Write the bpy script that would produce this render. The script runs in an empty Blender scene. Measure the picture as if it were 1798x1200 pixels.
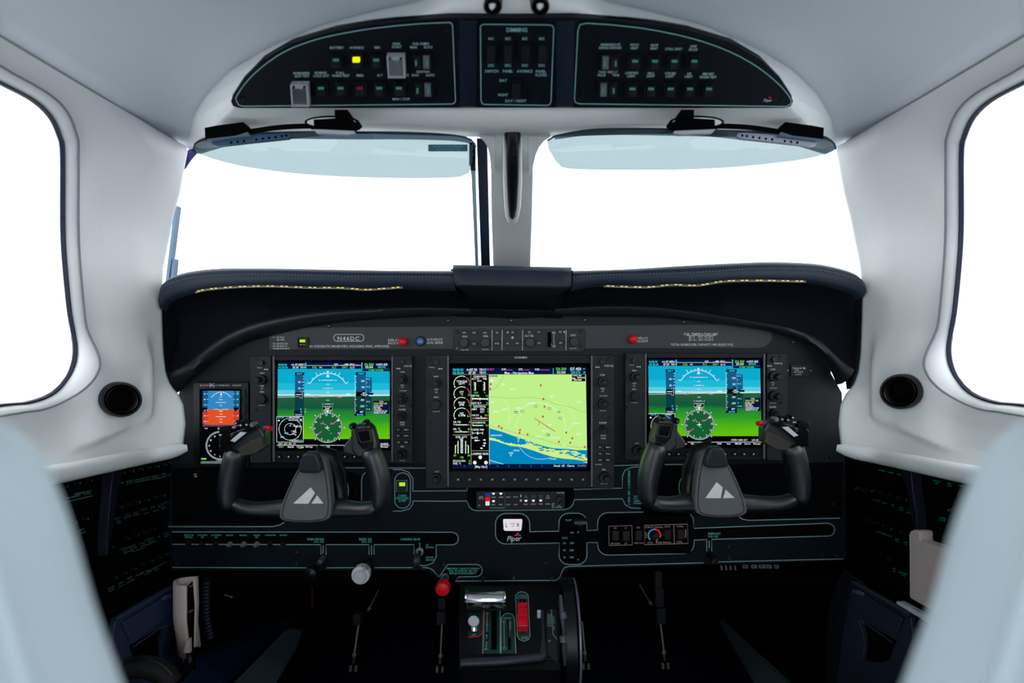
import bpy, math, random
from mathutils import Vector
random.seed(7)
# ---------------------------------------------------------------- camera, sky, exposure
SC = bpy.context.scene
COL = SC.collection
F, CX, CY, CZ = 1050.0, 899.0, 600.0, 0.95      # focal length in px of the 1798x1200 frame, eye height
cam_d = bpy.data.cameras.new('camera'); cam = bpy.data.objects.new('camera', cam_d); COL.objects.link(cam)
cam.location = (0, 0, CZ); cam.rotation_euler = (math.pi/2, 0, 0)
cam_d.sensor_width = 36; cam_d.lens = F/1798*36; cam_d.clip_start = 0.02; cam_d.clip_end = 500
cam_d.dof.use_dof = True; cam_d.dof.focus_distance = 0.92; cam_d.dof.aperture_fstop = 3.2
SC.camera = cam
SKY = 2.9
w = bpy.data.worlds.new('overcast_sky'); SC.world = w; w.use_nodes = True
wn = w.node_tree.nodes; bg = wn['Background']
bg.inputs[0].default_value = (0.93, 0.97, 1.0, 1); bg.inputs[1].default_value = SKY
SC.view_settings.view_transform = 'Standard'; SC.view_settings.look = 'None'
SC.view_settings.gamma = 1; SC.view_settings.use_curve_mapping = False
SC.view_settings.exposure = 0.0

# ---------------------------------------------------------------- helpers
def lin(c):
    c = c/255.0
    return c/12.92 if c <= 0.04045 else ((c+0.055)/1.055)**2.4
def rgb(t): return tuple(lin(v) for v in t)+(1.0,)
MATS = {}
def mat(name, col, rough=0.5, metal=0.0, spec=0.3, bump=0.0, bscale=300.0, vary=0.06, coat=0.0):
    if name in MATS: return MATS[name]
    m = bpy.data.materials.new(name); m.use_nodes = True
    nt = m.node_tree; b = nt.nodes['Principled BSDF']
    tc = nt.nodes.new('ShaderNodeTexCoord'); nz = nt.nodes.new('ShaderNodeTexNoise')
    nz.inputs['Scale'].default_value = bscale; nz.inputs['Detail'].default_value = 3
    nt.links.new(tc.outputs['Object'], nz.inputs['Vector'])
    r = nt.nodes.new('ShaderNodeValToRGB')
    c = rgb(col)
    r.color_ramp.elements[0].position = .3; r.color_ramp.elements[1].position = .7
    r.color_ramp.elements[0].color = tuple(v*(1-vary) for v in c[:3])+(1,)
    r.color_ramp.elements[1].color = tuple(min(1, v*(1+vary)) for v in c[:3])+(1,)
    nt.links.new(nz.outputs['Fac'], r.inputs['Fac']); nt.links.new(r.outputs['Color'], b.inputs['Base Color'])
    b.inputs['Roughness'].default_value = rough; b.inputs['Metallic'].default_value = metal
    b.inputs['Specular IOR Level'].default_value = spec; b.inputs['Coat Weight'].default_value = coat; b.inputs['Coat Roughness'].default_value = .25
    if bump:
        bp = nt.nodes.new('ShaderNodeBump'); bp.inputs['Strength'].default_value = bump; bp.inputs['Distance'].default_value = 0.0006
        nt.links.new(nz.outputs['Fac'], bp.inputs['Height']); nt.links.new(bp.outputs['Normal'], b.inputs['Normal'])
    MATS[name] = m; return m
def emit(name, col, s=1.0):
    if name in MATS: return MATS[name]
    m = bpy.data.materials.new(name); m.use_nodes = True; nt = m.node_tree
    nt.nodes.remove(nt.nodes['Principled BSDF'])
    e = nt.nodes.new('ShaderNodeEmission'); e.inputs[0].default_value = rgb(col); e.inputs[1].default_value = s
    nt.links.new(e.outputs[0], nt.nodes['Material Output'].inputs[0]); MATS[name] = m; return m
def terrain(name):
    m = bpy.data.materials.new(name); m.use_nodes = True; nt = m.node_tree
    nt.nodes.remove(nt.nodes['Principled BSDF'])
    tc = nt.nodes.new('ShaderNodeTexCoord'); mp = nt.nodes.new('ShaderNodeMapping')
    mp.inputs['Scale'].default_value = (7, 1, 45)
    nz = nt.nodes.new('ShaderNodeTexNoise'); nz.inputs['Scale'].default_value = 1.6; nz.inputs['Detail'].default_value = 2
    sp = nt.nodes.new('ShaderNodeSeparateXYZ'); ma = nt.nodes.new('ShaderNodeMath'); ma.operation = 'MULTIPLY_ADD'
    ad = nt.nodes.new('ShaderNodeMath'); ad.operation = 'MULTIPLY_ADD'; ad.inputs[1].default_value = .30
    r = nt.nodes.new('ShaderNodeValToRGB'); e = nt.nodes.new('ShaderNodeEmission')
    nt.links.new(tc.outputs['Object'], mp.inputs['Vector']); nt.links.new(mp.outputs[0], nz.inputs['Vector'])
    nt.links.new(tc.outputs['Object'], sp.inputs[0]); nt.links.new(sp.outputs['Z'], ma.inputs[0])
    ma.inputs[1].default_value = -14.0; ma.inputs[2].default_value = 0.13      # 0 at the horizon, 1 at the bottom
    nt.links.new(nz.outputs['Fac'], ad.inputs[0]); nt.links.new(ma.outputs[0], ad.inputs[2])
    cr = r.color_ramp
    cr.elements[0].position = 0.0; cr.elements[0].color = rgb((35, 95, 60))
    cr.elements[1].position = 1.0; cr.elements[1].color = rgb((110, 195, 10))
    for p, c in ((.22, (20, 85, 62)), (.36, (30, 130, 50)), (.5, (45, 150, 40)), (.7, (75, 180, 20))):
        el = cr.elements.new(p); el.color = rgb(c)
    nt.links.new(ad.outputs[0], r.inputs['Fac']); nt.links.new(r.outputs[0], e.inputs[0])
    nt.links.new(e.outputs[0], nt.nodes['Material Output'].inputs[0]); return m
def glass(name, col, refl=0.06, rough=0.02):
    m = bpy.data.materials.new(name); m.use_nodes = True; nt = m.node_tree
    nt.nodes.remove(nt.nodes['Principled BSDF'])
    t = nt.nodes.new('ShaderNodeBsdfTransparent'); t.inputs[0].default_value = tuple(col)+(1,)
    g = nt.nodes.new('ShaderNodeBsdfGlossy'); g.inputs['Roughness'].default_value = rough
    mx = nt.nodes.new('ShaderNodeMixShader'); mx.inputs[0].default_value = refl
    nt.links.new(t.outputs[0], mx.inputs[1]); nt.links.new(g.outputs[0], mx.inputs[2])
    nt.links.new(mx.outputs[0], nt.nodes['Material Output'].inputs[0]); return m

def W(px, py, d): return Vector(((px-CX)*d/F, d, CZ+(CY-py)*d/F))
class Plane:
    """a real plane in the cockpit; at(px,py,h) = where the sight line meets it, lifted h metres off it"""
    def __init__(s, p, n):
        s.p = Vector(p); s.n = Vector(n).normalized()
    def at(s, px, py, h=0.0):
        r = Vector(((px-CX)/F, 1.0, (CY-py)/F)); c = Vector((0, 0, CZ))
        t = (s.p-c).dot(s.n)/r.dot(s.n)
        return c+r*t+s.n*h
def front(d): return Plane((0, d, 0), (0, -1, 0))

ORG = {}
def thing(name, label, cat, loc=(0, 0, 0), group=None):
    o = bpy.data.objects.new(name, None); COL.objects.link(o); o.empty_display_size = .02
    o.location = Vector(loc); ORG[o.name] = Vector(loc)
    o['label'] = label; o['category'] = cat
    if group: o['group'] = group
    return o
def tag(o, label=None, cat=None, group=None, kind=None):
    if label: o['label'] = label
    if cat: o['category'] = cat
    if group: o['group'] = group
    if kind: o['kind'] = kind
    return o
def circ(cx, cy, r, n=20, a0=0.0, a1=360.0, ry=None):
    ry = r if ry is None else ry; full = abs(a1-a0) >= 360
    m = n if full else n-1
    return [(cx+r*math.cos(math.radians(a0+(a1-a0)*i/m)), cy-ry*math.sin(math.radians(a0+(a1-a0)*i/m))) for i in range(n)]
def rect(x0, y0, x1, y1): return [(x0, y0), (x1, y0), (x1, y1), (x0, y1)]
def rr(x0, y0, x1, y1, r, n=4):
    p = []
    for cx, cy, a in ((x1-r, y0+r, 90), (x1-r, y1-r, 0), (x0+r, y1-r, -90), (x0+r, y0+r, -180)):
        for i in range(n+1):
            t = math.radians(a-90*i/n); p.append((cx+r*math.cos(t), cy-r*math.sin(t)))
    return p
def spline(pts, n):
    """Catmull-Rom resample to n points, any dimension"""
    P = [Vector(p) for p in pts]
    if len(P) == 2: return [P[0].lerp(P[1], i/(n-1)) for i in range(n)]
    L = [0]
    for a, b in zip(P, P[1:]): L.append(L[-1]+(b-a).length)
    out = []
    for i in range(n):
        s = L[-1]*i/(n-1); k = 0
        while k < len(P)-2 and s > L[k+1]: k += 1
        t = (s-L[k])/max(1e-9, L[k+1]-L[k])
        p0 = P[k-1] if k > 0 else P[k]*2-P[k+1]; p1, p2 = P[k], P[k+1]
        p3 = P[k+2] if k+2 < len(P) else P[k+1]*2-P[k]
        out.append(0.5*((2*p1)+(p2-p0)*t+(2*p0-5*p1+4*p2-p3)*t*t+(3*p1-p0-3*p2+p3)*t*t*t))
    return out
GL = {}
def glyph(c):
    if c in GL: return GL[c]
    cu = bpy.data.curves.new('g', 'FONT'); cu.body = c; cu.size = 1; cu.resolution_u = 2; cu.offset = 0.012
    o = bpy.data.objects.new('g', cu); COL.objects.link(o)
    dg = bpy.context.evaluated_depsgraph_get(); e = o.evaluated_get(dg); me = e.to_mesh()
    v = [(p.co.x, p.co.y) for p in me.vertices]; f = [tuple(q.vertices) for q in me.polygons]
    e.to_mesh_clear(); bpy.data.objects.remove(o); bpy.data.curves.remove(cu)
    if v:
        x0 = min(a for a, b in v); x1 = max(a for a, b in v)
        v = [((a-x0)/.73, b/.73) for a, b in v]; wd = (x1-x0)/.73
    else: wd = .28
    GL[c] = (v, f, wd); return GL[c]
class MB:
    def __init__(s): s.v = []; s.f = []
    def add(s, vs, fs):
        o = len(s.v); s.v += [Vector(v) for v in vs]; s.f += [tuple(i+o for i in f) for f in fs]; return s
    def poly(s, P, pts, h=0.0005):
        return s.add([P.at(x, y, h) for x, y in pts], [tuple(range(len(pts)))])
    def prism(s, P, pts, h0, h1, bev=0.0, c=None):
        """extruded outline; bev shrinks the top a little (in px)"""
        n = len(pts); cx = sum(p[0] for p in pts)/n; cy = sum(p[1] for p in pts)/n
        rings = [(pts, h0), (pts, h1)]
        if bev:
            q = []
            for x, y in pts:
                dx, dy = x-cx, y-cy; l = math.hypot(dx, dy) or 1
                q.append((x-dx/l*bev, y-dy/l*bev))
            dh = min(abs(h1-h0)*.5, bev*.00095)
            rings = [(pts, h0), (pts, h1-dh), (q, h1)]
        vs = [P.at(x, y, h) for r, h in rings for x, y in r]; fs = []
        for k in range(len(rings)-1):
            for i in range(n):
                j = (i+1) % n; fs.append((k*n+i, k*n+j, (k+1)*n+j, (k+1)*n+i))
        fs.append(tuple(range((len(rings)-1)*n, len(rings)*n))); fs.append(tuple(reversed(range(n))))
        return s.add(vs, fs)
    def turn(s, P, cx, cy, prof, n=20, ribs=0):
        """lathe on a plane: prof = [(radius px, height m)...]"""
        vs = []
        for r, h in prof:
            for i in range(n):
                rr_ = r*(1-(.07 if ribs and i % 2 else 0))
                a = 2*math.pi*i/n; vs.append(P.at(cx+rr_*math.cos(a), cy-rr_*math.sin(a), h))
        fs = []
        for k in range(len(prof)-1):
            for i in range(n):
                j = (i+1) % n; fs.append((k*n+i, k*n+j, (k+1)*n+j, (k+1)*n+i))
        fs.append(tuple(range((len(prof)-1)*n, len(prof)*n)))
        return s.add(vs, fs)
    def line(s, P, pts, wd=1.6, h=0.0006, closed=False):
        n = len(pts)
        if closed: pts = list(pts)+[pts[0]]; n += 1
        L = []
        for i in range(n):
            a = Vector(pts[max(0, i-1)]); b = Vector(pts[min(n-1, i+1)])
            if closed and i in (0, n-1): a = Vector(pts[n-2]); b = Vector(pts[1])
            d = (b-a); d = d.normalized() if d.length > 1e-6 else Vector((1, 0)); nn = Vector((-d.y, d.x))*wd*.5
            p = Vector(pts[i]); L.append((p+nn, p-nn))
        vs = []
        for a, b in L: vs += [P.at(a.x, a.y, h), P.at(b.x, b.y, h)]
        return s.add(vs, [(2*i, 2*i+1, 2*i+3, 2*i+2) for i in range(n-1)])
    def txt(s, P, body, px, py, hgt, align='c', h=0.0008, sx=0.85, dx=(1, 0), dy=None, gap=.13):
        """hgt = capital height in px; (px,py) = middle of the line"""
        if dy is None: dy = (-dx[1], dx[0])
        wds = sum(glyph(c)[2]+gap for c in body)-gap
        x = {'c': -wds/2, 'l': 0, 'r': -wds}[align]
        for c in body:
            v, f, wd = glyph(c)
            if f:
                pts = []
                for gx, gy in v:
                    a = (x+gx)*hgt*sx; b = (.5-gy)*hgt
                    pts.append(P.at(px+a*dx[0]+b*dy[0], py+a*dx[1]+b*dy[1], h))
                s.add(pts, f)
            x += wd+gap
        return s
    def sweep(s, path, rad, n=14, up=(0, 1, 0), caps=True):
        """rad = list of (ra, rb): rb along 'up'"""
        P = [Vector(p) for p in path]; m = len(P); up = Vector(up); vs = []
        for i, p in enumerate(P):
            t = (P[min(m-1, i+1)]-P[max(0, i-1)]).normalized()
            a = t.cross(up).normalized(); b = a.cross(t).normalized()
            ra, rb = rad[i] if isinstance(rad, list) else (rad, rad)
            for k in range(n):
                q = 2*math.pi*k/n; vs.append(p+a*ra*math.cos(q)+b*rb*math.sin(q))
        fs = [(i*n+k, i*n+(k+1) % n, (i+1)*n+(k+1) % n, (i+1)*n+k) for i in range(m-1) for k in range(n)]
        if caps: fs += [tuple(reversed(range(n))), tuple(range((m-1)*n, m*n))]
        return s.add(vs, fs)
    def loft(s, curves, closed=False):
        n = len(curves[0]); vs = [p for c in curves for p in c]; fs = []
        for k in range(len(curves)-1):
            for i in range(n if closed else n-1):
                j = (i+1) % n; fs.append((k*n+i, k*n+j, (k+1)*n+j, (k+1)*n+i))
        return s.add(vs, fs)
    def box(s, a, b):
        (x0, y0, z0), (x1, y1, z1) = a, b
        v = [(x, y, z) for x in (x0, x1) for y in (y0, y1) for z in (z0, z1)]
        return s.add(v, [(0, 1, 3, 2), (4, 6, 7, 5), (0, 4, 5, 1), (2, 3, 7, 6), (0, 2, 6, 4), (1, 5, 7, 3)])
    def build(s, name, m, parent=None, smooth=False, label=None, kind=None, solid=0.0, bevel=0.0, org=None, subs=0, soff=-1, sharp=40):
        o0 = ORG[parent.name] if parent else (Vector(org) if org is not None else sum(s.v, Vector())/max(1, len(s.v)))
        me = bpy.data.meshes.new(name); me.from_pydata([tuple(v-o0) for v in s.v], [], s.f); me.update()
        o = bpy.data.objects.new(name, me); COL.objects.link(o); ORG[o.name] = o0
        if parent: o.parent = parent
        else: o.location = o0
        me.materials.append(m)
        if smooth:
            for p in me.polygons: p.use_smooth = True
            if sharp: me.set_sharp_from_angle(angle=math.radians(sharp))
        if solid:
            md = o.modifiers.new('thickness', 'SOLIDIFY'); md.thickness = solid; md.offset = soff
        if bevel:
            md = o.modifiers.new('edges', 'BEVEL'); md.width = bevel; md.segments = 2; md.limit_method = 'ANGLE'
        if subs:
            md = o.modifiers.new('round', 'SUBSURF'); md.levels = subs; md.render_levels = subs
        if label: o['label'] = label
        if kind: o['kind'] = kind
        return o
# sub-parts: parent is itself a child of a thing, so its frame is the thing's own
def sub(mb, name, m, part, **k):
    return mb.build(name, m, parent=part, **k)

# ---------------------------------------------------------------- materials
M_WHITE = mat('white_trim', (226, 229, 230), .45, bump=.25, bscale=900, vary=.02)
M_HEAD = mat('headliner_suede', (200, 207, 214), .9, bump=.3, bscale=700, vary=.03, spec=.1)
M_SEAT = mat('pale_seat_leather', (208, 224, 233), .5, bump=.3, bscale=500, vary=.02)
M_UPPER = mat('charcoal_panel_paint', (24, 30, 34), .45, bump=.1, bscale=1200, spec=.14)
M_LOWER = mat('panel_navy_shaded', (4, 15, 26), .6, bump=.1, bscale=1200, spec=.15)  # lower half darker than the upper: its shade is put into the colour
M_INLAY = mat('black_inlay', (3, 4, 7), .8, spec=.05)
M_BEZ = mat('display_bezel', (26, 31, 34), .5, spec=.15, bump=.1, bscale=1500)
M_BEZ2 = mat('display_side', (36, 41, 45), .5, spec=.18, bump=.1, bscale=1500)
M_BLK = mat('black_plastic', (9, 9, 11), .35)
M_MATT = mat('matt_black', (4, 4, 6), .8, spec=.03)
M_KNOB = mat('knob_rubber', (13, 14, 16), .33)
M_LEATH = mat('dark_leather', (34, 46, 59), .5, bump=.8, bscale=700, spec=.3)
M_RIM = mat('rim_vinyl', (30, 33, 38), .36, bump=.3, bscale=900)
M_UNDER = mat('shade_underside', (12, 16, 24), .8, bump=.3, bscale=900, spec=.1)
M_GRIP = mat('pebbled_grip', (15, 21, 29), .30, bump=.8, bscale=1100, spec=.6, coat=.5)
M_YOKE = mat('yoke_casting', (24, 27, 31), .34, bump=.2, bscale=900, spec=.6, coat=.3)
M_PLATE = mat('hub_plate_grey', (92, 94, 97), .6, bump=.2, bscale=900)
M_SILV = mat('brushed_silver', (200, 203, 208), .35, metal=.7)
M_CHROME = mat('chrome', (225, 225, 230), .16, metal=1.0)
M_DULL = mat('dull_steel', (120, 120, 120), .4, metal=.8)
M_RED = mat('red_plastic', (215, 18, 32), .4)
M_BLUEB = mat('blue_button', (25, 95, 150), .35)
M_LINE = mat('panel_line_ink', (128, 165, 165), .8, spec=0, vary=0)
M_INK = mat('white_ink', (205, 212, 212), .8, spec=0, vary=0)
M_TEAL = mat('teal_ink', (95, 190, 180), .8, spec=0, vary=0)
M_DIMTEAL = mat('green_ink', (45, 165, 130), .8, spec=0, vary=0)
M_GREY = mat('grey_rocker', (95, 97, 108), .5)
M_SCREW = mat('black_screw', (28, 28, 30), .35, metal=.6)
M_NAVY = mat('navy_leather', (30, 42, 66), .5, bump=.5, bscale=500)
M_CARPET = mat('dark_blue_carpet', (10, 17, 32), .95, bump=1, bscale=1500, spec=0)
M_BEIGE = mat('beige_plastic', (176, 164, 158), .5)
M_RUBBER = mat('blue_black_seal', (8, 22, 48), .5)
M_BREAK = mat('breaker_button', (96, 100, 105), .4)
M_GREENP = mat('dark_green_placard', (22, 58, 54), .5)
M_THREAD = mat('stitch_thread', (90, 112, 130), .8)
M_CLR = glass('clear_pane', (1, 1, 1), .02)
M_VISOR = glass('tinted_visor', (.195, .245, .258), .04)
M_GUARD = mat('clear_guard', (150, 154, 162), .2)
E_LED = emit('led_glow', (255, 225, 130), 1.1)
E_WHITE = emit('screen_white', (240, 248, 250)); E_SKY1 = emit('screen_sky_top', (10, 170, 208)); E_SKY2 = emit('screen_sky_low', (90, 205, 225))
E_BLACK = mat('screen_black', (1, 2, 7), .6, spec=.02); E_NAVY = emit('screen_navy', (8, 22, 62)); E_TAPE = emit('screen_tape', (18, 92, 140)); E_TAPE2 = emit('screen_tape_low', (8, 62, 66))
E_GREEN = emit('screen_green', (110, 235, 40)); E_CYAN = emit('screen_cyan', (60, 225, 235)); E_MAG = emit('screen_magenta', (215, 90, 170))
E_YEL = emit('screen_yellow', (245, 235, 60)); E_RED = emit('screen_red', (205, 50, 30)); E_HSI = emit('screen_rose', (22, 92, 48))
E_LAND = emit('map_land', (192, 240, 138)); E_SEA = emit('map_sea', (0, 135, 190)); E_SPIT = emit('map_spit', (205, 240, 130))
E_GRAYL = emit('map_road', (140, 165, 130)); E_PALE = emit('map_pale', (225, 245, 205)); E_ASKY = emit('standby_sky', (50, 135, 195)); E_AGND = emit('standby_ground', (225, 80, 40))
E_TERR = terrain('screen_terrain'); E_ROSE = emit('gear_lamp', (238, 250, 205)); E_DKBLUE = emit('map_box', (20, 50, 110))
E_LAMP = emit('lamp_green', (170, 240, 60)); E_LAMPY = emit('lamp_yellow', (245, 250, 20), 1.1); E_AMB = emit('lamp_amber', (225, 110, 70)); E_DIM = emit('lamp_teal', (48, 105, 102)); E_DRED = emit('lamp_dark_red', (100, 22, 48))
E_PLATE = emit('backlit_white', (225, 218, 228))
E_BLU = emit('lamp_blue', (30, 55, 150)); E_REDL = emit('lamp_red', (225, 20, 30))
E_ARCB = emit('arc_blue', (45, 120, 150)); E_ARCR = emit('arc_red', (200, 35, 50))

# ================================================================ SETTING
def wx(y, z):            # inner half-width of the side wall
    base = .60
    if z > 1.10: base -= .085*((z-1.10)/.158)**2 if z < 1.258 else .085
    t = max(0, min(1, (y-.74)/.22)); t = t*t*(3-2*t)
    return base-.058*t
def on_wall(px, py, side):
    lo, hi = .05, 1.4
    for _ in range(40):
        m = (lo+hi)/2; p = W(px, py, m)
        if abs(p.x) < wx(m, p.z): lo = m
        else: hi = m
    return W(px, py, lo)
WIN_L = [(a+6*(a > 40), b) for a, b in [(-40, 118), (0, 140), (60, 175), (92, 205), (108, 240), (113, 272), (113, 400), (117, 470), (125, 550), (135, 612), (126, 655), (98, 690), (55, 708), (0, 715)]]
SEAM_Y = None
def side_wall(sg):
    def MX(px): return px if sg < 0 else 1798-px
    win = []
    pts = [on_wall(MX(px), py, sg) for px, py in WIN_L]
    zt, zb, yf = pts[0].z, pts[-1].z, pts[0].y
    # the rest of the opening runs back past the camera
    back = [Vector((0, y, z)) for y, z in ((.50, zb-.002), (.40, zb), (.33, zb+.02), (.28, zb+.08), (.27, zb+.2), (.30, zt-.06), (.36, zt-.01), (.45, zt+.003))]
    for b in back: b.x = sg*wx(b.y, b.z)
    ring = pts[::-1] if False else pts
    loop = ring+back                              # closed, starting top back -> front -> bottom -> back
    # outer boundary with matching count
    front_edge = [(331, 259, .935), (325, 290, .94), (317, 335, .945), (305, 380, .945), (296, 425, .945), (287, 470, .94), (284, 520, .935), (285, 570, .935), (287, 620, .935), (291, 655, .932), (300, 678, .928)]
    low = [(312, 690, .925), (322, 710, .92), (326, 745, .915), (322, 780, .91), (318, 796, .91)]
    out = []
    top = [Vector((sg*.515, y, 1.258)) for y in (-.35, -.2, .1, .45, .65, .8, .9)]
    fe = [W(MX(a), b, c) for a, b, c in front_edge+low]
    bot_pts = [(300, 800), (240, 815), (180, 827), (120, 838), (60, 848)]
    zbot = W(318, 796, .91).z
    bt = [W(MX(a), b, c) for a, b, c in ((240, 812, .876), (170, 825, .80), (100, 838, .73), (20, 851, .67))]+[Vector((sg*.575, y, .79)) for y in (.3, 0, -.35)]
    rear = [Vector((sg*.62, -.35, z)) for z in (.85, 1.0, 1.15)]
    outer = top+fe+bt+rear
    # angle-based matching around the window centre in (y,z)
    cy_, cz_ = .56, 1.06
    def resample(L, n):
        L = L+[L[0]]; A = [0]
        for a, b in zip(L, L[1:]): A.append(A[-1]+(b-a).length)
        res = []
        for i in range(n):
            s_ = A[-1]*i/n; k = 0
            while k < len(L)-2 and s_ > A[k+1]: k += 1
            res.append(L[k].lerp(L[k+1], (s_-A[k])/max(1e-9, A[k+1]-A[k])))
        return res
    N = 300
    dense_in = spline([tuple(p) for p in loop]+[tuple(loop[0])], 600)[:-1]
    dense_out = resample(outer, 3000)
    ang = lambda p: math.atan2(p.z-cz_, p.y-cy_)
    ino = []; outo = []
    for i in range(N):
        a = 2*math.pi*i/N-math.pi
        f = lambda L: min(L, key=lambda p: abs((ang(p)-a+math.pi) % (2*math.pi)-math.pi))
        ino.append(f(dense_in)); outo.append(f(dense_out))
    # sharpen the outer ring so its corners are kept
    rings = []
    prof = [(-.02, .012), (0, .005), (.005, .0), (.013, -.001), (.019, .002)]+[(.08+.92*k/26, 0) for k in range(27)]
    lenr = [(b-a).length for a, b in zip(ino, outo)]
    for t, dx in prof:
        R = []
        for a, b, l in zip(ino, outo, lenr):
            d_ = (b-a).normalized()
            if t < 0: p = a.copy()
            elif t < .05: p = a+d_*t
            else: p = (a+d_*.04).lerp(b, (t-.05)/.95)
            lim = wx(p.y, p.z)
            blend = max(0, (t-.5)/.5)
            xs = lim*(1-blend)+abs(p.x)*blend if t > .05 else abs(p.x)
            # moulded step low down, around the vent and towards the arm rest
            if .05 < t < 1:
                q = max(0, min(1, (p.z-.80)/.05)); q = 1-q*q*(3-2*q)
                xs -= .018*q*(1-blend*.8)
            sm = lambda v: max(0, min(1, v))**2*(3-2*max(0, min(1, v)))
            pxm = CX-xs/max(p.y, .2)*F; pym = CY-(p.z-CZ)/max(p.y, .2)*F
            xs -= .014*sm((272-pxm)/22)*sm((775-(pxm-190)*.45-pym)/18)*sm((pym-570)/80)*sm((pxm-110)/50)
            R.append(Vector((sg*(xs+dx), p.y, p.z)))
        rings.append(R)
    mb = MB().loft(rings, closed=True)
    name = 'wall_left' if sg < 0 else 'wall_right'
    wall = mb.build(name, M_WHITE, smooth=True, solid=.012, soff=(1 if sg < 0 else -1), kind='structure', org=(sg*.6, .5, 1.0), sharp=60)
    # rolled lower lip of the shell
    path = [Vector((p.x-sg*.007, p.y, p.z)) for p in spline([tuple(W(MX(a_), b_, c_)) for a_, b_, c_ in ((321, 787, .905), (280, 795, .89), (240, 803, .868), (170, 817, .795), (100, 831, .725), (20, 843, .66), (-100, 857, .58))], 30)]
    MB().sweep(path, [(.004, .005), (.0085, .0095), (.011, .0115)]+[(.011, .0115)]*27, n=14, up=(0, 0, 1)).build('lip', M_WHITE, parent=wall, smooth=True)
    gr = [p.copy() for p in rings[3]]; gr.append(gr[0])
    MB().sweep([p-Vector((sg*.0004, 0, 0)) for p in gr], [(.0013, .0013)]*len(gr), n=6, up=(1, 0, 0)).build('groove', mat('groove_grey', (120, 126, 132), .8), parent=wall, smooth=True)
    # seal and pane
    n = 150; sl = [ino[int(i*N/n)] for i in range(n)]; sd = [(outo[int(i*N/n)]-ino[int(i*N/n)]).normalized() for i in range(n)]
    seal = [[Vector((p.x+sg*dx, p.y+q.y*k, p.z+q.z*k)) for p, q in zip(sl, sd)] for dx, k in ((.004, .003), (.003, -.003), (.007, -.0045), (.016, .008))]
    wnd = bpy.data.objects.new('window_1' if sg < 0 else 'window_2', None); COL.objects.link(wnd); wnd['kind'] = 'structure'
    wnd.location = (sg*.6, .55, 1.06); ORG[wnd.name] = Vector(wnd.location)
    MB().loft(seal, closed=True).build('seal', M_RUBBER, parent=wnd, smooth=True)
    MB().add([Vector((p.x+sg*.010, p.y, p.z)) for p in sl], [tuple(range(n))]).build('pane', M_CLR, parent=wnd)
    return fe, outer
fe_l, outer_l = side_wall(-1)
fe_r, outer_r = side_wall(1)

# headliner
def Hc(x): return 1.258+.085*(1-(min(1, abs(x)/.515))**2)
def on_head(px, py):
    lo, hi = .1, 1.4
    for _ in range(40):
        m = (lo+hi)/2; p = W(px, py, m)
        if p.z < Hc(p.x): lo = m
        else: hi = m
    return W(px, py, lo)
rows = []
for y in (-.6, -.4, -.2, 0, .3, .5, .65, .8, .92, .985):
    rows.append([Vector((x, y, Hc(x)+(0.0))) for x in [(-.517+1.034*i/36) for i in range(37)]])
MB().loft(rows).build('ceiling', M_HEAD, smooth=True, solid=.01, soff=1, kind='structure', org=(0, 0, 1.3))
for sg, nm in ((-1, 'trim_1'), (1, 'trim_2')):      # piping where the headliner meets the side shell
    MB().sweep([(sg*.516, y, 1.2585) for y in (-.6, -.3, .3, .6, .92)], [(.0016, .0016)]*5, n=8, up=(0, 0, 1)).build(nm, mat('seam_grey', (150, 152, 155), .8), smooth=True, kind='structure')

# overhead console surround (white) : ring between black backing outline and header / headliner
OVP = Plane(W(899, 190, .72), Vector((0, -(W(0, 190, .72)-W(0, 32, .64)).z, (W(0, 190, .72)-W(0, 32, .64)).y)).normalized()*1)
if OVP.n.y > 0: OVP.n = -OVP.n
back_half = [(899, 32), (790, 31), (720, 36), (650, 44), (588, 55), (512, 78), (462, 108), (432, 138), (412, 168), (410, 180), (418, 188), (600, 189), (790, 189), (899, 189)]
out_half = [(899, -60, 0), (800, -40, 0), (740, 0, 0), (650, 20, 0), (560, 45, 0), (470, 84, 0), (405, 122, 0), (362, 165, 0), (338, 205, 0), (331, 240, 0), (334, 260, .925), (600, 230, .83), (800, 236, .80), (899, 238, .80)]
def ring_from(h, mirror):
    r = []
    for p in h:
        px = p[0] if not mirror else 1798-p[0]
        r.append((px,)+tuple(p[1:]))
    return r
inn = back_half+ring_from(back_half, True)[::-1][1:-1]
out = out_half+ring_from(out_half, True)[::-1][1:-1]
Pin = [OVP.at(899+(a-899)*1.013, 112+(b-112)*1.05, -.006) for a, b in inn]
Pout = [on_head(a, b) if d == 0 else W(a, b, d) for a, b, d in out]
n_seg = 8
def subdiv(L, k=n_seg):
    m = len(L); r = []
    for i in range(m):
        a, b = L[i], L[(i+1) % m]
        for j in range(k): r.append(a.lerp(b, j/k))
    return r
Pi, Po = subdiv(Pin), subdiv(Pout)
def smooth_ring(L, it=6):
    for _ in range(it):
        m = len(L); L = [L[i]*.5+(L[i-1]+L[(i+1) % m])*.25 for i in range(m)]
    return L
Pi = smooth_ring(Pi, 1); Po = smooth_ring(Po, 3)
rings = []
for t in (0, .06, .16, .3, .5, .7, .85, 1):
    bulge = math.sin(math.pi*t)*.012
    rings.append([a.lerp(b, t)+OVP.n*bulge for a, b in zip(Pi, Po)])
rings.append([b+Vector((0, .02, .004)) for b in Po])
MB().loft(rings, closed=True).build('trim_3', M_WHITE, smooth=True, kind='structure', sharp=70, org=(0, .8, 1.25))
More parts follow.
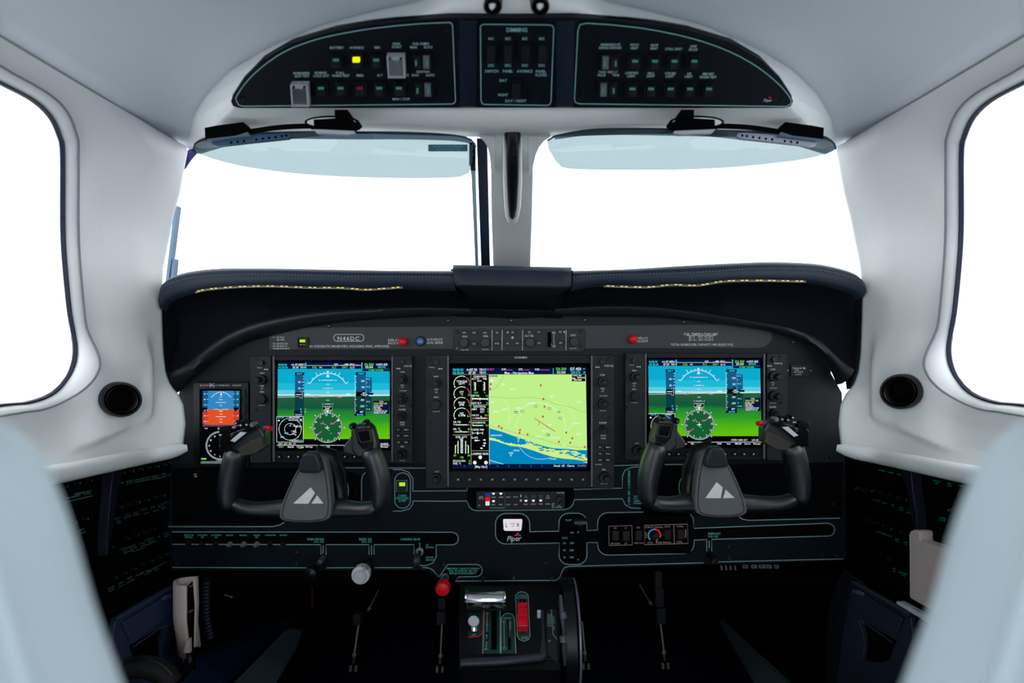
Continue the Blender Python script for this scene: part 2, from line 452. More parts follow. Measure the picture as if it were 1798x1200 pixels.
# centre post of the windscreen
post = [((862, 226, .793), (934, 226, .793)), ((862, 240, .80), (934, 240, .80)), ((862, 262, .81), (936, 262, .81)), ((862, 295, .84), (936, 295, .84)), ((863, 380, .95), (934, 380, .95)), ((866, 470, 1.09), (931, 470, 1.09)), ((866, 520, 1.16), (931, 520, 1.16))]
L1 = []; prof = [(0, .03), (.0, .004), (.08, 0), (.5, -.002), (.92, 0), (1, .004), (1, .03)]
cols = []
for a, b in post:
    A, B = W(*a), W(*b); cols.append([A.lerp(B, t)+Vector((0, dy, 0)) for t, dy in prof])
tp = MB().loft(cols).build('trim_4', M_WHITE, smooth=True, kind='structure', sharp=50)
for sg in (-1, 1):                                  # webs flaring from the post into the header
    c = [(966, 236), (955, 243), (946, 254), (940, 268), (936, 285), (934, 302), (928, 302), (928, 236)] if sg > 0 else [(842, 236), (850, 243), (856, 252), (860, 266), (862, 285), (863, 302), (870, 302), (870, 236)]
    v = [W(x, y, .800+.00072*(y-238)) for x, y in c]
    MB().add(v, [tuple(range(len(v)))]).build('web', M_WHITE, parent=tp, solid=.012, soff=0, smooth=False)
MB().line(front(.866), [(864, 295), (934, 295)], 1.0, h=.030).build('joint', mat('seam_grey', (150, 152, 155)), parent=tp)

# windscreen panes + outer frame bars
def pane(name, pts):
    rootw = bpy.data.objects.new(name, None); COL.objects.link(rootw); rootw['kind'] = 'structure'
    rootw.location = W(*pts[0]); ORG[rootw.name] = Vector(rootw.location)
    A, B, C_, D_ = [W(*p) for p in pts]
    rows = []
    for i in range(9):
        t = i/8; L, R = A.lerp(D_, t), B.lerp(C_, t)
        rows.append([L.lerp(R, j/12)+Vector((0, .05*math.sin(math.pi*j/12), 0)) for j in range(13)])
    MB().loft(rows).build('pane', M_CLR, parent=rootw, smooth=True)
    return rootw
w3 = pane('window_3', [(325, 235, .96), (858, 228, .86), (864, 520, 1.2), (278, 560, 1.06)])
w4 = pane('window_4', [(940, 228, .86), (1473, 235, .96), (1520, 560, 1.06), (934, 520, 1.2)])
def bar(parent, name, a, b, wa, wb, m, th=.012):
    A0, A1, B0, B1 = W(a[0]-wa, a[1], a[2]), W(a[0]+wa, a[1], a[2]), W(b[0]-wb, b[1], b[2]), W(b[0]+wb, b[1], b[2])
    y = Vector((0, th, 0)); v = [A0, A1, B1, B0, A0+y, A1+y, B1+y, B0+y]
    return MB().add(v, [(0, 1, 2, 3), (7, 6, 5, 4), (0, 4, 5, 1), (1, 5, 6, 2), (2, 6, 7, 3), (3, 7, 4, 0)]).build(name, m, parent=parent)
M_FRB = mat('frame_blue_black', (10, 28, 52), .5); M_FRG = mat('frame_grey_blue', (150, 172, 185), .5)
bar(w3, 'frame', (846, 243, .90), (854, 515, 1.2), 9, 7.5, M_FRB)
bar(w3, 'seal', (831, 300, .95), (839, 515, 1.22), 3.5, 2.5, M_FRG)
bar(w3, 'seal', (829, 250, .95), (831, 305, .96), 5, 4, M_FRB)
bar(w3, 'seal', (309, 362, 1.05), (290, 520, 1.08), 3, 2.5, mat('frame_slate', (92, 118, 145), .5))
bar(w3, 'seal', (305, 455, 1.07), (299, 520, 1.08), 2.5, 2.5, mat('frame_slate', (92, 118, 145), .5))
v = [W(336, 258, .96), W(326, 268, .96), W(318, 300, .965), W(324, 297, .965), W(334, 282, .965), W(346, 268, .96)]
MB().add(v, [tuple(range(6))]).build('corner_seal', mat('seal_blue', (6, 14, 90), .5), parent=w3, solid=.004)

# footwell, floor, outside
FL = .17
MB().box((-.62, -1.6, FL-.03), (.62, 1.75, FL)).build('floor', M_CARPET, kind='structure')
MB().box((-.66, 1.72, FL), (.66, 1.75, 1.0)).build('wall_front', M_MATT, kind='structure')
for sg, nm in ((-1, 'wall_left_low'), (1, 'wall_right_low')):
    MB().box((sg*.605, -1.6, FL), (sg*.625, 1.75, .80)).build(nm, M_MATT, kind='structure')
MB().box((-.64, 1.2, .80), (.64, 1.75, .98)).build('cowl_light_block', M_MATT, kind='structure')  # unseen black box behind the panel, added to block outside light
MB().box((-60, -60, -1.05), (60, 60, -1.0)).build('ground', mat('pale_apron_concrete', (215, 218, 220), .9, bump=.3, bscale=3), kind='structure')

# ================================================================ INSTRUMENT PANEL
PD = 1.0
PF = front(PD)
panel = thing('instrument_panel', 'wide charcoal instrument panel, shade tinted navy into its lower half, carrying the three large screens', 'panel', W(899, 800, PD))
face = [(300, 1003), (296, 900), (300, 800), (305, 720), (318, 680), (345, 640), (400, 596), (450, 575), (560, 552), (700, 545), (899, 540), (1100, 545), (1240, 553), (1350, 572), (1410, 600), (1450, 640), (1478, 690), (1484, 790), (1486, 985), (1000, 999), (986, 1020), (972, 1025), (800, 1026), (770, 1016), (750, 1002)]
up = [p for p in face if p[1] <= 800]
up = [(300, 815)]+[p for p in face[2:17]]+[(1484, 812)]
MB().prism(PF, up, -.004, .0).build('upper_face', M_UPPER, panel)
low = [(300, 1003), (296, 900), (300, 815), (1484, 812), (1486, 985), (1000, 999), (986, 1020), (972, 1025), (800, 1026), (770, 1016), (750, 1002)]
MB().prism(PF, low, -.004, .0).build('lower_face', M_LOWER, panel)
MB().prism(PF, [(474, 576), (1335, 570)]+circ(1335, 590, 20, 8, 90, -90)+[(1335, 611), (474, 614)], .0, .0015).build('placard_strip', mat('placard_strip', (50, 53, 57), .45), panel)
# black inlays with their fine outlines
inl = [
    [(303, 934.3), (795, 934.8)]+circ(794, 946, 11, 8, 90, -90)+[(766, 957), (766, 980), (755, 993), (742, 993), (727, 957), (303, 956)],
    [(820, 857), (1008, 856), (1008, 878), (1004, 888), (992, 895.5), (834, 897), (823.6, 890), (820, 880)],
    [(870, 919)]+circ(888, 920, 18, 6, 180, 90)+circ(912, 920, 18, 6, 90, 0)+[(930.5, 934), (981, 933), (981, 919)]+circ(998, 918, 16.5, 6, 180, 90)+circ(1014, 918, 16.5, 6, 90, 0)+[(1030.5, 932), (1049, 931), (1049.3, 918)]+circ(1067, 918, 17.5, 6, 180, 90)+circ(1201, 914, 17.5, 6, 90, 0)+[(1218.5, 928), (1453, 919)]+circ(1454, 930.5, 11, 8, 90, -90)+[(1218.5, 948.7), (1218.5, 957)]+circ(1201, 955, 17.5, 6, 0, -90)+circ(1067, 957.5, 17.5, 6, -90, -180)+[(1049.3, 953), (1030.5, 953)]+circ(1014, 975, 16.5, 6, 0, -90)+circ(998, 975, 16.5, 6, -90, -180)+[(982, 953.8), (888, 955.5)]+circ(888, 937.5, 18, 6, -90, -180),
    [(787, 991.7), (836, 991.4)]+circ(836, 1002, 10.7, 8, 90, -90)+[(805, 1013.3), (799, 1026), (771, 1026), (771, 1013)],
    [(590, 822), (748, 822), (748, 862.7), (725, 862.7), (725, 840), (716, 828), (705, 825), (650, 825), (636, 840), (635, 897), (705, 897.7), (719, 894), (725, 884), (725, 880), (780, 880), (780, 910), (505, 915), (480, 925), (303, 925), (303, 822)],
    [(1125, 820), (1480, 812), (1478, 910), (1315, 914), (1297, 907), (1125, 905)],
    [(303, 960), (303, 993), (548, 993), (560, 958)],
]
inl[4] = [(303, 822), (590, 822), (636, 836), (635, 905), (505, 915), (480, 925), (303, 925)]
for k, q in enumerate(inl[:6]):
    MB().poly(PF, q, .0004).build('inlay', M_INLAY, panel)
lines = [
    ([(295, 925), (478, 925), (492, 922), (500, 917)], 0), (inl[0][0:2]+circ(794, 946, 11, 10, 90, -90)+[(766, 957), (766, 978), (760, 989), (748, 993.5), (736, 993)], 0),
    ([(303, 956), (563, 956.7), (564, 974)], 0), ([(567.5, 958), (567.5, 972)], 0), ([(572.7, 974), (572.7, 956.7), (648, 956.7), (648, 974)], 0), ([(652.5, 958), (652.5, 974)], 0),
    ([(657, 974), (657, 956.7), (727, 956.7), (727, 974)], 0), ([(737, 953), (737, 962)], 0),
    ([(303, 996.7), (550, 997.3)], 0), ([(573, 997.3), (627, 997)], 0), ([(658, 997), (725, 997)], 0),
    ([(742, 997), (752, 997.3), (760, 1001), (770.7, 1013.3), (786, 992), (787, 991.6), (836, 991.4)]+circ(836, 1002, 10.7, 10, 80, -90)+[(805.5, 1013.3), (799.5, 1020.7), (976, 1019.3), (983, 1014), (986.6, 1004), (991, 997), (999, 994.8), (1050, 993.4), (1235, 988.5)], 0),
    ([(1260, 987), (1480, 981.5)], 0),
    ([(780, 880.5), (820, 880), (823.6, 890), (829, 895), (836, 897), (991, 895.5), (1001, 892), (1006, 886), (1008.4, 877.8), (1060, 876.6), (1093, 876), (1097, 886), (1107, 892), (1125, 893)], 0),
    ([(725, 880), (780, 880.5)], 0), ([(725, 862.7), (820.5, 862), (820.5, 857)], 0), ([(1007.8, 855.5), (1007.8, 859.8), (1092.7, 857.3), (1092.7, 836.7), (1097, 826), (1110, 820.7), (1121, 820)], 0),
    ([(590, 821.7), (748, 822.3)], 0), ([(635, 880), (635, 843), (637, 835), (642, 830)], 0),
    ([(690, 825), (705, 825), (717, 829), (725, 840), (725, 862.7)], 0), ([(690, 897.7), (705, 897.7), (719, 894), (725, 885), (725, 880)], 0),
    (rr(693.3, 830.7, 720.7, 892.7, 13.5, 8), 1), (circ(578, 862, 34, 14, 60, -20), 0), (circ(1226, 856, 34, 14, 120, 200), 0),
    ([(1078, 818), (1121.7, 816.7)], 0), ([(1166.7, 816), (1210, 815.7)], 0), ([(1297, 907), (1303, 912), (1315, 914), (1475, 910)], 0),
    ([p for p in inl[2]][0:14]+[(930.5, 934), (981, 933)]+circ(998, 918, 16.5, 6, 180, 90)+circ(1014, 918, 16.5, 6, 90, 30), 0),
    ([(1030.5, 922), (1030.5, 932), (1049, 931), (1049.3, 918)]+circ(1067, 918, 17.5, 6, 180, 90)+[(1130, 899.5)], 0),
    ([(1212, 903), (1217, 910), (1218.5, 928), (1453, 919)]+circ(1454, 930.5, 11, 10, 90, -90)+[(1249.5, 947.3), (1249.5, 968)], 0), ([(1245, 950), (1245, 963)], 0),
    ([(1240.7, 968), (1240.7, 947.7), (1218.5, 948.7), (1218.5, 957)]+circ(1201, 955, 17.5, 6, 0, -90)+circ(1067, 957.5, 17.5, 6, -90, -180)+[(1049.3, 953), (1030.5, 953)]+circ(1014, 975, 16.5, 6, 0, -90)+circ(998, 975, 16.5, 6, -90, -180)+[(982, 953.8), (888, 955.5)]+circ(888, 937.5, 18, 6, -90, -180)+[(870, 919)], 0),
]
mb = MB()
for p, c in lines: mb.line(PF, p, 1.5, .0008, closed=bool(c))
mb.build('outline', M_LINE, panel, kind='stuff')
# lettering on the upper strip
S = front(PD-.0016)
mb = MB()
mb.line(S, rr(586, 587.5, 639, 599.5, 6, 6), 1.0, .0004, closed=True)
mb.txt(S, 'N46DC', 612, 594.5, 7, h=.0004, sx=1.1, gap=.25)
mb.txt(S, 'NO ACROBATIC MANEUVERS, INCLUDING SPINS, APPROVED.', 613, 608.3, 4.2, h=.0004)
for i, (a, b) in enumerate((('Vo', '127 KIAS'), ('', 'SEE AFM'), ('', ''), ('Vle', '168 KIAS DN'), ('Vlo', '129 KIAS UP'), ('Vmo', '188 KIAS MAX'))):
    y = 592.5+(i if i < 2 else i-.4)*4.3
    mb.txt(S, a, 479, y, 3, 'l', h=.0004).txt(S, b, 486, y, 3, 'l', h=.0004)
mb.txt(S, 'DISPLAY', 701, 597.5, 4.2, 'r', h=.0004).txt(S, 'BACKUP', 701, 602.7, 4.2, 'r', h=.0004)
mb.txt(S, 'AUTOPILOT', 749, 596.5, 4.2, 'l', h=.0004).txt(S, 'LEVEL MODE', 749, 602, 4.2, 'l', h=.0004)
mb.txt(S, 'DISPLAY', 1118, 594, 4.2, 'l', h=.0004).txt(S, 'BACKUP', 1118, 599.2, 4.2, 'l', h=.0004)
mb.txt(S, 'FUEL TEMPERATURE LIMIT', 1231, 587, 4.2, h=.0004).line(S, [(1205, 589.8), (1257, 589.6)], .6, .0004)
mb.txt(S, 'JET A   -34\u00b0C TO 50\u00b0C', 1231, 592.3, 3.6, h=.0004).txt(S, 'JET A-1  -41\u00b0C TO 50\u00b0C', 1231, 597, 3.6, h=.0004)
mb.txt(S, 'TOTAL USABLE FUEL CAPACITY 1148 LBS(517.1 KG)', 1232, 605.3, 4, h=.0004)
mb.build('placard_lettering', M_INK, panel, kind='stuff')
mb = MB()
for x, t1, t2, n in ((332, 'GENERATOR', 'CONTROL', '10'), (356, '#1 AVIONICS', 'BUS', '25'), (380, '#2 AVIONICS', 'BUS', '25'), (403.5, 'MAIN BUS', '', '80'), (427.5, 'MAIN BUS', '', '80'), (451, 'NON ESS', 'BUS', '100'), (475, 'ALTERNATOR', '', '150'), (498.5, 'BATTERY', '', '200')):
    mb.txt(PF, t1, x, 940, 2.7, sx=.75); mb.txt(PF, t2, x, 943.6, 2.7, sx=.75) if t2 else None
mb.txt(PF, 'PARK BRAKE', 569, 947, 4, 'r').txt(PF, '(PULL ON)', 569, 951.5, 3, 'r')
mb.txt(PF, 'BLEED AIR', 653, 947, 4, 'r').txt(PF, '(PULL OFF)', 653, 951.5, 3, 'r')
mb.txt(PF, 'LANDING GEAR', 738, 947, 4, 'r')
mb.txt(PF, 'UP', 748, 957, 3.3, 'l').txt(PF, '129 KIAS', 748, 961.3, 3.3, 'l').txt(PF, 'DOWN', 748, 979, 3.3, 'l').txt(PF, '168 KIAS', 748, 983.3, 3.3, 'l')
mb.txt(PF, 'EMERGENCY GEAR EXTENSION', 813, 998.5, 3.3).txt(PF, 'PULL TO RELEASE. SEE AFM', 813, 1002.7, 3.3).txt(PF, 'BEFORE RE-ENGAGEMENT', 813, 1007, 3.3)
mb.txt(PF, 'CABIN', 706.5, 870.5, 4.2).txt(PF, 'PRESSURE', 706.5, 875, 4.2).txt(PF, 'DUMP', 706.5, 879.5, 4.2)
mb.txt(PF, 'FLAP', 998, 913.5, 3.8).txt(PF, 'KIAS', 992, 944.7, 3.6)
for a, b, y in (('', '0', 935.5), ('168', '10', 954), ('135', '20', 966.3), ('118', '36', 978.6)):
    mb.txt(PF, a, 991, y, 3.4).txt(PF, b, 1002, y, 3.4).poly(PF, [(1004.5, y-2), (1008, y), (1004.5, y+2)], .0008)
mb.txt(PF, 'DEFROST', 1243, 937.5, 4.3, 'l').txt(PF, '(PULL ON)', 1243, 942.3, 3, 'l')
mb.txt(PF, 'EMERGENCY USE ONLY', 1104.5, 857, 4, dx=(0, 1), sx=1.0)
mb.txt(PF, 'TEST', 1112, 872, 3, 'l').txt(PF, 'PULL', 1112, 876, 3, 'l').txt(PF, 'AMBER', 1112, 880, 3, 'l').txt(PF, 'NORMAL', 1112, 884, 3, 'l')
mb.build('lettering', M_TEAL, panel, kind='stuff')
# circuit breakers of the lower left row
for x, n, br in ((332, '10', 0), (356, '25', 0), (380, '25', 0), (405, '80', 1), (429, '80', 1), (452, '100', 1), (475, '150', 0), (498, '200', 0)):
    b = MB().turn(PF, x, 955.5, [(4.6, 0), (4.6, .004), (3.6, .005), (3.2, .009), (2.4, .010)], 12).build('circuit_breaker', M_BREAK if br else M_KNOB, panel, smooth=True)
    MB().txt(PF, n, x-2, 959.5, 3, h=.0012).build('rating', M_INK, parent=b)
for x, y in ((578, 573), (787, 563), (898, 563), (1027, 562), (1200, 566), (374, 622), (1391, 601), (521, 970.5), (521, 991.5), (779, 991.5), (958, 989.5), (848, 1017), (902, 1015.5), (968, 1015.5), (1279, 961), (1280, 981), (1444, 976), (1467, 976), (312, 990), (1459, 802), (1463, 887), (311, 803)):
    b = MB().turn(PF, x, y, [(4, 0), (4, .0012), (3, .0022), (1, .0024)], 14).build('screw', M_SCREW, panel, smooth=True)
    MB().line(PF, [(x-2, y+.8), (x+2, y-.8)], .8, .0027).build('slot', M_DULL, parent=b)

# ---------------------------------------------------------------- small controls on the panel
def knob(parent, P, x, y, r, r2, name='knob', m=None, h0=0.0, hh=.012, ox=0, oy=0):
    k = MB().turn(P, x, y, [(r, h0), (r, h0+hh*.55), (r*.92, h0+hh*.62)], 24, ribs=1).build(name, m or M_KNOB, parent, smooth=True)
    if r2: MB().turn(P, x+ox, y+oy, [(r2, h0+hh*.6), (r2*.96, h0+hh*1.2), (r2*.8, h0+hh*1.3)], 20, ribs=1).build('inner_knob', M_BLK, parent=k, smooth=True)
    return k
t = thing('annunciator_switch', 'small square switch lit green over amber, left of the registration placard', 'switch', W(533, 601, PD))
MB().prism(S, rr(523, 592.5, 542.5, 611.5, 2), 0, .004, 1).build('housing', M_BLK, t)
f = MB().prism(S, rr(525.5, 595, 537, 609, 1), .004, .006, .6).build('button', M_INLAY, t)
Q = front(PD-.0078)
MB().poly(Q, rect(526, 596.5, 536, 601.5), .0).build('lamp', E_LAMP, parent=f, label='lit green upper half')
MB().poly(Q, rect(526, 604, 530.5, 607), .0).poly(Q, rect(532, 604, 536, 607), 0).build('lamp', mat('lamp_off_amber', (150, 80, 60), .5), parent=f, label='dim amber lower half')
def mushroom(name, x, y, m, label, r=7.5):
    t = thing(name, label, 'button', W(x, y, PD))
    MB().turn(S, x, y, [(r*.8, 0), (r*.8, .004)], 20).build('collar', M_BLK, t, smooth=True)
    MB().turn(S, x, y, [(r, .003), (r, .008), (r*.85, .0105), (r*.5, .012), (r*.12, .0125)], 28).build('cap', m, t, smooth=True)
    return t
mushroom('push_button', 708.5, 600.5, M_RED, 'round red push button left of the blue button, above the pilot side screen')
mushroom('push_button', 1110.5, 596, M_RED, 'round red push button right of the autopilot keypad, above the copilot side screen')
t = thing('level_button', 'round blue lit push button beside the autopilot level mode lettering', 'button', W(739, 600, PD))
MB().turn(S, 739, 599.5, [(8.5, 0), (8.5, .005), (7.5, .006)], 28).build('collar', M_BLK, t, smooth=True)
c = MB().turn(S, 739, 599.5, [(7, .005), (6.6, .008), (5.5, .009)], 28).build('cap', M_BLUEB, t, smooth=True)
MB().txt(S, 'LVL', 739, 599.5, 4, h=.0096).build('lettering', M_INK, parent=c)
# registration etc. done; rudder trim rocker and maker's mark
t = thing('rudder_trim_rocker', 'backlit white rocker marked L and R above the red and blue triangle mark', 'switch', W(900, 921, PD))
MB().prism(PF, [(884, 911.8), (916, 911.8), (917, 914), (915.5, 929), (913, 931), (887, 931), (884.5, 929), (883.5, 914)], 0, .006, 1).build('rocker', E_PLATE, t)
Q = front(PD-.0062)
MB().txt(Q, 'L', 889.5, 922.5, 7, h=.0003, sx=.8).txt(Q, 'R', 910, 922, 7, h=.0003, sx=.8).txt(Q, 'RUDDER', 900, 920, 1.9, h=.0003).txt(Q, 'TRIM', 900, 924, 1.9, h=.0003).build('lettering', M_INLAY, t, kind='stuff')
MB().txt(PF, 'Piper', 903.5, 945.5, 9.5, dx=(1, -.03), dy=(-.25, 1), sx=.95, gap=.06).build('emblem_lettering', M_INK, panel)
MB().poly(PF, [(902, 941.5), (909.5, 934.7), (911.5, 937.5), (908, 941.5)], .0008).build('emblem_triangle', emit('emblem_magenta', (170, 25, 80), .9), panel, label='magenta half of the triangle mark')
MB().poly(PF, [(909, 941.5), (912.2, 938), (916, 941.5)], .0008).build('emblem_triangle', emit('emblem_blue', (30, 85, 140), .9), panel, label='blue half of the triangle mark')
# cabin pressure dump switch
t = thing('dump_switch', 'guarded square switch lit green above the cabin pressure dump lettering', 'switch', W(706, 853, PD))
MB().prism(PF, rr(695.5, 843, 716, 864, 1.5), 0, .003, .8).build('frame', M_GREY, t)
b = MB().prism(PF, rr(698, 845, 713.5, 862.5, 1), .003, .006, .6).build('button', M_BLK, t)
MB().poly(front(PD-.0064), rect(701, 847.5, 711.5, 854)).build('lamp', E_LAMP, parent=b)
# knobs of the lower row
t = thing('park_brake_knob', 'black knob under the park brake lettering', 'knob', W(563, 987, PD))
MB().turn(PF, 568, 980, [(5, 0), (5, .012), (4, .02)], 16).build('shaft', M_DULL, t, smooth=True)
MB().turn(PF, 562.5, 988.5, [(5, .012), (9, .02), (11.5, .032), (12, .042), (9, .05), (3, .052)], 24).build('grip', M_BLK, t, smooth=True)
t = thing('bleed_air_knob', 'large round white knob reading pull off, under the bleed air lettering', 'knob', W(643, 993, PD))
MB().turn(PF, 650, 985, [(5, 0), (5, .02)], 16).build('shaft', M_BLK, t, smooth=True)
MB().turn(PF, 642.5, 996, [(9, .014), (15, .022), (15.5, .034), (15, .037)], 32).build('skirt', mat('knob_white', (205, 208, 214), .4), t, smooth=True)
c = MB().turn(PF, 642.5, 997, [(10.5, .036), (10.5, .042), (9.3, .044)], 28).build('cap', mat('knob_white2', (190, 193, 200), .45), t, smooth=True)
Q = front(PD-.0445)
MB().txt(Q, 'PULL', 642, 994.5, 5).txt(Q, 'OFF', 642, 1000.5, 5).build('lettering', M_INLAY, parent=c)
Q = front(PD-.0373); mb = MB()
for i, ch in enumerate('BLEED AIR'):
    a = math.radians(150-120*i/8); x, y = 642.5+12.6*math.cos(a), 996-12.6*math.sin(a)
    mb.txt(Q, ch, x, y, 3.4, dx=(math.sin(a), math.cos(a)), h=.0005)
mb.build('rim_lettering', M_INLAY, t, kind='stuff')
t = thing('landing_gear_lever', 'landing gear lever with steel collar and black wheel grip, between up and down', 'lever', W(737, 975, PD))
MB().turn(PF, 737, 968.5, [(7, 0), (7, .006), (5, .008), (4, .014), (2, .015)], 20).build('collar', M_SILV, t, smooth=True)
MB().sweep([W(737, 970, PD-.01), W(735, 976, PD-.03), W(733, 984, PD-.05)], [(.003, .003)]*3, n=10).build('arm', M_BLK, t, smooth=True)
MB().sweep([W(728.5, 984, PD-.05), W(737, 984, PD-.05)], [(.011, .011)]*2, n=20, up=(0, 0, 1)).build('wheel', mat('gear_wheel', (40, 42, 46), .3), t, smooth=True)
t = thing('defrost_knob', 'small black knob under the defrost lettering', 'knob', W(1245, 975, PD))
MB().turn(PF, 1245, 974, [(4, 0), (4, .014), (6, .018), (6.5, .03), (4, .034)], 18).build('knob', M_BLK, t, smooth=True)
MB().line(PF, [(1239, 976), (1243, 970)], 1.2, .034).build('pointer', M_DULL, t)
# flap lever in its slot
t = thing('flap_lever', 'black flap lever with flat ribbed grip at the top of its slot', 'lever', W(1018, 940, PD))
MB().poly(PF, rect(1012, 933, 1026, 985), .0006).build('slot', M_MATT, t)
for y in (935, 983): MB().turn(PF, 1015, y, [(1.8, 0), (1.6, .0012)], 10).build('screw', M_DULL, t)
MB().sweep([W(1019, 925, PD), W(1019, 920, PD-.03)], [(.004, .004)]*2, n=8, up=(0, 0, 1)).build('arm', M_BLK, t)
q = front(PD-.028)
MB().prism(q, rr(1006, 911, 1032, 918.5, 3), 0, .012, 1.2).build('grip', M_KNOB, t)
mb = MB()
for i in range(9): mb.line(q, [(1009+i*2.4, 912.5), (1009+i*2.4, 917)], .8, .0124)
mb.build('rib', M_DULL, t, kind='stuff')
# red emergency gear knob
t = thing('emergency_gear_knob', 'red mushroom knob on a steel nut below the emergency gear extension placard', 'knob', W(779, 1025, PD))
MB().turn(PF, 781, 1014, [(8, 0), (8, .010), (6.5, .018), (5, .026)], 6).build('nut', M_SILV, t)
MB().sweep([W(782, 1016, PD-.012), W(779, 1027, PD-.04)], [(.005, .005)]*2, n=10).build('shaft', M_DULL, t)
MB().turn(front(PD-.03), 779, 1028, [(7, 0), (12.6, .004), (13, .014), (11, .019), (6, .021), (2, .0212)], 32).build('cap', M_RED, t, smooth=True)

# climate control
t = thing('climate_control', 'climate control unit with a blue to red temperature arc, right of the flap lever', 'control', W(1135, 940, PD))
MB().prism(PF, rr(1062, 911, 1213, 972, 2), .0004, .002, .5).build('faceplate', M_INLAY, t)
Q = front(PD-.0022)
PINK = mat('pinkish_ink', (190, 160, 158), .8, spec=0)
mb = MB()
mb.line(Q, [(1069, 924.5), (1109.5, 923.3), (1110, 957.3), (1069.5, 958.3)], 1, .0002, True)
mb.line(Q, [(1131.5, 923), (1207, 920.7), (1208, 954.7), (1132, 957)], 1, .0002, True).line(Q, [(1183, 921.5), (1184, 955.5)], 1, .0002)
for s_, x, y in (('ON', 1080, 927.7), ('HI', 1098.5, 927.5), ('ON', 1120.5, 926.8), ('AUTO', 1171.5, 925.3), ('WARM', 1193.5, 924.8), ('AIR COND', 1080.5, 954.8), ('LO', 1099, 954.5), ('VENT FAN', 1121.5, 954), ('COOL', 1141.5, 953.3), ('WARM', 1156.5, 953), ('MANUAL', 1171.5, 952.7), ('COOL', 1193.5, 951.8), ('CLIMATE CONTROL', 1148.5, 926.2)):
    mb.txt(Q, s_, x, y, 2.9, h=.0002)
mb.txt(Q, 'AUTO', 1134.5, 940, 3, dx=(0, 1), h=.0002).txt(Q, 'MANUAL', 1204, 938, 3, dx=(0, 1), h=.0002)
mb.build('lettering', PINK, t, kind='stuff')
for x, y, m in ((1080.5, 940, M_BLK), (1099, 941, M_KNOB), (1121, 940, M_BLK), (1171.5, 938.5, M_KNOB), (1194, 938, M_KNOB)):
    r = MB().prism(Q, rr(x-6, y-9, x+6, y+9, 1), 0, .0035, 1).build('rocker', m, t)
def arc_band(P, cx, cy, r0, r1, a0, a1, h, n=16):
    a = circ(cx, cy, r0, n, a0, a1); b = circ(cx, cy, r1, n, a0, a1)
    return MB().add([P.at(x, y, h) for x, y in a+b], [(i, i+1, n+i+1, n+i) for i in range(n-1)])
arc_band(Q, 1149, 940.5, 9.3, 11.8, 225, 85, .0003).build('cool_arc', E_ARCB, t)
arc_band(Q, 1149, 940.5, 9.3, 11.8, 85, -20, .0003).build('warm_arc', E_ARCR, t)
k = MB().turn(Q, 1149.5, 941, [(7, 0), (6.6, .006), (5.6, .008)], 24).build('knob', M_BLK, t, smooth=True)
MB().line(Q, [(1150, 949), (1152.5, 944.5)], 1.2, .0085).build('pointer', M_INK, parent=k)
# audio panel
t = thing('audio_panel', 'narrow black audio panel with white lit keys under the centre screen', 'radio', W(912, 878, PD))
MB().prism(PF, rr(836.5, 862.5, 992, 894, 1), .0004, .004, .5).build('faceplate', mat('audio_face', (14, 18, 24), .5), t)
Q = front(PD-.0042)
for x0, x1, y0, y1, m, l in ((851.5, 860, 866.5, 872.5, E_BLU, 'blue lit key'), (852, 860, 873.5, 880.5, E_REDL, 'red lit key'), (852.5, 859.5, 881, 888, E_PLATE, 'white lit key')):
    MB().prism(Q, rect(x0, y0, x1, y1), 0, .0006).build('key', m, t, label=l)
MB().line(Q, rect(860.5, 865.5, 886, 893.5), .9, .0002, True).poly(Q, rect(861, 891, 886, 893.5), .0002).build('key_frame', M_GREY, t)
for x, y in ((866.5, 867.5), (879.5, 867.5), (866.5, 880.6), (923.5, 880), (936.5, 879.8), (949.5, 879.5)):
    MB().poly(Q, [(x-2.6, y-1.2), (x-1.5, y-1.8), (x+1.5, y-1.8), (x+2.6, y-1.2), (x+2.2, y+.6), (x, y+1.9), (x-2.2, y+.6)], .0004).build('lamp', E_WHITE, t)
for x in (923.5, 936.5, 949.5): MB().prism(Q, rr(x-4, 869.5, x+4, 876, 1), 0, .0008).build('key', mat('blue_grey_key', (45, 68, 88), .5), t)
mb = MB()
for s_, x, y in (('COM1', 866.5, 873.3), ('COM2', 879.5, 873.3), ('MIC1', 866.5, 886.3), ('MIC2', 879.5, 886.2), ('NAV1', 892.5, 873), ('NAV2', 905.5, 872.8), ('PLAY', 892.5, 886.2), ('AUX', 905.5, 886), ('PILOT', 923.5, 885.7), ('COPLT', 936.5, 885.5), ('PASS', 949.5, 885.3), ('MAN', 845, 872.5), ('MUTE', 845, 875.5), ('1 2', 923.5, 872.5), ('DUAL', 936.5, 872.5), ('SPKR', 949.5, 872.5), ('TEL', 962, 871), ('BLUE', 962, 874.5), ('INTER', 962, 885.3), ('SELECTED', 984, 865.5), ('VOL', 982, 888.5), ('PUSH SQ', 981, 891), ('OFF', 971, 885), ('PA', 971, 888), ('ICS', 971, 891)):
    mb.txt(Q, s_, x, y, 2.5)
mb.txt(Q, 'J S', 842, 888, 3, dx=(0, 1)).poly(Q, circ(914.5, 879.3, 2, 10), .0004).poly(Q, rect(913.5, 869, 915.5, 873.5), .0004)
mb.build('lettering', M_INK, t, kind='stuff')
knob(t, Q, 981.5, 876.5, 6, 3.8, hh=.010, ox=3, oy=5)
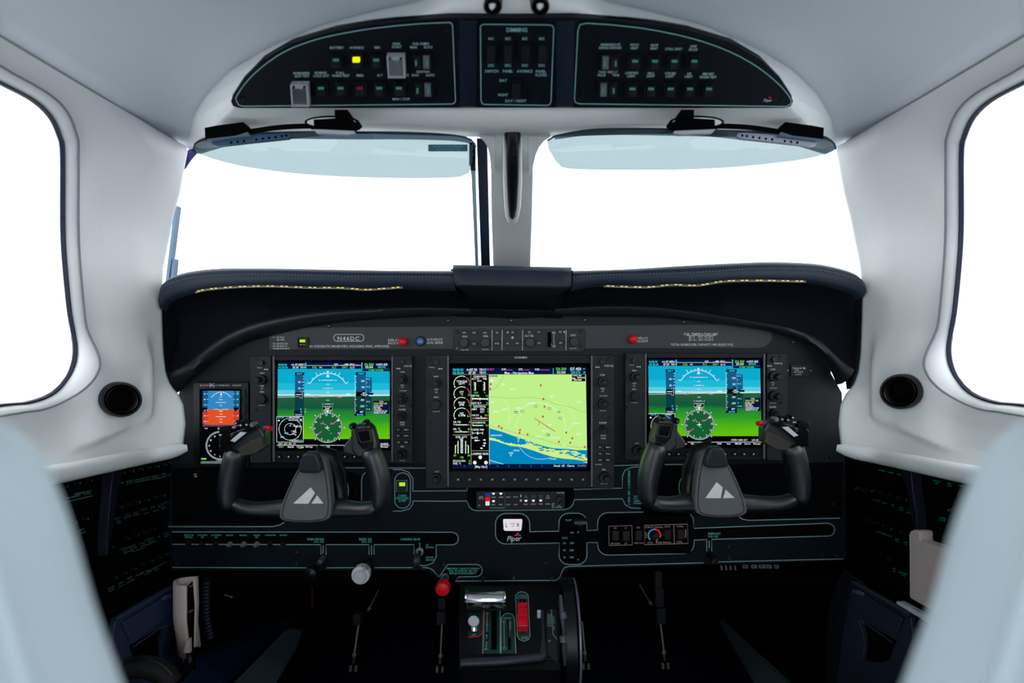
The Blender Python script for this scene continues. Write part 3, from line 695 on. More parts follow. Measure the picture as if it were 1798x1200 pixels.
# autopilot controller
t = thing('autopilot_controller', 'wide charcoal autopilot keypad with four knobs above the centre screen', 'controller', W(911, 598, PD))
MB().prism(PF, rr(796.5, 578, 1026.5, 617, 4.5), 0, .005, .8).build('faceplate', mat('ap_face', (32, 38, 42), .5), t)
Q = front(PD-.0052)
C6 = lambda u, v: (750+u/5.993, 440+v/5.993)
mb = MB()
for u in (685, 790, 1005, 1462): mb.line(Q, [C6(u, 838), C6(u-2, 1050)], 1.0, .0002)
mb.line(Q, [C6(1332, 880), C6(1334, 1000)], .8, .0003).line(Q, [C6(1302, 880), C6(1300, 950), C6(1312, 1010)], .8, .0003)
mb.poly(Q, [C6(835, 863), C6(847, 852), C6(858, 863), C6(847, 874)], .0003).poly(Q, circ(*C6(898, 918), 2.1, 10), .0003).poly(Q, circ(*C6(314, 1030), 1.2, 8), .0003)
mb.poly(Q, [C6(1437, 848), C6(1449, 848), C6(1449, 870), C6(1437, 870)], .0003)
for s_, u, v in (('HDG', 396, 906), ('CRS1', 614, 903), ('ALT SEL', 1075, 898), ('CRS2', 1536, 893), ('PUSH SYNC', 396, 1047), ('PUSH CTR', 614, 1043), ('PUSH CTR', 1538, 1032), ('DN', 1333, 865), ('UP', 1335, 1010)):
    mb.txt(Q, s_, *C6(u, v), 3.6 if len(s_) < 8 else 2.1, h=.0003)
mb.build('lettering', M_INK, t, kind='stuff')
for s_, u, v in (('HDG', 392, 866), ('APR', 495, 867), ('NAV', 610, 867), ('FD', 736, 866), ('YD', 897, 863), ('ALT', 1076, 860), ('VS', 1175, 860), ('FLC', 1402, 857), ('BC', 495, 983), ('BANK', 736, 980), ('AP', 846, 979), ('CPL', 948, 978), ('VNV', 1177, 976), ('SPD', 1404, 973)):
    x, y = C6(u, v)
    b = MB().prism(Q, rr(x-5.3, y-3.6, x+5.3, y+3.6, 1.3), 0, .0018, .6).build('key', M_BLK, t)
    MB().txt(Q, s_, x, y, 2.4, h=.0021).build('legend', M_INK, parent=b)
MB().prism(Q, rect(*C6(1268, 862), *C6(1306, 1016)), 0, .0025, .5).build('pitch_wheel', M_MATT, t)
for u, v in ((392, 970), (614, 970), (1080, 968), (1542, 960)): knob(t, Q, *C6(u, v), 8.3, 0, hh=.018)
for u, v in ((316, 865), (1612, 850), (1617, 1015)): MB().turn(Q, *C6(u, v), [(3.3, 0), (2.8, .0008), (1.2, .0006)], 12).build('screw', M_SCREW, t, smooth=True)
# hour meter on the right
t = thing('hour_meter', 'tiny black hour meter on the dark right end of the panel', 'meter', W(1403, 651, PD))
MB().prism(PF, rr(1387, 641, 1419, 661, 1), 0, .003, .6).build('case', M_BLK, t)
mb = MB(); Q = front(PD-.0032)
mb.txt(Q, 'Honeywell', 1400, 646.5, 3, h=.0003).txt(Q, 'HOURS', 1399, 650, 2, h=.0003).txt(Q, '1 1 1 0 0.4', 1402, 653.5, 3.4, h=.0003).txt(Q, 'QUARTZ', 1402, 658, 2, h=.0003).poly(Q, circ(1412, 647, 1.8, 8), .0003)
mb.build('lettering', M_INK, t, kind='stuff')
for x in (1383, 1423): MB().turn(PF, x, 651, [(2, 0), (1.7, .001)], 10).build('screw', M_DULL, t)
# rotary knob and ports under the standby display
t = thing('dimmer_knob', 'small black dimmer knob under the standby display', 'knob', W(352, 828, PD))
knob(t, PF, 354, 829, 5.5, 3, hh=.01)
MB().txt(PF, 'NAV', 344, 833, 2.6).txt(PF, 'OFF', 344, 837, 2.6).build('lettering', M_INK, t, kind='stuff')

# ================================================================ DISPLAYS
def softkeys(t, P, xs, y, w_=10.5, h_=7.5):
    for x in xs:
        b = MB().prism(P, rr(x-w_/2, y-h_/2, x+w_/2, y+h_/2, 1.8), 0, .0018, .6).build('softkey', M_BLK, t)
        MB().poly(P, [(x-1.8, y+1.6), (x, y-1.4), (x+1.8, y+1.6)], .0022).build('arrow', M_INK, parent=b)
def side_labels(t, P, L, hgt=3.4):
    mb = MB()
    for s_, x, y in L: mb.txt(P, s_, x, y, hgt if len(s_) < 8 else hgt*.6, h=.0004)
    mb.build('lettering', M_INK, t, kind='stuff')
class Scr:
    """graphics drawn as flat layers on a screen; (u,v) are screen units"""
    def __init__(s, part, P, f): s.part, s.P, s.f, s.L = part, P, f, {}
    def g(s, m):
        if m.name not in s.L: s.L[m.name] = (MB(), m)
        return s.L[m.name][0]
    def P_(s, pts): return [s.f(*p) for p in pts]
    def poly(s, m, pts, h=.0002): s.g(m).poly(s.P, s.P_(pts), h)
    def rect(s, m, x0, y0, x1, y1, h=.0002): s.poly(m, rect(x0, y0, x1, y1), h)
    def line(s, m, pts, wd=1, h=.0006, c=False): s.g(m).line(s.P, s.P_(pts), wd, h, c)
    def txt(s, m, t, x, y, hg, al='c', h=.0008, sx=.85): s.g(m).txt(s.P, t, *s.f(x, y), hg, al, h=h, sx=sx)
    def done(s):
        for k, (mb, m) in s.L.items(): mb.build('graphic', m, parent=s.part, kind='stuff')
def pfd_graphics(part, P, f, inset, right):
    g = Scr(part, P, f)
    g.rect(E_NAVY, 120, 178, 1428, 252, .0001)
    g.rect(E_SKY1, 118, 254, 1428, 500, .0001); g.rect(emit('screen_sky_mid', (30, 185, 214)), 118, 420, 1428, 500, .00015); g.rect(E_SKY2, 116, 500, 1428, 552, .0001); g.rect(emit('screen_haze', (175, 232, 240)), 116, 552, 1428, 572, .0001)
    g.poly(E_TERR, [(115, 588), (800, 572), (1428, 566), (1428, 1075), (112, 1075)], .0002)
    g.line(E_WHITE, [(115, 586), (800, 575), (1428, 567)], .7, .0003)
    g.rect(E_BLACK, 108, 1075, 1428, 1190, .0002)
    # header
    for y, a, b in ((205, 'N1 110.00 \u2194 117.30', 'TRV'), (236, 'N2 110.00   117.30', 'TRV')):
        g.txt(E_CYAN, a[:9], 128, y, 3.6, 'l'); g.txt(E_WHITE, a[9:], 270, y, 3.8, 'l'); g.txt(E_WHITE, b, 438, y, 3.6, 'r')
    for x in (448, 1104): g.line(E_CYAN, [(x, 180), (x, 250)], 1.4)
    g.line(E_WHITE, [(455, 214), (1095, 214)], .5)
    g.txt(E_WHITE, 'DIS ____NM  BRG ____\u00b0', 945, 200, 2.8, sx=1.1); g.line(E_MAG, [(870, 206), (940, 206)], .6); g.line(E_MAG, [(1015, 206), (1075, 206)], .6)
    g.txt(E_GREEN, 'ROL', 553, 236, 3.6); g.txt(E_WHITE, 'GPS', 622, 236, 2.5); g.txt(E_GREEN, 'FLC', 780, 236, 3.6); g.txt(E_GREEN, '125KT', 905, 236, 3.2); g.txt(E_WHITE, 'ALTS', 990, 238, 3)
    g.txt(E_GREEN, '126.300', 1188, 202, 4.4); g.txt(E_WHITE, '\u2194127.450', 1335, 202, 3.9); g.txt(E_WHITE, '123.350', 1190, 232, 3.8); g.txt(E_CYAN, '120.575', 1335, 232, 3.6)
    g.rect(E_NAVY, 1110, 256, 1430, 282, .0004); g.txt(E_GREEN, 'KVRB TOWER', 1270, 269, 3.2)
    # attitude arc and ladder
    cx, cy, R = 705, 545, 240
    arc = [(cx+R*math.cos(math.radians(a)), cy-R*math.sin(math.radians(a))) for a in range(30, 151, 5)]
    g.line(E_WHITE, [(945, 408)]+arc+[(465, 415)], 1.0)
    for a in (30, 45, 60, 70, 80, 100, 110, 120, 135, 150):
        r2 = 285 if a in (30, 60, 120, 150) else 262
        if a in (30, 150): continue
        g.line(E_WHITE, [(cx+R*math.cos(math.radians(a)), cy-R*math.sin(math.radians(a))), (cx+r2*math.cos(math.radians(a)), cy-r2*math.sin(math.radians(a)))], .8)
    g.poly(E_WHITE, [(690, 280), (720, 280), (705, 308)], .0006); g.poly(E_WHITE, [(705, 312), (688, 340), (722, 340)], .0006); g.rect(E_WHITE, 688, 342, 722, 349, .0006)
    for y, hw, tx in ((387, 75, '10'), (435, 18, ''), (482, 35, '5'), (527, 18, ''), (620, 18, ''), (665, 38, '5')):
        g.line(E_WHITE, [(cx-hw, y), (cx+hw, y)], .8)
        if tx: g.txt(E_WHITE, tx, cx-hw-20, y, 2.6); g.txt(E_WHITE, tx, cx+hw+20, y, 2.6)
    g.poly(E_YEL, [(702, 553), (560, 590), (640, 575)], .0007); g.poly(E_YEL, [(708, 553), (860, 588), (770, 575)], .0007)
    g.poly(E_MAG, [(702, 548), (640, 565), (525, 583), (560, 592)], .0006); g.poly(E_MAG, [(708, 548), (770, 565), (885, 580), (850, 592)], .0006)
    g.line(E_WHITE, [(445, 552), (495, 552)], 1.4); g.line(E_WHITE, [(918, 550), (970, 549)], 1.4)
    # airspeed tape
    g.rect(E_TAPE, 320, 295, 428, 540, .0004); g.rect(E_TAPE2, 318, 540, 425, 800, .0004); g.rect(E_NAVY, 320, 293, 428, 328, .0005); g.rect(E_NAVY, 310, 740, 420, 803, .0005)
    g.txt(E_CYAN, '125KT', 375, 311, 3.2); g.txt(E_WHITE, '40', 372, 407, 3.6); g.txt(E_WHITE, '30', 372, 481, 3.6)
    for y in (340, 372, 407, 443, 481, 515): g.line(E_WHITE, [(402 if y in (407, 481) else 414, y), (428, y)], .8)
    g.poly(E_BLACK, [(325, 530), (385, 530), (385, 515), (405, 515), (405, 552), (412, 556), (405, 562), (405, 598), (385, 598), (385, 578), (325, 578)], .0007); g.line(E_WHITE, [(385, 530), (385, 515), (405, 515), (405, 552), (412, 556), (405, 562), (405, 598), (385, 598), (385, 578), (325, 576)], .5, .0009); g.line(E_WHITE, [(332, 554), (395, 554)], 1.1, .0009)
    g.txt(E_CYAN, '111', 390, 724, 3.2); g.txt(E_CYAN, '95', 395, 757, 3.2); g.txt(E_WHITE, 'TAS 0KT', 365, 790, 2.6); g.txt(E_WHITE, 'Y', 443, 727, 2.6); g.txt(E_WHITE, 'X', 443, 757, 2.6)
    # altitude and vertical speed tapes
    g.rect(E_TAPE, 1035, 295, 1148, 520, .0004); g.rect(E_TAPE2, 1030, 520, 1145, 800, .0004); g.rect(E_TAPE, 1152, 352, 1220, 520, .0004); g.rect(E_TAPE2, 1150, 590, 1218, 748, .0004)
    g.rect(E_NAVY, 1030, 293, 1150, 325, .0005); g.rect(E_NAVY, 1015, 742, 1145, 805, .0005)
    g.poly(emit('screen_tape', (18, 92, 140)), [(1152, 520), (1220, 520), (1172, 546), (1152, 546)], .0004); g.poly(E_TAPE2, [(1152, 560), (1175, 560), (1218, 590), (1150, 590)], .0004)
    g.txt(E_CYAN, '20000', 1095, 309, 3.2); g.txt(E_WHITE, '200', 1115, 395, 3.4); g.txt(E_WHITE, '100', 1118, 467, 3.4); g.txt(E_WHITE, '-100', 1108, 617, 3.4); g.txt(E_WHITE, '-200', 1105, 690, 3.4); g.txt(E_WHITE, 'MET', 1103, 757, 2.8); g.txt(E_CYAN, '30.17IN', 1083, 790, 3.2)
    for i in range(20):
        y = 340+i*22.5
        g.line(E_WHITE, [(1018, y), (1030 if i % 3 else 1040, y)], .9)
    for y, s_ in ((372, '4'), (415, ''), (463, '2'), (637, '2'), (685, ''), (725, '4')):
        g.line(E_WHITE, [(1155, y), (1178 if s_ else 1166, y)], .8)
        if s_: g.txt(E_WHITE, s_, 1192, y, 2.8)
    g.poly(E_BLACK, [(1038, 528), (1105, 528), (1105, 510), (1145, 510), (1145, 598), (1105, 598), (1105, 572), (1038, 572)], .0007); g.txt(E_WHITE, '00', 1126, 536, 3.4, h=.001); g.txt(E_WHITE, '20', 1126, 560, 3.4, h=.001); g.txt(E_WHITE, '-0', 1098, 552, 2.4, h=.001)
    g.poly(E_NAVY, [(1160, 546), (1175, 534), (1238, 534), (1238, 558), (1175, 558)], .0007)
    # alerts
    g.rect(E_NAVY, 1240, 628, 1424, 782, .0004)
    g.txt(E_WHITE, 'CAS', 1330, 637, 2.8); g.txt(E_YEL, 'PITOT HEAT OFF', 1248, 660, 3, 'l', sx=.68)
    for i, s_ in enumerate(('DOOR AJAR', 'FEATHER', 'FUEL PRESS', 'ALTERNATOR OFF', 'GENERATOR OFF')): g.txt(E_WHITE, s_, 1244, 684+i*21, 2.8, 'l', sx=.68)
    # heading rose
    cx, cy, R = 700, 940, 172
    g.poly(E_HSI, circ(cx, cy, 184, 40), .0005)
    for a in range(0, 360, 5):
        r1 = R-4 if a % 10 else R-14
        p = lambda r: (cx+r*math.sin(math.radians(a+1)), cy-r*math.cos(math.radians(a+1)))
        g.line(E_WHITE, [p(r1), p(R+8)], .75, .0008)
    for k, s_ in enumerate(('24', '27', '30', '33', 'N', '3', '6', '9', '12', '15', '18', '21')):
        a = math.radians(k*30-4+0); g.txt(E_WHITE, s_, cx+148*math.sin(a), cy-148*math.cos(a), 3.2)
    for a in (45, 90, 135, 225, 270, 315):
        p = lambda r: (cx+r*math.sin(math.radians(a)), cy-r*math.cos(math.radians(a)))
        g.line(E_WHITE, [p(186), p(208)], .9, .0008)
    g.rect(E_BLACK, 645, 695, 758, 735, .0008); g.line(E_WHITE, rect(645, 695, 758, 735), .6, .001, True); g.txt(E_WHITE, '244\u00b0', 702, 716, 4, h=.0011)
    g.poly(E_WHITE, [(702, 765), (682, 740), (722, 740)], .0009); g.line(E_WHITE, [(660, 745), (680, 765), (725, 765), (745, 745)], .8, .0009)
    g.poly(E_WHITE, [(697, 915), (703, 915), (703, 935), (725, 940), (725, 946), (703, 946), (703, 956), (710, 962), (690, 962), (697, 956), (697, 946), (672, 946), (672, 940), (697, 935)], .0009)
    g.line(E_MAG, [(730, 900), (770, 893), (825, 850)], 1.2, .0009); g.line(E_MAG, [(575, 1030), (635, 985)], 1.2, .0009); g.line(E_MAG, [(620, 890), (665, 892), (648, 870)], .9, .0009)
    g.txt(E_MAG, 'GPS', 642, 893, 2.8, h=.001); g.txt(E_MAG, 'ENR', 755, 893, 2.8, h=.001); g.poly(E_WHITE, [(808, 855), (835, 840), (838, 855), (822, 868)], .0009)
    for x, y in ((675, 905), (718, 972), (742, 1008)): g.poly(E_CYAN, circ(x, y, 7, 8), .0009)
    if inset:
        g.rect(E_BLACK, 108, 812, 414, 1108, .0006); g.line(E_WHITE, rect(108, 812, 418, 1110), .8, .0008, True)
        for r in (130, 66): g.line(E_WHITE, [(265+r*math.cos(t), 958-r*math.sin(t)) for t in [math.radians(q*10) for q in range(36)]], .6, .0008, True)
        for a in range(0, 360, 45): g.poly(E_WHITE, circ(265+130*math.cos(math.radians(a)), 958-130*math.sin(math.radians(a)), 6, 6), .0009)
        g.poly(E_WHITE, [(118, 866), (132, 845), (150, 864)], .0008); g.txt(E_CYAN, 'TRK UP', 155, 825, 2.6); g.txt(E_WHITE, 'TFC STANDBY', 320, 822, 2.8, sx=.7)
        g.rect(E_DKBLUE, 236, 838, 380, 864, .0008); g.txt(E_WHITE, 'DATA LOST', 305, 851, 2.8, h=.001, sx=.75); g.line(E_WHITE, [(378, 838), (405, 866)], 1, .001); g.line(E_WHITE, [(405, 838), (378, 866)], 1, .001)
        random.seed(3)
        for i in range(16):
            x, y = 250+random.random()*100, 930+random.random()*90-(i % 4)*14
            g.line(E_WHITE, [(x, y), (x+28-random.random()*50, y+random.random()*34-20)], .8, .0009)
        for s_, x, y, m in (('4300', 220, 1005, E_CYAN), ('7NM', 170, 1052, E_CYAN), ('KVRB', 370, 928, E_WHITE), ('TRAFFIC', 320, 1092, E_WHITE), ('OFF', 388, 1094, E_CYAN)): g.txt(m, s_, x, y, 3)
        g.poly(E_WHITE, circ(304, 985, 9, 8), .0009); g.poly(E_WHITE, circ(328, 1025, 8, 8), .0009)
        g.txt(E_WHITE, 'OAT  23\u00b0C  ISA  -1\u00b0C', 230, 1130, 2.8); g.line(E_WHITE, [(108, 1148), (905, 1148)], .7)
        for s_, x in (('INSET', 160), ('MapHSI', 272), ('TFC Map', 383), ('PFD Opt', 488), ('OBS', 595), ('CDI', 708)): g.txt(E_GRAYL if s_ in ('INSET', 'OBS') else E_WHITE, s_, x, 1166, 2.8)
        g.line(E_GREEN, [(360, 1182), (410, 1182)], .7); g.txt(E_WHITE, '18:48:23', 1368, 1130, 3.3); g.txt(E_WHITE, 'Messages', 1368, 1164, 2.8)
        g.line(E_WHITE, [(1310, 1148), (1428, 1148)], .6)
    else:
        g.rect(E_BLACK, 108, 812, 414, 1108, .0006); g.line(E_WHITE, [(108, 812), (418, 812), (418, 1000)], .8, .0008)
        g.line(E_WHITE, [(265+130*math.cos(t), 958-130*math.sin(t)) for t in [math.radians(q*10) for q in range(36)]], .6, .0008, True)
        g.poly(E_WHITE, [(118, 866), (132, 845), (150, 864)], .0008); g.txt(E_CYAN, 'TRK UP', 165, 825, 2.6); g.txt(E_WHITE, 'TFC STANDBY', 320, 822, 2.8, sx=.7); g.rect(E_DKBLUE, 236, 838, 380, 864, .0008)
        g.txt(E_WHITE, 'XPDR 1 1200 ALT', 1165, 1120, 3.2); g.txt(E_WHITE, 'LCL 18:48', 1365, 1120, 3.2); g.line(E_WHITE, [(560, 1146), (1428, 1146)], .7)
        for s_, x in (('Opt', 530), ('OBS', 615), ('CDI', 708), ('XPDR', 930), ('Ident', 1040), ('TMR/REF', 1150), ('Nearest', 1260), ('Messages', 1370)): g.txt(E_WHITE, s_, x, 1164, 2.6)
    g.done()
def display(name, label, o, leftp, rightp, bez, scr, sky, sy, xs, knobs_l, knobs_r, labels, dm=.85, keys=(), btn=(), big=False):
    """outline boxes in px; leftp/rightp side panels"""
    x0, y0, x1, y1 = o
    t = thing(name, label, 'display', W((x0+x1)/2, (y0+y1)/2, PD))
    MB().prism(PF, rr(x0, y0, x1, y1, 3), 0, .009, 1).build('housing', M_BEZ, t)
    for q in (leftp, rightp): MB().prism(PF, rr(*q, 3), .009, .013, 1).build('side_panel', M_BEZ2, t)
    H = front(PD-.0095); P = front(PD-.0132)
    sx0, sy0, sx1, sy1 = bez
    # raised frame round the screen
    MB().prism(H, [(sx0-4, sy0-5), (sx1+4, sy0-5), (sx1, sy0), (sx0, sy0)], 0, .0022).build('screen_frame', M_BEZ, t)
    MB().prism(H, [(sx0-4, sy1+1), (sx0, sy1), (sx1, sy1), (sx1+4, sy1+1)], 0, .0022).build('screen_frame', M_BEZ, t)
    s = MB().prism(H, rect(sx0, sy0, sx1, sy1), 0, .0008).build('screen', E_BLACK, t, label='lit colour screen')
    MB().txt(H, 'GARMIN', (sx0+sx1)/2, y0+4.5, 3.6, h=.0006, sx=1.15).build('maker_lettering', M_INK, t)
    softkeys(t, H, xs, sy)
    for x, y, r, r2, ox in knobs_l+knobs_r: knob(t, P, x, y, r, r2, hh=.014 if r > 6 else .009, ox=ox)
    side_labels(t, P, labels, 3.3 if big else 2.9)
    for x, y in keys:
        k = MB().prism(P, rr(x-5, y-3, x+5, y+3, 1), 0, .0014, .5).build('key', M_BLK, t)
        MB().line(P, [(x-3, y), (x+3, y)], 1, .0017).poly(P, [(x-4, y), (x-2, y-1.8), (x-2, y+1.8)], .0017).poly(P, [(x+4, y), (x+2, y-1.8), (x+2, y+1.8)], .0017).build('arrow', M_INK, parent=k)
    for s_, x, y in btn:
        k = MB().prism(P, rr(x-5.3, y-3.5, x+5.3, y+3.5, 1.4), 0, .0018, .6).build('key', M_BLK, t)
        MB().txt(P, s_, x, y, 2.5, h=.0021).build('legend', M_INK, parent=k)
    for x, y in ((x0+6, y0+7), (x1-6, y0+7), (x0+5, (y0+y1)/2+3), (x1-6, (y0+y1)/2-4)):
        MB().turn(P, x, y, [(3.2, 0), (2.8, .0007), (1.2, .0005)], 12).build('screw', M_SCREW, t, smooth=True)
    return t, s
HS = front(PD-.0104)
# pilot side flight display
L_ = lambda dx, dy: [('VOR', 460+dx, 678+dy), ('1-2', 460+dx, 682.5+dy), ('NAV', 460.6+dx, 655.5+dy), ('HDG', 460+dx, 688.5+dy), ('PUSH SYNC', 460+dx, 712+dy), ('PUSH SEL', 456+dx, 646+dy)]
R_ = lambda dx, dy: [('COM', 706.5+dx, 653.5+dy), ('CRS O BARO', 707.5+dx, 686.4+dy), ('VOL', 706.4+dx, 676.5+dy), ('1-2', 706.4+dx, 680.5+dy), ('RANGE', 706.4+dx, 719.4+dy), ('PUSH CTR', 706.4+dx, 713+dy), ('PUSH SQ', 716+dx, 643+dy)]
def pfd(name, label, dx, dy, inset, full):
    R0 = R_(dx, dy)+([('PAN', 706.4, 746), ('PUSH', 706.4, 742), ('FMS', 706.4, 784.5), ('PUSH CRSR', 706.4, 809)] if full else [])
    L0 = L_(dx*1.0045, dy)+([] if full else [('ALT', 1118.5, 779)])
    kl = [(460+dx*1.004, 637.3+dy, 4.6, 0, 0), (461+dx*1.004, 666.6+dy, 8.7, 5.6, -3 if full else 2), (461+dx*1.004, 700.8+dy, 8.7, 0, 0)]
    if not full: kl.append((1118, 790.6, 9.3, 5.8, 4))
    kr = [(707.2+dx, 636+dy, 4.6, 0, 0), (706.4+dx, 666+dy, 9, 5.8, 4 if not full else 1), (706.4+dx, 700+dy, 9, 5.8, 4 if not full else 0), (706.4+dx, 730.6+dy, 7.8, 5, 0)]
    if full: kr.append((706.4, 797, 9.3, 6, -2))
    btn = [(s_, x, y) for s_, x, y in (('D>', 699.8, 754.6), ('MENU', 713.9, 754.6), ('FPL', 699.8, 765.3), ('PROC', 713.9, 765.3), ('CLR', 699.8, 776.8), ('ENT', 713.9, 776.8))]
    btn = [(s_, x+dx, y+dy) for s_, x, y in btn]
    t, s = display(name, label, (445+dx, 625+dy, 726+dx, 811+dy), (445+dx, 625+dy, 481+dx, 811+dy), (690.5+dx, 625+dy, 726+dx, 811+dy), (483.5+dx, 633+dy, 688.5+dx, 792+dy), None, None, 801.5+dy, [491+dx+16.45*i for i in range(12)], kl, kr, L0+R0, keys=[(468+dx*1.004, 649+dy), (699.8+dx, 647.5+dy)], btn=btn)
    # grey edge strips between side panel and screen
    for x in (482.2, 689.6): MB().prism(front(PD-.0095), rect(x-1.2+dx, 626+dy, x+1.2+dx, 810+dy), 0, .005).build('trim_strip', mat('strip_grey', (95, 97, 104), .35), t)
    pfd_graphics(s, HS, (lambda u, v: (470+u/6.665, 610+v/6.665)) if inset else (lambda u, v: (470+u/6.665+650.2-(v-175)*-.003, 610+v/6.665-5.2)), inset, not full)
    return t
pfd('flight_display', 'flight display with blue sky over green ground, behind the left yoke', 0, 0, True, True)
pfd('flight_display', 'flight display with blue sky over green ground, behind the right yoke', 650.5, -4.6, False, False)
# centre map display
lab = [('NAV', 766, 661.4), ('VOR', 766, 684), ('1-2', 766, 688.8), ('HDG', 766, 697.8), ('PUSH SYNC', 766, 723), ('ALT', 767, 828.5), ('PUSH SEL', 758, 645.5), ('COM', 1057.5, 658.8), ('VOL', 1058, 682.5), ('1-2', 1058, 687), ('CRS O BARO', 1059.5, 695.3), ('PUSH CTR', 1059, 721.5), ('RANGE', 1058.6, 742.6), ('PUSH', 1059.5, 765), ('PAN', 1059.5, 770), ('FMS', 1060.5, 825), ('PUSH CRSR', 1060.8, 849.7), ('PUSH SQ', 1069, 642.5), ('DFLT MAP', 1051, 816)]
t, s = display('map_display', 'large centre display showing a green coastal map over blue sea with engine gauges', (750, 623.5, 1076, 855), (750, 623.5, 786.8, 855), (1038, 623.5, 1076, 855), (788, 638, 1040.5, 827.5), None, None, 841.5, [804.6+19.9*i for i in range(12)],
    [(766.4, 636.6, 5, 0, 0), (765.6, 673, 9, 5.8, 1), (765.6, 710.5, 9, 0, 0), (765.6, 839.7, 9.8, 6, 1)],
    [(1057.5, 635, 5, 0, 0), (1058, 670.7, 9.3, 6, 1), (1058.6, 708.6, 9.3, 6, 1), (1058.6, 754.8, 8, 5, 0), (1060.8, 838, 9.8, 6, 2)], lab, keys=[(773.6, 648), (1048.8, 645)],
    btn=[('D>', 1053.6, 785.5), ('MENU', 1067.3, 785.5), ('FPL', 1053.6, 796.8), ('PROC', 1067.3, 796.8), ('CLR', 1053.6, 807.7), ('ENT', 1067.3, 807.7)], big=True)
for x in (787.2, 1038.4): MB().prism(front(PD-.0095), rect(x-1.3, 624.5, x+1.3, 854), 0, .005).build('trim_strip', mat('strip_grey', (95, 97, 104), .35), t)
def mf(u, v): return (790+u/6+.0*v, 630+v/6)
g = Scr(s, HS, mf)
g.rect(E_NAVY, 30, 98, 1430, 165, .0001)
g.txt(E_CYAN, 'N1 110.00', 32, 117, 4.4, 'l'); g.txt(E_CYAN, 'N2 110.00', 32, 149, 4.2, 'l'); g.txt(E_WHITE, '\u2194117.30', 175, 117, 4.6, 'l'); g.txt(E_WHITE, '117.30', 200, 149, 4.6, 'l'); g.txt(E_WHITE, 'TRV', 340, 117, 4.2); g.txt(E_WHITE, 'TRV', 340, 149, 4.2)
g.txt(E_MAG, 'GS 0KT', 425, 113, 3.4); g.txt(E_WHITE, 'DTK', 570, 114, 3.4); g.txt(E_WHITE, 'ETE', 745, 114, 3.4); g.txt(E_WHITE, 'FOD', 920, 114, 3.4)
for x in (600, 780, 950): g.line(E_MAG, [(x, 120), (x+60, 120)], .8)
g.line(E_MAG, [(950, 120), (1050, 120)], .8)
g.txt(E_WHITE, 'Map - Navigation Map', 730, 150, 4.1, sx=.95)
for x in (375, 1088): g.line(E_CYAN, [(x, 100), (x, 162)], .9)
g.txt(E_GREEN, '126.300', 1172, 108, 4.9); g.txt(E_WHITE, '127.450', 1325, 108, 5.2); g.txt(E_WHITE, '123.350', 1172, 144, 4.3); g.txt(E_CYAN, '120.575', 1325, 144, 4.4); g.txt(E_CYAN, '1C', 1415, 108, 3.2); g.txt(E_CYAN, '2B', 1415, 144, 3.2)
g.line(E_GRAYL, [(30, 168), (1430, 166)], .7)
# map
g.poly(E_LAND, [(412, 170), (1432, 166), (1446, 1090), (416, 1110)], .0001)
shore = [(416, 735), (480, 752), (560, 775), (640, 805), (700, 825), (760, 845), (820, 862), (870, 885), (930, 905), (1000, 925), (1080, 942), (1160, 950), (1240, 952), (1330, 965), (1446, 965)]
g.poly(E_SEA, shore+[(1446, 1112), (416, 1112)], .0002)
spit = [(416, 830), (460, 835), (500, 850), (540, 865), (580, 885), (640, 888), (700, 902), (760, 905), (810, 895), (850, 905), (900, 890), (940, 930), (1000, 948), (1060, 945), (1110, 975), (1180, 968), (1240, 985), (1300, 1010), (1380, 1030), (1446, 1045), (1446, 1085), (1330, 1065), (1200, 1055), (1080, 1035), (980, 1005), (880, 970), (800, 945), (740, 928), (640, 920), (560, 895), (480, 868), (416, 858)]
for a, b, c_, d_ in zip(spit[:-1], spit[1:], spit[::-1][:-1], spit[::-1][1:]):
    if a[0] >= c_[0] and len(spit) > 2: pass
n = 17; topp, bot = spit[:20], spit[20:][::-1]
def yat(L, x):
    for a, b in zip(L, L[1:]):
        if a[0] <= x <= b[0]: return a[1]+(b[1]-a[1])*(x-a[0])/(b[0]-a[0])
    return L[-1][1]
random.seed(5); xs_ = [416+i*(1030/60) for i in range(61)]; xs_[-1] = 1446
for a, b in zip(xs_, xs_[1:]):
    g.poly(E_SPIT, [(a, yat(topp, a)+(-4 if int(a) % 2 else 6)), (b, yat(topp, b)+5), (b, yat(bot, b)), (a, yat(bot, a))], .0004)
for i in range(34):
    x = 830+random.random()*600; y = yat(shore, x)+18+random.random()*(yat(topp, x)-yat(shore, x)-10 if yat(topp, x)-yat(shore, x) > 15 else 10)
    r = 8+random.random()*16; g.poly(E_SPIT, [(x+r*(1+.6*random.random())*math.cos(q), y+r*.45*math.sin(q)) for q in [k*math.pi/4 for k in range(8)]], .0005)
for i in range(26):
    x = 900+random.random()*530; y = yat(topp, x)+10+random.random()*20
    r = 6+random.random()*13; g.poly(E_SEA, [(x+r*1.6*math.cos(q), y+r*.4*math.sin(q)) for q in [k*math.pi/4 for k in range(8)]], .0006)
g.line(E_GRAYL, [(412, 398), (500, 408), (600, 420), (720, 415), (840, 408), (940, 422), (1000, 430), (1080, 468), (1200, 495), (1300, 520), (1432, 570)], .55, .0004)
g.line(E_GRAYL, [(412, 340), (480, 315), (520, 260), (570, 180)], .55, .0004); g.line(E_GRAYL, [(414, 705), (560, 745), (700, 785), (900, 830), (1080, 885), (1180, 912), (1300, 930), (1440, 940)], .55, .0004)
g.line(E_PALE, [(640, 640), (680, 580), (740, 530), (840, 475), (940, 460), (1040, 490), (1120, 540), (1190, 600), (1220, 700), (1215, 780)], 1.1, .0003)
g.line(E_PALE, [(560, 430), (600, 480), (625, 560), (620, 700)], .9, .0003); g.line(E_PALE, [(1100, 460), (1200, 480), (1290, 560), (1320, 640), (1250, 760)], .8, .0003); g.line(E_PALE, [(700, 730), (710, 650), (760, 580)], .8, .0003)
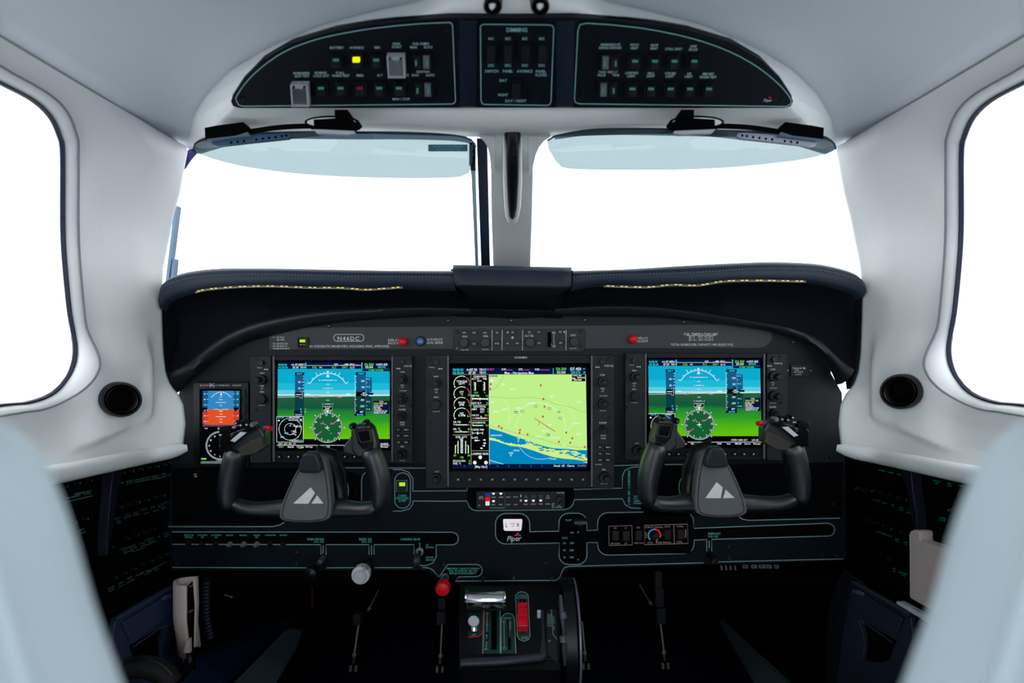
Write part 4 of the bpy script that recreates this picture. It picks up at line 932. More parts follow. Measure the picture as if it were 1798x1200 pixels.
for x, y in ((430, 270), (424, 320), (957, 282), (985, 427), (996, 507), (980, 612), (516, 712), (544, 732), (738, 755), (733, 785), (818, 800), (1224, 780), (1148, 878), (1289, 840), (1267, 888), (1420, 932)):
    g.poly(E_RED, [(x-12, y-4), (x-6, y-8), (x, y-16), (x+6, y-8), (x+12, y-4), (x+6, y+4), (x+11, y+15), (x, y+8), (x-11, y+15), (x-6, y+4)], .0007)
RW = emit('map_runway', (200, 60, 15))
g.line(RW, [(890, 630), (1108, 768)], 1.1, .0008); g.line(RW, [(942, 665), (932, 708)], .9, .0008); g.line(RW, [(1015, 722), (1030, 712)], .9, .0008)
for s_, x, y in (('FMY', 565, 272), ('WHITE', 660, 323), ('FELSMR', 858, 468), ('MELB', 720, 520), ('AIRPK', 485, 558), ('KSEB', 575, 535), ('X26', 1200, 912), ('NEW', 1075, 400), ('FELL', 1360, 455), ('RUNWY', 1335, 682), ('GIFF', 1050, 695), ('VERO B', 1000, 762), ('ZZFA', 930, 820), ('VB HGTS', 1110, 835), ('OSLO', 1360, 795), ('0720', 440, 457)):
    g.txt(E_WHITE, s_, x, y, 3.2, h=.0007)
for x, y in ((695, 567), (762, 555), (903, 502), (1048, 527), (1160, 628), (1030, 803)): g.line(E_DKBLUE, rect(x-18, y-9, x+18, y+9), .7, .0007, True)
g.txt(E_DKBLUE, '\u00a911', 1145, 562, 3.8, h=.0008); g.txt(E_DKBLUE, '011', 1040, 805, 3.2, h=.0008); g.rect(E_DKBLUE, 676, 556, 712, 564, .0008)
g.txt(E_WHITE, 'INDIAN RIVER', 490, 808, 2.6, h=.0008)
for s_, x, y in (('+11', 720, 843), ('+08', 812, 865), ('+20', 640, 995)): g.txt(E_WHITE, s_, x, y, 4, h=.0008); g.poly(E_WHITE, [(x-8, y+22), (x+10, y+22), (x+1, y+38)], .0008)
g.txt(E_WHITE, 'OFFSHR', 700, 968, 2.6, h=.0008); g.txt(E_WHITE, 'Tarpon', 1085, 1053, 3.2, h=.0008)
dots = spline([(735, 935), (790, 1000), (870, 1045), (960, 1060), (1050, 1048)], 34)
for p in dots: g.poly(E_WHITE, circ(p.x, p.y, 3.5, 6), .0007)
g.line(E_PALE, [(416, 1070), (560, 1112)], .9, .0006)
g.rect(E_BLACK, 414, 176, 500, 192, .0006); g.txt(E_WHITE, 'NORTH UP', 457, 184, 2.2, h=.0008, sx=.75)
g.rect(E_BLACK, 1285, 167, 1425, 240, .0006); g.txt(E_WHITE, 'TOPO ON', 1290, 178, 2.8, 'l', h=.0008); g.txt(E_WHITE, 'TERRAIN', 1420, 200, 2.8, 'r', h=.0008); g.txt(E_WHITE, 'XM 5NM', 1300, 224, 3.2, 'l', h=.0008)
g.rect(E_WHITE, 1285, 203, 1320, 212, .0008); g.rect(E_BLACK, 1408, 1075, 1445, 1105, .0007); g.txt(E_WHITE, '5NM', 1426, 1090, 2.8, h=.0009); g.poly(E_WHITE, [(425, 235), (442, 210), (462, 240), (442, 248)], .0007)
# engine strip
g.rect(E_BLACK, 25, 172, 412, 1118, .0001); g.line(E_GRAYL, [(220, 172), (224, 1118)], .9, .0003); g.line(E_WHITE, [(412, 172), (416, 1118)], .6, .0004)
g.line(E_GRAYL, [(28, 805), (218, 803)], .9, .0003); g.line(E_GRAYL, [(224, 490), (410, 488)], .9, .0003); g.line(E_GRAYL, [(224, 653), (410, 652)], .9, .0003); g.line(E_GRAYL, [(226, 972), (412, 972)], .9, .0003)
PG = emit('gauge_pale', (215, 250, 205)); PR = emit('gauge_pink', (225, 90, 130))
for k, (y, a, b, nb, lo) in enumerate(((260, 'TORQUE', 'LB-FT', '0', 0), (372, 'ITT', '\u00b0C', '23', 0), (484, 'PROP', 'RPM', '0', 1), (596, 'NG', '% RPM', '0.0', 0))):
    cx, cy, R = 125, y+0, 82
    A = lambda q: (cx+R*math.cos(math.radians(q)), cy-R*.92*math.sin(math.radians(q)))
    g.line(PG, [A(q) for q in range(195, 55, -7)], 1.2); g.line(PR, [A(q) for q in range(52, -2, -8)], 1.2)
    if lo: g.line(PR, [A(q) for q in range(200, 165, -7)], 1.3, .0008)
    x, yy = A(198); g.poly(E_WHITE, [(x, yy), (x+16, yy+16), (x-2, yy+22)], .0008)
    g.txt(E_WHITE, a, cx, cy-20, 3.8); g.txt(E_WHITE, b, cx, cy+3, 3.6); g.txt(E_GREEN, nb, 212, cy+10, 3.4, 'r')
for y, nm, v in ((668, 'OIL PSI', '0'), (742, 'OIL \u00b0C', '20')):
    g.txt(E_WHITE, nm, 35, y, 3.6, 'l'); g.txt(E_GREEN, v, 212, y, 3.4, 'r')
    yy = y+30; g.line(PR, [(42, yy), (60, yy)], 1.8); g.line(PG, [(60, yy), (180, yy)], 1.5); g.line(PR, [(180, yy), (208, yy)], 1.8)
    g.poly(E_WHITE, [(35, yy-8), (50, yy-8), (42, yy+2)], .0008) if y < 700 else g.poly(E_WHITE, [(108, yy-16), (124, yy-16), (116, yy-2)], .0008)
g.txt(E_WHITE, 'FUEL QTY', 122, 826, 3.6); g.txt(E_WHITE, 'LBS', 122, 845, 3)
for i in range(8): g.rect(E_WHITE, 112, 858+i*18, 138, 869+i*18, .0006)
for x, sgn in ((58, 1), (194, -1)):
    g.line(PG, [(x, 1000), (x, 915), (x+sgn*14, 915)], 1.6); g.line(PG, [(x+sgn*28, 1000), (x+sgn*28, 868)], 1.6)
g.txt(E_GREEN, '391', 52, 1020, 3.4); g.txt(E_GREEN, '391', 200, 1020, 3.4); g.txt(E_GREEN, '782', 126, 1040, 3.4)
g.txt(E_WHITE, 'FFLOW PPH', 35, 1078, 3.5, 'l', sx=.8); g.txt(E_WHITE, 'FUEL \u00b0C', 35, 1104, 3.5, 'l', sx=.8); g.txt(E_GREEN, '0', 212, 1078, 3.4, 'r'); g.txt(E_GREEN, '18', 212, 1104, 3.4, 'r')
g.txt(E_WHITE, 'CABIN PRESS', 315, 188, 3.4, sx=.8); g.txt(E_WHITE, 'ALT FT', 270, 213, 3.4); g.txt(E_WHITE, 'FPM', 368, 213, 3.2); g.txt(E_WHITE, 'X1000', 310, 235, 2.6)
for x in (268, 365):
    g.line(PG, [(x, 250), (x, 335)], 1.8)
    for y in (250, 275, 292, 315, 335): g.line(E_WHITE, [(x-16, y), (x-6, y)], .8)
g.line(PR, [(255, 250), (255, 272)], 1.5); g.txt(E_GREEN, '-230', 272, 358, 3.4); g.txt(E_GREEN, '0', 367, 358, 3.4)
g.txt(E_WHITE, 'DIFF PSI', 226, 391, 3.4, 'l'); g.txt(E_GREEN, '0.0', 405, 391, 3.2, 'r'); g.line(PG, [(235, 422), (400, 426)], 2.2)
for x in (235, 318, 400): g.line(E_WHITE, [(x, 410), (x, 442)], .8)
g.txt(E_WHITE, 'DEST ELV', 226, 468, 3.4, 'l'); g.txt(E_GREEN, '24', 405, 468, 3.2, 'r'); g.txt(E_WHITE, 'ELECTRICAL', 315, 505, 3.4, sx=.8)
g.txt(E_WHITE, 'AMPS', 228, 533, 3.2, 'l'); g.txt(E_WHITE, 'GEN', 340, 533, 3.4); g.txt(E_WHITE, 'ALT', 340, 560, 3.4); g.txt(E_GREEN, '0', 405, 533, 3.2, 'r'); g.txt(E_GREEN, '0', 405, 560, 3.2, 'r')
g.txt(E_WHITE, 'VOLTS', 228, 597, 3.4, 'l'); g.txt(E_GREEN, '23.9', 405, 597, 3.2, 'r'); g.line(PR, [(235, 628), (275, 628)], 2); g.line(PG, [(275, 628), (385, 628)], 1.7); g.line(PR, [(385, 628), (402, 628)], 2); g.poly(E_WHITE, [(320, 606), (338, 606), (329, 622)], .0008)
g.txt(E_WHITE, 'VACUUM IN HG', 228, 674, 3.2, 'l', sx=.75); g.line(PG, [(240, 690), (240, 705), (350, 705)], 1.6); g.txt(E_GREEN, '0.0', 405, 703, 3.2, 'r')
g.txt(E_WHITE, 'RUDDER TRIM', 228, 748, 3.2, 'l', sx=.75); g.line(E_WHITE, [(238, 785), (345, 785)], .8)
for x in (238, 290, 295, 345): g.line(E_WHITE, [(x, 770), (x, 800)], .9)
g.txt(E_WHITE, 'FLAPS', 228, 833, 3.4, 'l'); g.poly(E_WHITE, [(255, 862), (270, 854), (322, 862), (270, 872)], .0006)
for q, (x, y) in enumerate(((365, 858), (368, 892), (360, 918), (335, 945))): g.poly(E_WHITE, [(x-20, y-3+q*0), (x+8, y-10), (x+10, y+8), (x-4, y+6)], .0006)
g.txt(E_WHITE, 'LANDING GEAR', 318, 1002, 3.8, sx=.75)
for x, y in ((320, 1040), (262, 1096), (380, 1096)): g.poly(E_ROSE, circ(x, y, 19, 18), .0006)
g.rect(E_NAVY, 28, 1120, 1445, 1160, .0001)
for i in range(1, 9): g.line(E_GRAYL, [(35+i*117, 1122), (35+i*117, 1140)], .5)
g.txt(E_WHITE, 'Map Opt', 327, 1138, 3.8); g.txt(E_WHITE, 'Detail  All', 1150, 1128, 3.6); g.txt(E_WHITE, 'Charts', 1272, 1128, 3.6); g.txt(E_GRAYL, 'Checklist', 1388, 1126, 3.2); g.line(E_WHITE, [(268, 1122), (268, 1158)], .7); g.line(E_WHITE, [(388, 1122), (388, 1158)], .7)
g.done()
# standby display
t = thing('standby_display', 'small upright display, blue over orange with a compass rose below, left of the pilot screen', 'display', W(388, 757, PD))
MB().prism(PF, rr(346, 671, 442, 818, 3), 0, .012, 1).build('housing', M_BLK, t)
Q = front(PD-.0122); s = MB().prism(Q, rect(350.5, 683, 424.5, 814), 0, .0006).build('screen', E_BLACK, t, label='lit colour screen')
MB().prism(Q, rr(425, 683, 432, 699, 1), 0, .002).prism(Q, rr(425, 706, 432, 726, 1), 0, .002).prism(Q, rr(425, 735, 432, 750, 1), 0, .002).build('key', M_KNOB, t)
MB().txt(Q, 'ASPEN', 361, 677, 2.6, h=.0006, sx=1.3, gap=.5).txt(Q, 'AVIONICS', 389, 677, 2.6, h=.0006, sx=1.2, gap=.45).txt(Q, 'EVOLUTION', 416, 677, 2.2, h=.0006).line(Q, [(368, 673), (376, 680)], .8).line(Q, [(376, 673), (369, 680)], .8).build('lettering', M_INK, t, kind='stuff')
g = Scr(s, front(PD-.0129), lambda u, v: (330+u/3.751, 600+v/3.751))
g.poly(E_ASKY, [(98, 325), (342, 325), (340, 445), (98, 448)], .0001); g.poly(E_AGND, [(97, 448), (338, 445), (336, 535), (320, 550), (120, 550), (97, 535)], .0001)
g.poly(E_TAPE, [(98, 325), (135, 325), (132, 447), (97, 447)], .0003); g.poly(emit('standby_tape', (190, 65, 50)), [(97, 448), (132, 448), (132, 530), (97, 530)], .0003); g.poly(E_TAPE, [(300, 325), (342, 325), (340, 445), (300, 447)], .0003); g.poly(emit('standby_tape', (190, 65, 50)), [(300, 448), (338, 446), (336, 540), (300, 545)], .0003)
for i in range(6):
    g.txt(E_WHITE, str(90-10*i), 113, 345+i*36, 2.4); g.line(E_WHITE, [(126, 345+i*36), (134, 345+i*36)], .7); g.txt(E_WHITE, str(60-i*20), 328, 345+i*36, 2.4); g.line(E_WHITE, [(300, 345+i*36), (307, 345+i*36)], .7)
g.rect(E_BLACK, 98, 434, 126, 462, .0006); g.rect(E_BLACK, 304, 434, 334, 458, .0006); g.txt(E_GREEN, '120', 328, 333, 2.6)
g.line(E_WHITE, [(220+75*math.cos(math.radians(a)), 410-75*math.sin(math.radians(a))) for a in range(35, 146, 10)], .6)
for a in range(35, 146, 11): g.line(E_WHITE, [(220+75*math.cos(math.radians(a)), 410-75*math.sin(math.radians(a))), (220+82*math.cos(math.radians(a)), 410-82*math.sin(math.radians(a)))], .6)
g.poly(E_WHITE, [(220, 338), (212, 354), (228, 354)], .0006)
for y, hw in ((365, 8), (383, 12), (402, 34), (420, 10), (460, 12), (478, 10), (495, 34), (512, 10), (530, 10)): g.line(E_WHITE, [(218-hw, y), (218+hw, y)], .7)
g.line(E_YEL, [(170, 447), (200, 447), (218, 454), (238, 447), (268, 447)], .9)
g.poly(mat('standby_frame', (70, 85, 110), .6), [(97, 535), (120, 552), (320, 552), (336, 537), (336, 560), (97, 560)], .0004)
cx, cy = 213, 685
for a in range(0, 360, 6):
    p = lambda r: (cx+r*math.sin(math.radians(a)), cy-r*math.cos(math.radians(a))); g.line(E_WHITE, [p(84), p(96)], .8)
for k, s_ in enumerate(('24', '27', '30', '33', 'N', '3', '6', '9', '12', '15', '18', '21')): g.txt(E_WHITE, s_, cx+70*math.sin(math.radians(k*30)), cy-70*math.cos(math.radians(k*30)), 3)
g.txt(E_WHITE, '244\u00b0', 213, 572, 3.6); g.txt(E_WHITE, 'TAS', 120, 572, 2.4); g.txt(E_WHITE, '+', cx, cy, 5); g.rect(E_GREEN, 88, 768, 122, 778, .0004); g.txt(E_GREEN, 'GPS1', 105, 773, 2.6); g.txt(E_CYAN, '244', 255, 578, 2.6)
g.poly(mat('standby_bar', (150, 160, 165), .6), [(85, 788), (180, 788), (195, 778), (300, 778), (300, 805), (85, 805)], .0003)
g.done()

# ================================================================ GLARESHIELD
gs = thing('glareshield', 'dark leather glareshield with rolled stitched edge and raised centre hood over the panel', 'glareshield', W(899, 500, .95))
def curve(pts, n): return spline([tuple(W(*p)) for p in pts], n)
def pad(T, B, U, R, Mm, Mb, n, name='pad'):
    T = curve(T, n); B = curve(B, n); U = curve(U, n); R = curve(R, n); Mm = curve(Mm, n); Mb = curve(Mb, n)
    far = [Vector((p.x*1.0, 1.26, p.z-.02)) for p in T]
    dn = Vector((0, 0, -1))
    mid = []
    top = [far, [f.lerp(t_, .7)+Vector((0, 0, .004)) for f, t_ in zip(far, T)], [t_+Vector((0, .02, .001)) for t_ in T], T,
           [a.lerp(b, .2)+Vector((0, -.008, .001)) for a, b in zip(T, B)], [a.lerp(b, .5)+Vector((0, -.012, 0)) for a, b in zip(T, B)],
           [a.lerp(b, .85)+Vector((0, -.008, -.001)) for a, b in zip(T, B)], B, [b+Vector((0, .012, -.002)) for b in B]]
    MB().loft(top).build(name, M_LEATH, gs, smooth=True, sharp=75)
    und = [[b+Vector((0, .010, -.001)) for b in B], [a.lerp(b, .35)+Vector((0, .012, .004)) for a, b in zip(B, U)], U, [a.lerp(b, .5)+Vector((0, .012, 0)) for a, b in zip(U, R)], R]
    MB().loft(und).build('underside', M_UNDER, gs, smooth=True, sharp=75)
    rl = [[r+Vector((0, .006, .002)) for r in R], R, [a.lerp(b, .4)+Vector((0, -.004, .001)) for a, b in zip(R, Mm)], Mm, [a.lerp(b, .5)+Vector((0, 0, -.002)) for a, b in zip(Mm, Mb)], Mb]
    MB().loft(rl).build('rim', M_RIM, gs, smooth=True, sharp=75)
    # two stitch rows on the lip
    for k, (f, dy) in enumerate(((.2, -.0082), (.42, -.0118))):
        mb = MB(); pth = [a.lerp(b, f)+Vector((0, dy, .0006)) for a, b in zip(T, B)]
        dense = spline([tuple(p) for p in pth], 190)
        for i in range(0, 188, 2):
            a, b = dense[i], dense[i+1]; q = (b-a).normalized()*.0004; z = Vector((0, 0, .0006))
            mb.add([a-z, b-z, b+z, a+z], [(0, 1, 2, 3)])
        mb.build('stitching', M_THREAD, gs, kind='stuff')
    return T, B
NP = 56
TL, BL = pad([(284, 512, .935), (287, 499, .93), (296, 490, .925), (318, 481, .92), (350, 475, .915), (400, 471.5, .91), (500, 472, .905), (600, 474, .90), (700, 475.5, .90), (797, 476, .90)],
    [(286, 545, .93), (290, 532, .925), (300, 524, .92), (325, 515, .91), (360, 508, .905), (450, 502, .90), (550, 503, .90), (620, 506, .90), (700, 505, .90), (800, 508, .90)],
    [(287, 600, .94), (290, 580, .95), (300, 560, .96), (330, 545, .965), (380, 535, .965), (460, 528, .965), (550, 525, .965), (640, 525, .965), (720, 525, .96), (812, 528, .955)],
    [(291, 655, .945), (300, 650, .96), (325, 638, .97), (365, 607, .972), (410, 580, .972), (470, 560, .972), (560, 546, .972), (650, 541, .972), (740, 539, .972), (822, 541, .97)],
    [(298, 668, .95), (308, 665, .96), (335, 652, .965), (375, 618, .967), (420, 592, .967), (480, 573, .967), (560, 558, .967), (650, 551, .967), (740, 547, .967), (828, 549, .965)],
    [(306, 692, .99), (318, 686, .998), (343, 664, .999), (385, 630, .999), (430, 604, .999), (490, 587, .999), (565, 571, .999), (650, 562, .999), (740, 557, .999), (800, 555, .999)], NP)
TR, BR = pad([(1006, 476, .90), (1100, 473, .90), (1200, 467, .90), (1300, 462, .905), (1360, 460.5, .91), (1430, 463.5, .915), (1475, 472, .92), (1502, 482, .925), (1513, 492, .93), (1517, 504, .935)],
    [(1003, 508, .90), (1060, 500, .90), (1150, 502, .90), (1230, 500, .90), (1300, 494, .90), (1410, 493, .905), (1465, 502, .91), (1490, 510, .92), (1503, 516, .925), (1510, 524, .93)],
    [(990, 528, .955), (1080, 524, .96), (1170, 522, .965), (1250, 522, .965), (1330, 524, .965), (1400, 530, .965), (1450, 540, .965), (1480, 552, .96), (1496, 565, .95), (1502, 580, .94)],
    [(978, 541, .97), (1060, 537, .972), (1130, 538, .972), (1190, 543, .972), (1255, 552, .972), (1320, 563, .972), (1390, 576, .972), (1440, 596, .972), (1470, 625, .96), (1500, 650, .945)],
    [(972, 549, .965), (1060, 545, .967), (1130, 546, .967), (1190, 551, .967), (1255, 560, .967), (1320, 571, .967), (1385, 584, .967), (1430, 604, .967), (1460, 632, .96), (1488, 668, .95)],
    [(984, 555, .999), (1060, 557, .999), (1150, 558, .999), (1217, 563.5, .999), (1283, 572, .999), (1340, 580, .999), (1390, 594, .999), (1428, 614, .999), (1455, 645, .998), (1469, 676, .99)], NP)
# side cheeks closing the shade ends
for sg in (-1, 1):
    mx = (lambda x: x) if sg < 0 else (lambda x: 1801-x)
    c = [(285, 520, .935), (284, 560, .935), (288, 610, .94), (291, 650, .945), (304, 686, .975), (310, 688, 1.0), (322, 600, 1.0), (325, 545, .98)]
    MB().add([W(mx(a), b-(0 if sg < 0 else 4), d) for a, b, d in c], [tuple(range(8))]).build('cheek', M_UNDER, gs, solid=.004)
# centre hood
v = lambda L: [W(*p) for p in L]
hood = [v([(796, 470, 1.2), (1003, 473, 1.2)]), v([(796, 467.5, .895), (1003, 472, .895)]), v([(795, 474, .885), (1004, 479, .885)]), v([(799, 499, .885), (1003, 502, .885)]), v([(802, 502, .89), (1000, 505, .89)]),
        v([(826, 520, .93), (968, 523, .93)]), v([(828, 540, .965), (962, 543, .965)])]
dense = []
for a, b in hood: dense.append([a.lerp(b, i/12) for i in range(13)])
MB().loft(dense[:5]).build('hood', M_LEATH, gs, smooth=True, sharp=60, solid=.002)
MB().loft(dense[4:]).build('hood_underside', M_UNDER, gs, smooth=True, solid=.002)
MB().loft([curve([(818, 543, .972), (836, 538, .972), (899, 539, .97), (960, 540, .972), (982, 546, .972)], 20), curve([(810, 551, .967), (838, 544, .966), (899, 547, .965), (962, 547, .966), (990, 553, .967)], 20), curve([(800, 557, .999), (845, 557, .999), (899, 560, .999), (950, 558, .999), (985, 557, .999)], 20)]).build('rim', M_RIM, gs, smooth=True)
for sg in (0, 1):
    mx = (lambda x: x) if sg == 0 else (lambda x: 1798-x)
    MB().add([W(mx(a), b, d) for a, b, d in ((803, 498, .893), (792, 474, .91), (788, 512, .925), (812, 556, .995), (842, 556, .995), (840, 520, .94))], [(0, 1, 2, 3, 4, 5)]).build('hood_side', M_UNDER, gs, solid=.003)
mb = MB()
for i in range(0, 96, 2):
    a = W(800+i*2.1, 471.5+i*.045, .8848); b = W(800+(i+1)*2.1, 471.5+(i+1)*.045, .8848); z = Vector((0, 0, .0005)); mb.add([a-z, b-z, b+z, a+z], [(0, 1, 2, 3)])
mb.build('stitching', M_THREAD, gs, kind='stuff')
# LED flood strips hanging loosely under the lip
def led(pts, label):
    t = thing('light_strip', label, 'light', W(*pts[len(pts)//2]))
    p = curve(pts, 46)
    mb = MB(); dz = Vector((0, 0, .0014))
    mb.loft([[q+dz for q in p], [q-dz for q in p]]); mb.build('tape', mat('led_tape', (34, 30, 22), .4), t, solid=.0005)
    MB().sweep([q-dz for q in p], [(.0006, .0006)]*46, n=6).build('lower_edge', mat('tape_edge', (170, 165, 140), .3), t, smooth=True)
    for i in range(1, 45, 1):
        q = p[i]; MB().add([q+Vector((x, -.0006, z)) for x, z in ((-.0024, -.0006), (.0024, -.0006), (.0024, .0006), (-.0024, .0006))], [(0, 1, 2, 3)]).build('diode', E_LED if i % 3 else mat('diode_pale', (110, 105, 80), .4), t)
led([(343, 513, .893), (365, 508, .892), (420, 503.5, .89), (480, 502.5, .89), (545, 505, .89), (600, 505.5, .89), (640, 508.5, .89), (670, 507, .89), (707, 504, .89)], 'thin glowing strip of small yellow lights under the left glareshield lip')
led([(1060, 502, .89), (1100, 503.5, .89), (1140, 504, .89), (1180, 500, .89), (1225, 501, .89), (1270, 494, .89), (1330, 492.5, .89), (1415, 494, .893)], 'thin glowing strip of small yellow lights under the right glareshield lip')

# ================================================================ YOKES
def yoke(mirror, label):
    fx = (lambda x: x) if not mirror else (lambda x: 1806-x)
    ey = 0 if not mirror else -9
    def Y(px, py, d): return W(fx(px), py+ey, d)
    fp = (lambda x: x) if not mirror else (lambda x: 1802-x)
    t = thing('control_yoke', label, 'yoke', W(fx(545), 850+ey, .83))
    d0 = .83
    # column to the panel
    MB().sweep([Y(560, 850, .84), Y(568, 857, 1.0)], [(.02, .026), (.018, .022)], n=20, up=(0, 0, 1)).build('column', M_MATT, t, smooth=True)
    MB().sweep([Y(552, 800, .85), Y(575, 806, .855), Y(590, 835, .86), Y(596, 865, .86), Y(596, 895, .85)], [(.016, .012), (.018, .012), (.016, .012), (.012, .01), (.012, .01)], n=14).build('arm_cover', M_BLK, t, smooth=True)
    # lower bar
    MB().sweep([Y(404, 880, d0), Y(425, 893, d0), Y(460, 895, d0+.005), Y(497, 893, d0+.008), Y(540, 892, d0+.012), Y(587, 892, d0+.008), Y(620, 895, d0+.005), Y(650, 896, d0), Y(672, 885, d0)],
        [(.009, .012), (.010, .013), (.0105, .012), (.0125, .013), (.016, .014), (.015, .014), (.0115, .012), (.011, .013), (.010, .012)], n=18).build('cross_bar', M_YOKE, t, smooth=True, subs=1)
    lg = [Y(419, 786, d0-.004), Y(414, 800, d0-.002), Y(409, 820, d0), Y(404, 845, d0), Y(401, 868, d0), Y(403, 884, d0), Y(409, 893, d0+.001)]
    MB().sweep(lg, [(.0140, .017), (.0155, .019), (.0158, .020), (.0150, .020), (.0140, .019), (.0130, .017), (.008, .010)], n=22).build('grip', M_GRIP, t, smooth=True, subs=1)
    rg = [Y(648, 784, d0-.004), Y(654, 800, d0-.002), Y(662, 820, d0), Y(668, 845, d0), Y(670, 868, d0), Y(668, 886, d0), Y(662, 897, d0+.001)]
    MB().sweep(rg, [(.0140, .017), (.0150, .019), (.0152, .020), (.0148, .020), (.0140, .019), (.0130, .017), (.008, .010)], n=22).build('grip', M_GRIP, t, smooth=True, subs=1)
    # outer switch head with its tail
    def X(P, pts): return [(fx(a), b+ey) for a, b in pts]
    P = front(d0+.006)
    MB().prism(P, X(P, [(400, 794), (400, 772), (415, 758), (432, 752), (456, 748), (465, 747), (473, 760), (473, 783), (452, 796), (430, 799)]), -.004, .016, 2.5).build('switch_head', M_YOKE, t, smooth=False, bevel=.002)
    MB().prism(P, X(P, [(432, 797), (428, 784), (450, 770), (470, 764), (473, 783), (456, 794)]), .012, .019, 1).build('cover', mat('yoke_bronze', (62, 60, 56), .4, metal=.3), t, bevel=.001)
    MB().prism(P, X(P, [(399, 790), (399, 764), (404, 757), (418, 762), (430, 752), (464, 741), (465, 749), (447, 757), (428, 772), (414, 786)]), .014, .024, 1.5).build('bezel', mat('gloss_black', (8, 8, 10), .18), t, bevel=.0015)
    MB().prism(P, X(P, [(419.5, 769), (427, 771.5), (447.5, 755), (437, 754)]), .024, .0262, .5).build('rocker', mat('rocker_pale', (190, 195, 205), .35), t, label='pale grey rocker')
    b = MB().prism(P, X(P, rr(402, 745, 422, 757, 4)), .018, .030, 1.5).build('thumb_button', mat('gloss_black', (8, 8, 10), .18), t, smooth=True)
    MB().txt(front(d0-.0242), 'ABC', fx(411), 750.5+ey, 3).build('legend', M_INK, parent=b)
    for x, y, r in ((440, 742, 5), (450, 741, 5), (432, 738, 4)):
        k = MB().turn(P, fx(x), y+ey, [(r, .014), (r, .028), (r*.7, .031)], 14, ribs=1).build('hat_switch', M_BLK, t, smooth=True)
        MB().poly(P, X(P, [(x-1.6, y-.8), (x+1.8, y-1.2), (x+1.4, y+.8), (x-1.6, y+.8)]), .0312).build('mark', M_INK, parent=k)
    MB().turn(P, fx(457), 742+ey, [(4, .014), (4.5, .026), (3, .029)], 14).build('trim_button', mat('trim_grey', (105, 110, 120), .3), t, smooth=True)
    MB().sweep([Y(468, 752, d0), Y(475.5, 753.5, d0-.002)], [(.0035, .0045), (.0035, .0045)], n=14).build('disconnect_button', M_RED, t, smooth=True, label='red button')
    # inner head with its small display
    MB().prism(P, X(P, [(606, 783), (620, 764), (634, 792), (634, 799), (607, 793)]), -.002, .012, 2).build('tail', M_YOKE, t, bevel=.002)
    MB().prism(P, X(P, [(622, 790), (621, 750), (630, 744), (652, 742), (659, 750), (666, 775), (667, 790), (652, 800), (632, 800)]), -.004, .017, 3).build('switch_head', M_YOKE, t, bevel=.002)
    g_ = MB().prism(P, X(P, [(631, 751), (657, 748), (662, 771), (660, 782), (645, 785), (636, 774)]), .017, .024, 1).build('clock', mat('gloss_black', (8, 8, 10), .18), t, bevel=.001)
    MB().prism(P, X(P, [(634, 753), (655, 751), (658.5, 769), (641, 772)]), .024, .0246, .3).build('window', mat('clock_glass', (10, 16, 14), .08), parent=g_)
    MB().line(P, X(P, [(634, 753), (655, 751), (658.5, 769), (641, 772)]), 1, .0248, True).build('edge', mat('clock_edge', (70, 75, 66), .4), parent=g_)
    for x, y, r in ((625.5, 745, 5.4), (648.5, 739.5, 5.6)):
        k = MB().turn(P, fx(x), y+ey, [(r, .012), (r, .024), (r*.6, .028)], 14, ribs=1).build('hat_switch', M_BLK, t, smooth=True)
        MB().poly(P, X(P, [(x-1.8, y-.8), (x+1.8, y-1.2), (x+1.4, y+.8), (x-1.6, y+.8)]), .0282).build('mark', M_DULL, parent=k)
    # hub plate and cap
    P2 = front(d0-.006)
    H = lambda pts: [(fp(a), b+ey*(1 if b > 860 else 1)) for a, b in pts]
    out = H([(530, 817), (522, 830), (513, 848), (505, 866), (498, 884), (494, 903), (496, 909), (503, 912.5), (520, 915), (545, 915.5), (570, 913), (580, 909), (583.5, 902), (585, 884), (582, 848), (578, 825), (573.5, 807), (560, 800), (540, 803)])
    pl = MB().prism(P2, out, -.010, .008, 1.5).build('hub_plate', M_PLATE, t, bevel=.0012)
    cx = sum(p[0] for p in out)/len(out); cy = sum(p[1] for p in out)/len(out)
    ins = [(cx+(a-cx)*.885, cy+(b-cy)*.93) for a, b in out]
    MB().line(P2, ins, 1.3, .0084, True).build('groove', M_BLK, parent=pl)
    MB().prism(P2, H([(531, 822), (533, 812), (540, 793), (545, 790.5), (560, 790.5), (564, 793), (571, 812), (572, 822), (567, 826.5), (537, 826.5)]), .006, .020, 3).build('cap', mat('cap_vinyl', (26, 32, 38), .38, bump=.4, bscale=900), t, bevel=.0015)
    E = front(d0-.0146)
    tri = [[(515, 884.6), (545.5, 856.2), (553.4, 866), (541.5, 885)], [(547, 884.6), (557, 870), (568, 884.6)]] if not mirror else [[(1238.6, 875), (1258, 846.8), (1268.7, 856), (1265.3, 875.4)], [(1269.3, 875.4), (1274, 860), (1289.8, 874.8)]]
    for q in tri: MB().prism(E, q, 0, .0004).build('emblem', mat('emblem_white', (215, 217, 220), .4), parent=pl)
    return t
yoke(False, 'black control yoke with grey hub plate on the pilot side, left')
yoke(True, 'black control yoke with grey hub plate on the copilot side, right')

